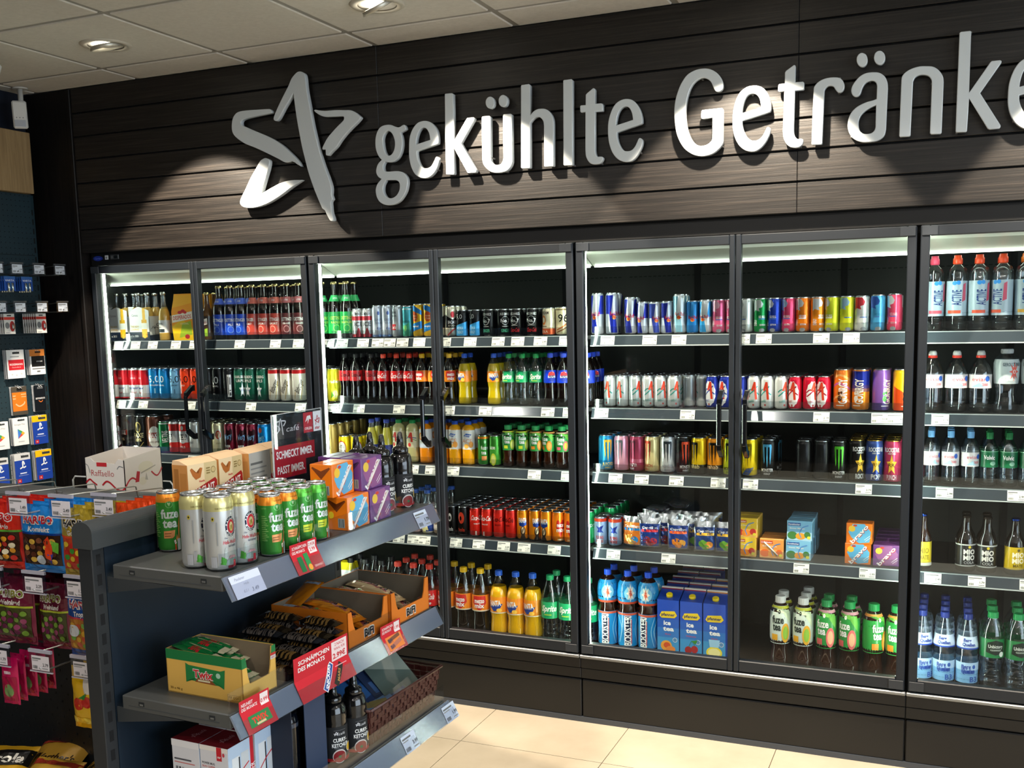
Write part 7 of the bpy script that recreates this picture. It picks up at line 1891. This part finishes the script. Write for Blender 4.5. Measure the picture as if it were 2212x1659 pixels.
ART = [[('R', 0, 0, 1, 1, '#2c5f9c'), ('P', [(.0, .0), (1, .0), (1, .35), (.5, .5), (0, .25)], '#6a8ab4'), ('E', .45, .45, .16, .10, '#20304c'), ('E', .62, .36, .15, .06, '#b08a3c'), ('P', [(.3, .2), (.8, .1), (.85, .25), (.4, .3)], '#8a7a4c')],
       [('R', 0, 0, 1, 1, '#17386c'), ('P', [(0, .3), (1, .5), (1, .7), (0, .55)], '#2f5f9c')], [('R', 0, 0, 1, 1, '#1c2f50'), ('R', .1, .3, .9, .5, '#3a5a8a')], [('R', 0, 0, 1, 1, '#8a938a'), ('P', [(0, 0), (1, 0), (1, .4), (0, .7)], '#4f5f5a')], [('R', 0, 0, 1, 1, '#24466e'), ('P', [(0, 0), (1, 0), (.6, .5)], '#a0645a')]]
for i, (x, y, tz, rx, lab) in enumerate(((-.070, -.018, .22, 64, 'bright blue picture pack, nearest in the basket'), (-.005, -.020, .20, 58, 'dark blue picture pack, second in the basket'), (.030, -.020, .18, 54, 'navy picture pack, third in the basket'), (.062, -.022, .16, 50, 'greenish clear-wrapped picture pack, farthest in the basket'), (-.100, -.030, .22, 78, 'blue and pink picture pack lying lowest in the basket'))):
    o = empty('picture_pack', (0, 0, 0))
    q = MB()
    q.box(-.075, -.0025, 0, .075, .0025, .20, '#16263e:card')
    decals(q, ART[i], flat((-.075, -.0025, 0), (1, 0, 0), (0, 0, 1)), .15, .20, eps=.0003)
    q.build('print', o)
    MB().box(-.078, -.0045, -.002, .078, .0045, .206, 'acrylic').build('wrapping', o)
    lx = Matrix.Translation(loc) @ Matrix.Rotation(rz, 4, 'Z') @ Matrix.Translation((x, y - .055, .045 if i < 4 else .03)) @ Matrix.Rotation(-tz, 4, 'Z') @ Matrix.Rotation(math.radians(-rx), 4, 'X')
    o.matrix_world = lx
    o.rotation_mode = 'XYZ'
    tag(o, lab, 'picture pack', 'flat picture packs in the woven basket')
# ---------------------------------------------------------------- gondola behind it with hanging sweets
run = empty('gondola', (1.0, -1.8, 0))
tag(run, 'long low gondola with pegboard face and grey rounded top, behind the shelf unit', 'gondola')
def part(b, n, p=run):
    b.xf(Matrix.Translation((-1.0, 1.8, 0)))
    return b.build(n, p)
part(MB().box(-.1, -1.845, .02, 2.045, -1.79, 1.215, '#17191b:powder'), 'pegboard')
b = MB()
for i in range(52):
    for k in range(34):
        x, z = .9 + i * .0225, .44 + k * .0225
        if (i + k) % 2 == 0:
            b.box(x, -1.8462, z, x + .004, -1.8452, z + .006, '#050505:flat')
part(b, 'peg_holes')
b = MB()
pf = [(-1.815 + .046 * math.cos(t), 1.226 + .024 * math.sin(t)) for t in [PI * k / 12 for k in range(13)]]
b.extr([(-1.769, 1.196)] + pf + [(-1.861, 1.196)], 'x', -.1, 2.048, '#4a4b4a:powder')
part(b, 'top_cap')
b = MB()
b.box(-.1, -1.78, 1.120, 2.045, -1.40, 1.150, '#4c4d4b:powder', .003)
part(b, 'rear_shelf')
b = MB()
b.box(-.1, -2.30, .38, 2.03, -1.85, .41, '#36393b:powder', .003)
b.box(-.1, -2.29, .02, 2.03, -1.85, .38, '#232527:powder')
part(b, 'base_shelf')
b = MB()
for x in (.2, 1.0, 2.0):
    b.box(x - .02, -1.79, .0, x + .02, -1.76, 1.215, '#2a2c2e:powder')
part(b, 'rear_uprights')
# white wire fence at the back of the rear shelf
b = MB()
xa = 1.255
b.tube([(xa, -1.42, 1.150), (xa, -1.42, 1.192), (xa + .01, -1.42, 1.204), (xa + .4, -1.42, 1.204), (xa + .41, -1.42, 1.192), (xa + .41, -1.42, 1.150)], .0028, '#d9dbd9:pl', 6)
b.tube([(xa + .2, -1.42, 1.150), (xa + .2, -1.42, 1.204)], .002, '#d9dbd9:pl', 6)
o = b.build('wire_fence')
tag(o, 'low white wire guard standing on the rear shelf behind the cream box', 'wire guard')

# cream confectionery display box
w, d, h = .150, .155, .148
b = MB()
t = .002
b.box(-w / 2, -d / 2, 0, w / 2, d / 2, t, '#e4ded6:card')
b.extr([(-w / 2, 0), (w / 2, 0), (w / 2, h * .98), (w / 2 - .022, h), (w / 2 - .036, h * .9), (-w / 2 + .036, h * .93), (-w / 2 + .022, h), (-w / 2, h)], 'y', -d / 2, -d / 2 + t, '#e8e2da:card')
for x in (-w / 2, w / 2 - t):
    b.extr([(-d / 2, 0), (d / 2, 0), (d / 2, h * 1.10), (-d / 2, h)], 'x', x, x + t, '#e2d8cc:card')
b.box(-w / 2, d / 2 - t, 0, w / 2, d / 2, h * 1.10, '#e4ded6:card')
RA = [('R', .30, .84, .56, .92, '#c9323a'), ('T', 'Raffaello', .44, .71, .13, '#b8383e', {'w': .58, 'b': -.01}), ('S', [(.0, .50), (.10, .57), (.18, .52), (.28, .46)], .035, '#b5222e'), ('S', [(.42, .46), (.52, .54), (.62, .52), (.78, .40), (.92, .38), (1.0, .44)], .035, '#b5222e'), ('S', [(.82, .80), (.88, .86), (.98, .84)], .012, '#6a7078'), ('S', [(.02, .88), (.08, .84), (.12, .70)], .012, '#6a7078')]
RB = [('S', [(0, .44), (.10, .56), (.2, .60), (.3, .54)], .035, '#b5222e'), ('P', [(.26, .50), (.32, .72), (.40, .70), (.36, .50)], '#b5222e'), ('E', .56, .78, .20, .11, '#dcd3ba'), ('E', .46, .50, .10, .08, '#ddd2bc'), ('P', [(.42, .65), (.82, .76), (.82, .78), (.42, .68)], '#a9a294'), ('P', [(.52, .52), (.60, .50), (.56, .66)], '#b4ac9e'), ('S', [(.70, .66), (.82, .56), (.90, .58), (1.0, .70)], .03, '#b5222e')]
decals(b, RA, flat((-w / 2, -d / 2, 0), (1, 0, 0), (0, 0, 1)), w, h, eps=.0004)
decals(b, RB, flat((w / 2, -d / 2, 0), (0, 1, 0), (0, 0, 1)), d, h, eps=.0004)
o = b.build('display_box', None, (1.580, -1.530, 1.1505), .0)
tag(o, 'open cream display box with red ribbon print on the gondola shelf', 'display box')

# hooks, price flags and hanging bags
HX = [1.511, 1.649, 1.793, 1.932, 2.020]
def hook(x, z, L, up_, tagged, lab, seed, flag=True):
    o = empty('peg_hook', (x, -1.846, z))
    tag(o, lab, 'hook', 'wire hooks on the gondola pegboard')
    b = MB()
    b.tube([(0, 0, 0), (0, -.02, 0), (0, -L * .92, .004), (0, -L, .016)], .0022, '#a9abaa:metal', 6)
    b.box(-.012, -.004, -.008, .012, .0005, .012, '#a9abaa:metal')
    b.build('prong', o)
    if up_:
        b = MB()
        b.tube([(0, -.004, .0), (0, -.012, up_), (0, -.02, up_ + .002), (0, -L * .98, up_ + .018)], .0017, '#b4b2a6:metal', 6)
        b.build('flag_wire', o)
    if flag:
        q = MB()
        wd, hh = .076, .056
        q.box(-wd / 2, -.0012, -hh, wd / 2, .0012, 0, 'clear_tag')
        q.box(-wd / 2, -.003, -.006, wd / 2, .003, .002, '#a9a7b4:gloss')
        q.box(-wd / 2, -.0018, -hh - .001, wd / 2, .0018, -hh + .002, '#b9b7c0:gloss')
        q.box(-wd / 2 + .009, -.0021, -hh + .005, wd / 2 - .009, -.0013, -.014, '#d3cdd2:paper')
        decals(q, tag_art(seed), flat((-wd / 2 + .009, -.0022, -hh + .005), (1, 0, 0), (0, 0, 1)), wd - .018, hh - .019, eps=.0001)
        q.xf(Matrix.Translation((0, -L * .98, up_ + .020)))
        q.build('price_flag', o)
    return o
COLN = ['first', 'second', 'third', 'fourth', 'fifth']
for i, x in enumerate(HX):
    hook(x, 1.233, .262 if i < 4 else .216, .040, True, 'top row wire hook holding sweets bags, %s column from the left' % COLN[i], 40 + i, flag=i > 0)
for i, x in enumerate(HX[1:], 1):
    hook(x, 1.030, .235, .040, True, 'middle row wire hook above the dark sweets bags, %s column' % COLN[i], 60 + i)
for i, x in enumerate(HX[1:], 1):
    hook(x, .828, .235, .040, True, 'lower row wire hook, %s column' % COLN[i], 80 + i)
def SW(top, win, rim, word, sub, c1, c2, c3, wc='#c9242c'):
    return [('R', -.48, .60, .48, .985, top), ('R', -.48, .57, .48, .60, rim), ('R', -.44, .12, .44, .57, win), ('R', -.48, .03, .48, .12, top), ('T', word, -.02, .79, .115, '#f2ece4', {'w': .74, 'b': .09}), ('T', word, -.02, .79, .105, wc, {'w': .70, 'b': .035}), ('T', sub, 0, .655, .075, '#f2ece4', {'w': .5, 'b': .03, 's': .15})] + \
        [('E', -.30 + .15 * (k % 5), .18 + .095 * (k // 5) + .02 * (k % 2), .065, .040, (c1, c2, c3)[k % 3]) for k in range(20)]
BAGS = {
 'red': ('#c4261f', SW('#d22f22', '#3a2418', '#5aa03a', 'HARIBO', 'Color-Rado', '#e8a02c', '#c9342c', '#e6d9b4', '#c9242c'), 'red sweets bag with green stripe and mixed gums'),
 'blue': ('#1f78c9', SW('#2a8ae0', '#3a261c', '#173f8c', 'HARIBO', 'Konfekt', '#5a3424', '#e0b44a', '#7a4a34', '#d92c38') + [('P', [(.10, .48), (.22, .56), (.30, .40), (.26, .20), (.16, .24)], '#e84a24'), ('P', [(.18, .34), (.30, .30), (.24, .12)], '#4a4a9c'), ('P', [(.28, .50), (.42, .46), (.40, .30), (.30, .34)], '#6ab83c'), ('E', .02, .20, .10, .07, '#d9e0e4')], 'bright blue sweets bag with a printed parrot'),
 'gold': ('#b0962c', SW('#b39a34', '#c94a2c', '#e8502c', 'HARIBO', 'Goldbären', '#e9c83c', '#c9342c', '#4a9a3c', '#15130f'), 'gold sweets bag with black lettering'),
 'orange': ('#e8481c', SW('#ea4e1e', '#d9a83c', '#f0b43c', 'HARIBO', 'Saft', '#e9c83c', '#e8702c', '#f0d9a0', '#f2ece4'), 'orange-red sweets bag'),
 'grape': ('#7a2440', SW('#6e2038', '#4a4a28', '#b9c83c', 'HARIBO', 'Weinland', '#6a2a4a', '#7aa03c', '#9c4a6a', '#8a8a3c'), 'dark red sweets bag with printed grapes'),
 'tropi': ('#2050a0', SW('#24509c', '#b97a34', '#c9404c', 'HARIBO', 'Tropifrutti', '#d9a83c', '#c95a3c', '#7ab04a', '#c9404c') + [('E', -.28, .40, .16, .09, '#d9dde0')], 'blue tropical sweets bag with orange window'),
 'pink': ('#c91a5a', [('R', -.44, .08, .44, .6, '#a81c44'), ('E', 0, .3, .28, .14, '#7a9a5c'), ('R', -.2, .66, .2, .72, '#e9c9d4')], 'slim glossy pink sweets pack'),
 'cherry': ('#e9b81c', [('E', -.15, .42, .20, .10, '#d93a24'), ('E', .18, .46, .18, .09, '#c9302a'), ('P', [(-.1, .52), (.2, .62), (.1, .5)], '#3f8a3c'), ('R', .1, .6, .46, .95, '#e9e2dc'), ('R', -.46, .1, .46, .2, '#f0d24a')], 'yellow sweets bag with two printed cherries'),
}
def hang(key, x, z, y0, n, grp, w=.140, h=.172, t=.030, rowtxt='top row', step=.036, dx=0, names=None):
    base = None
    for j in range(n):
        y = y0 + j * step
        loc = (x + dx + .003 * math.sin(j * 2 + x * 9), y, z - h + .018)
        col, art, look = BAGS[key]
        o = bag('sweets_bag', w, h, t, col, art, loc, .05 * math.sin(j * 3 + x * 5), int(x * 100) + j)
        tag(o, '%s, %s, %s' % (look, rowtxt, ('frontmost', 'second', 'third', 'fourth', 'fifth', 'rearmost')[j]), 'sweets bag', grp)
GB_ = 'sweets bags hanging on the gondola hooks'
hang('red', 1.649, 1.233, -2.035, 4, GB_)
hang('blue', 1.793, 1.233, -2.035, 4, GB_)
hang('gold', 1.932, 1.233, -2.045, 4, GB_, w=.125)
hang('orange', 2.020, 1.240, -1.985, 4, GB_, w=.070, t=.022, step=.032)
hang('grape', 1.649, 1.030, -2.020, 4, GB_, rowtxt='middle row')
hang('grape', 1.793, 1.022, -2.000, 2, GB_, rowtxt='middle row beside the blue bag', w=.10, dx=-.02)
hang('tropi', 1.932, 1.030, -2.045, 4, GB_, w=.125, rowtxt='middle row')
hang('pink', 1.649, .828, -2.05, 5, GB_, w=.055, h=.125, t=.016, rowtxt='lower row', step=.03)
hang('cherry', 1.900, .828, -2.04, 3, GB_, w=.085, h=.16, rowtxt='lower row')
# loose yellow bags on the base shelf
WER = [('R', -.5, .84, .5, .97, '#b5402c'), ('T', "Werther's", -.02, .52, .16, '#2a1c14', {'w': .8, 's': .15, 'b': .01}), ('E', .2, .22, .2, .10, '#c98a34'), ('T', 'Original', .05, .34, .07, '#5a3a1c', {'w': .4})]
RIC = [('P', [(-.5, .5), (.5, .62), (.5, .9), (-.5, .82)], '#1c1a18'), ('T', 'Ricola', 0, .70, .16, '#f0e9d9', {'w': .8, 'b': .03, 's': .1, 'r': 5}), ('E', 0, .28, .3, .16, '#e9e0cc'), ('E', 0, .28, .24, .12, '#c9502c')]
for i, (x, y, z, rz_, rx, A, c, lab) in enumerate((
        (1.62, -2.245, .430, .10, 1.02, WER, '#dca42c', 'yellow caramel bag with dark script, frontmost on the base shelf'),
        (1.80, -2.235, .425, -.25, 1.05, WER, '#dba32a', 'yellow caramel bag leaning beside the frontmost one'),
        (1.46, -2.225, .430, .25, 1.05, RIC, '#e9b41c', 'yellow herb sweets bag with black banner, at the left'),
        (1.72, -2.13, .448, .1, 1.12, WER, '#d0a03a', 'yellow caramel bag, second layer, centre'),
        (1.90, -2.10, .450, -.1, 1.18, WER, '#cfa03a', 'yellow caramel bag, second layer, near the navy upright'),
        (1.55, -2.10, .450, .3, 1.15, RIC, '#d9a424', 'yellow herb sweets bag lying behind the front bags'),
        (1.82, -2.02, .470, .0, 1.30, WER, '#c99a3a', 'yellow caramel bag, top of the pile near the pegboard'),
        (1.96, -2.00, .462, -.2, 1.32, WER, '#c9983a', 'yellow caramel bag, rearmost at the right of the pile'),
        (1.64, -2.00, .464, .25, 1.30, WER, '#b98c34', 'yellow caramel bag, rearmost at the left of the pile'))):
    o = bag('sweets_bag', .155, .20, .04, c, A, (x, y, z), rz_, 20 + i, rx=-rx)
    tag(o, lab, 'sweets bag', 'loose yellow sweets bags on the base shelf')
# red bag on the floor beyond the shelf unit
o = bag('snack_bag', .26, .34, .09, '#7a1a1e', [('R', -.42, .2, -.2, .26, '#c9a43c'), ('R', .05, .5, .3, .56, '#c9a43c'), ('R', -.42, .6, -.22, .64, '#c9a43c')], (2.175, -1.10, .045), -.9, 5, rx=-1.50)
tag(o, 'dark red bag with gold print lying low at the bottom edge', 'bag')

# ---------------------------------------------------------------- wall rack with gift cards, far left
rk = empty('wall_rack', (-.29, -.9, 0))
tag(rk, 'tall dark teal pegboard rack with gift cards on the left wall', 'wall rack')
def rp(b, n):
    b.xf(Matrix.Translation((.29, .9, 0)))
    return b.build(n, rk)
rp(MB().box(-.325, -2.1, .05, -.252, -.118, 2.31, 'peg_teal'), 'pegboard')
b = MB()
for i in range(34):
    for k in range(58):
        y, z = -.135 - i * .025, .90 + k * .025
        b.box(-.2522, y, z, -.2512, y + .005, z + .004, '#0a1216:flat')
rp(b, 'peg_holes')
b = MB()
b.box(-.325, -.117, .05, -.262, -.092, 2.31, '#1c3038:powder')
for k in range(48):
    b.box(-.2624, -.109, .10 + k * .045, -.2614, -.101, .126 + k * .045, '#04080a:flat')
rp(b, 'slotted_upright')
rp(MB().box(-.325, -2.1, 2.312, -.215, -.125, 2.596, 'oak', .002), 'wooden_header')
b = MB()
for z in (1.64, 2.02):
    b.box(-.2530, -2.1, z, -.2515, -.118, z + .003, '#0c1619:flat')
rp(b, 'panel_joint')
PX = -.245
def card(y0, y1, z0, z1, col, art, lab, n=7, x=PX, clear_=None, st='pl'):
    w, h = y1 - y0, z1 - z0
    o = empty('gift_card_stack' if n > 1 else 'gift_card', (x, (y0 + y1) / 2, z0), PI / 2)
    tag(o, lab, 'gift card', 'gift cards hanging on the teal wall rack')
    for k in range(n):
        b = MB()
        yy = .0 - k * .0048 + (n - 1) * .0024
        dx = .001 * math.sin(k * 2.1)
        b.box(-w / 2 + dx, -yy * -1 - .0006, 0, w / 2 + dx, yy + .0006 if 0 else yy * 1 + .0006, h, '#c9cccf:pl') if 0 else b.box(-w / 2 + dx, yy - .0006, .0008 * (k % 3), w / 2 + dx, yy + .0006, h, (col if k == n - 1 else '#b9bcc0') + ':' + st)
        if k == n - 1:
            decals(b, art, flat((-w / 2 + dx, yy - .0006, 0), (1, 0, 0), (0, 0, 1)), w, h, eps=.0002)
        b.build('card', o)
    q = MB()
    for s in (-.006, .006):
        q.tube([(s, .020 - .0, h + .012), (s, -.022, h - .008)], .0016, '#c9cccf:metal', 6)
    q.build('hook', o)
    return o
SLOT = [('R', .34, .86, .74, .93, '#202326')]
PSL = [('R', 0, 0, 1, .78, '#1c3f9c'), ('S', [(.50, .52), (.50, .72), (.58, .70), (.60, .62)], .045, W), ('S', [(.32, .50), (.46, .54)], .04, W), ('S', [(.54, .52), (.70, .56)], .04, W), ('R', .30, .32, .72, .36, '#c9d2ea'), ('R', .20, .26, .84, .275, '#8a9acc'), ('R', .12, .03, .36, .16, '#b0242c'), ('T', '18', .24, .095, .06, '#e9c9c9')]
card(-.355, -.255, 1.437, 1.573, '#e2e4e6', SLOT + [('R', .08, .30, .96, .66, '#c0242f'), ('T', 'ROSSMANN', .52, .50, .07, '#f0e4e4', {'w': .74, 'b': .02}), ('T', 'Geschenkkarte', .52, .40, .04, '#f0d0d0', {'w': .5, 'b': 0}), ('R', .2, .75, .7, .78, '#8a8d90'), ('E', .25, .15, .05, .03, '#b9bcc0'), ('E', .5, .12, .05, .03, '#b9bcc0'), ('E', .78, .16, .05, .03, '#b9bcc0')], 'white gift card with a red logo field, top left of the stacks', 9)
card(-.222, -.133, 1.448, 1.570, '#e2e4e6', [('R', 0, .74, 1, 1, '#d9833c'), ('R', .10, .32, .98, .74, '#121315')] + [('R', .36, .86, .74, .93, '#3a2416'), ('T', 'amazon', .62, .54, .07, '#d9dadb', {'w': .40}), ('R', .12, .22, .96, .26, '#6a6d70'), ('R', .42, .10, .64, .16, '#6a6d70')], 'orange and black gift card, top right of the stacks', 8)
card(-.337, -.250, 1.262, 1.398, '#4a443c', [('R', .02, .14, .96, .80, '#e2701f')] + [('R', .34, .86, .70, .94, '#14120f'), ('S', [(.22, .40), (.45, .31), (.76, .38), (.82, .46)], .045, '#f2b48a'), ('R', .60, .70, .94, .74, '#f0a878'), ('R', .62, .62, .94, .65, '#f0a878'), ('R', .05, .66, .25, .70, '#f0a878'), ('R', .05, .56, .25, .60, '#f0a878')], 'bright orange gift box card with a smile line', 5)
card(-.206, -.140, 1.268, 1.397, '#15191e', [('R', .3, .86, .8, .93, '#6a6d70'), ('T', 'amazon', .5, .52, .10, '#d9dadb', {'w': .84, 'b': .01}), ('S', [(.35, .42), (.55, .36), (.72, .42)], .03, '#e0702c')], 'black gift card with a white word and orange smile', 6)
card(-.500, -.435, 1.262, 1.395, '#15191e', [('T', 'amazon', .5, .45, .10, '#d9dadb', {'w': .84, 'b': .01})], 'black gift card cut off by the left photo edge', 6)
GPA = [('R', .34, .88, .80, .94, '#3a3d40'), ('T', 'Google Play', .46, .76, .05, '#6a6d70', {'w': .7, 'b': 0}), ('P', [(.30, .24), (.30, .60), (.52, .42)], '#3f7ad0'), ('P', [(.30, .60), (.60, .50), (.52, .42)], '#3a9c5c'), ('P', [(.30, .24), (.52, .42), (.62, .36)], '#d0453a'), ('P', [(.52, .42), (.60, .50), (.76, .43), (.62, .36)], '#e0ac34'), ('R', .3, .12, .7, .15, '#b4b7ba')]
card(-.350, -.262, 1.118, 1.250, '#e4e6e8', GPA, 'white gift card with a coloured triangle, right of two', 7)
card(-.470, -.375, 1.110, 1.240, '#e4e6e8', GPA, 'white gift card with a coloured triangle, cut by the left edge', 7)
card(-.236, -.147, 1.110, 1.250, '#e9b91c', PSL + [('R', .42, .86, .90, .93, '#3a3d40')], 'blue gift card with yellow head strip, upper of two', 7)
card(-.236, -.140, .934, 1.080, '#e9b91c', PSL + [('R', .42, .86, .90, .93, '#3a3d40')], 'blue gift card with yellow head strip, lower of two', 9)
card(-.360, -.268, .934, 1.078, '#cdd0d4', PSL + [('R', .42, .86, .90, .93, '#3a3d40')], 'blue gift card with grey head strip, next to the lower yellow-topped one', 8)
card(-.490, -.395, .934, 1.070, '#cdd0d4', PSL + [('R', .42, .86, .90, .93, '#3a3d40')], 'blue gift card with grey head strip, cut by the left edge', 8)
# hooks with batteries and blister packs
def rack_hook(y, z, L, lab, seed):
    o = empty('peg_hook', (-.252, y, z))
    tag(o, lab, 'hook', 'price-flag hooks on the teal wall rack')
    b = MB()
    b.tube([(0, 0, 0), (L * .9, 0, .0), (L, 0, .012)], .0028, '#6a6d6e:metal', 6)
    b.build('prong', o)
    b = MB()
    b.tube([(0, 0, .03), (L * .96, 0, .045)], .0022, '#3a3d3e:metal', 6)
    b.build('flag_wire', o)
    q = MB()
    wd, hh = .070, .052
    q.box(-wd / 2, -.0012, -hh, wd / 2, .0012, 0, 'clear_tag')
    q.box(-wd / 2 + .007, -.0024, -hh + .004, wd / 2 - .008, -.0013, -.009, '#c3cad6:paper')
    q.box(-wd / 2, -.003, -.005, wd / 2, .003, .001, '#4a4c4e:gloss')
    decals(q, tag_art(seed), flat((-wd / 2 + .007, -.0026, -hh + .004), (1, 0, 0), (0, 0, 1)), wd - .015, hh - .013, eps=.0001)
    q.xf(Matrix.Translation((L * .96, 0, .050)) @ Matrix.Rotation(PI / 2, 4, 'Z'))
    q.build('price_flag', o)
for r_, z in ((0, 1.922), (1, 1.748)):
    for k, y in enumerate((-.512, -.405, -.282, -.160)):
        rack_hook(y, z, .205, '%s row price-flag hook on the rack, %s from the left' % (('upper', 'lower')[r_], COLN[k]), 90 + r_ * 10 + k)
def blister(y, z, n, x0, kind, lab):
    for k in range(n):
        o = empty('blister_pack', (x0 + k * .014, y, z), PI / 2 + .05)
        b = MB()
        w, h = (.062, .092) if kind == 'red' else (.066, .066)
        b.box(-w / 2, -.0006, -h, w / 2, .0006, 0, ('#c9c9c6' if kind == 'red' else '#1c4a9c') + ':card')
        if kind == 'red':
            decals(b, [('R', 0, .70, 1, .84, '#b8342c'), ('R', .3, .88, .7, .94, '#2a2a2a'), ('E', .74, .38, .24, .26, '#a02c2c'), ('E', .28, .42, .2, .16, '#6a6d70'), ('R', .1, .04, .5, .08, '#8a8d90')], flat((-w / 2, -.0006, -h), (1, 0, 0), (0, 0, 1)), w, h, eps=.0002)
        else:
            decals(b, [('R', 0, .82, 1, 1, '#2c5a9c'), ('T', 'VARTA', .5, .72, .13, '#d9dfe9', {'w': .8, 'b': .02}), ('E', .5, .35, .25, .25, '#3a74b8')], flat((-w / 2, -.0006, -h), (1, 0, 0), (0, 0, 1)), w, h, eps=.0002)
        b.build('backing_card', o)
        q = MB()
        if kind == 'red':
            q.box(.008, -.010, -h * .78, w / 2 - .004, -.0008, -h * .48, 'clear_plastic', .003)
            q.box(.012, -.007, -h * .74, w / 2 - .009, -.002, -h * .54, '#c9cccf:alu', .002)
        else:
            for s in (-.014, .008):
                q.lathe([(.006, -h - .006, '#c9d6d9:alu'), (.006, -h * .45, '#c9d6d9:alu')], 10, cx=s, cy=-.007)
        q.build('contents', o)
        o_lab = '%s, %s in its row' % (lab, ('rearmost', 'second', 'third', 'fourth', 'fifth', 'sixth', 'frontmost')[k if k < n - 1 else 6])
        tag(o, o_lab, 'blister pack', 'blister packs on the teal wall rack')
blister(-.238, 1.742, 7, -.200, 'red', 'white and red blister pack on the right hook')
blister(-.415, 1.742, 6, -.190, 'red', 'white and red blister pack on the middle hook')
blister(-.545, 1.742, 3, -.150, 'red', 'white and red blister pack at the left photo edge')
blister(-.300, 1.912, 4, -.160, 'blue', 'blue battery pack on the right hook')
blister(-.405, 1.912, 4, -.150, 'blue', 'blue battery pack on the middle hook')
# motion detector and camera at the ceiling
o = empty('motion_detector', (-.20, -.175, H))
tag(o, 'white motion detector hanging from the ceiling in the left corner', 'motion detector')
b = MB()
b.lathe([(.034, -.006, '#c9c6bf:pl'), (.034, .0, '#c9c6bf:pl')], 24)
b.tube([(0, 0, -.004), (0, 0, -.045), (.012, -.012, -.075)], .012, '#bdbab3:pl', 10)
b.build('bracket', o)
b = MB()
b.box(-.031, -.016, -.062, .031, .020, .062, '#d2d1cc:pl', .006)
b.box(-.024, -.0172, -.052, .024, -.0155, -.022, '#a9adb4:pl', .001)
for x in (-.014, .0, .014):
    b.box(x - .002, -.0168, -.014, x + .002, -.0155, -.010, '#5a5c5e:pl')
b.xf(Matrix.Translation((.02, -.03, -.128)) @ Matrix.Rotation(math.radians(42), 4, 'Z') @ Matrix.Rotation(math.radians(12), 4, 'X'))
b.build('housing', o)
o = empty('security_camera', (.262, -.725, H))
tag(o, 'white security camera under the ceiling at the left photo edge', 'camera')
b = MB()
b.lathe([(.030, -.010, '#d2d1cc:pl'), (.030, .0, '#d2d1cc:pl')], 20)
b.tube([(0, 0, -.008), (0, 0, -.05)], .010, '#d2d1cc:pl', 10)
b.build('mount', o)
b = MB()
b.lathe([(.020, -.060, '#1a1a1c:gloss'), (.027, -.058, '#d2d1cc:pl'), (.032, -.045, '#d2d1cc:pl'), (.032, .035, '#d2d1cc:pl'), (.020, .045, '#d2d1cc:pl')], 24)
b.xf(Matrix.Translation((-.01, 0, -.085)) @ Matrix.Rotation(math.radians(25), 4, 'Y'))
b.build('camera_body', o)

# ---------------------------------------------------------------- downlights of the sales floor
first = None
for i, (x, y) in enumerate(((.9, -2.4), (2.7, -2.4), (4.6, -2.4), (6.3, -2.4), (1.8, -4.2), (3.6, -4.4), (5.4, -4.2), (2.7, -6.0), (4.6, -6.0))):
    r = downlight((x, y, H), 'round downlight in the sales floor ceiling behind the camera', 0, -PI / 2, False, 0, 0, 'round downlights of the sales floor')
    add_light('spread_light', 'AREA', (0, 0, -.022), ROOM_W, NEUT, aim=(0, 0, -1), parent=r, shape='DISK', size=.10).location = (0, 0, -.022)
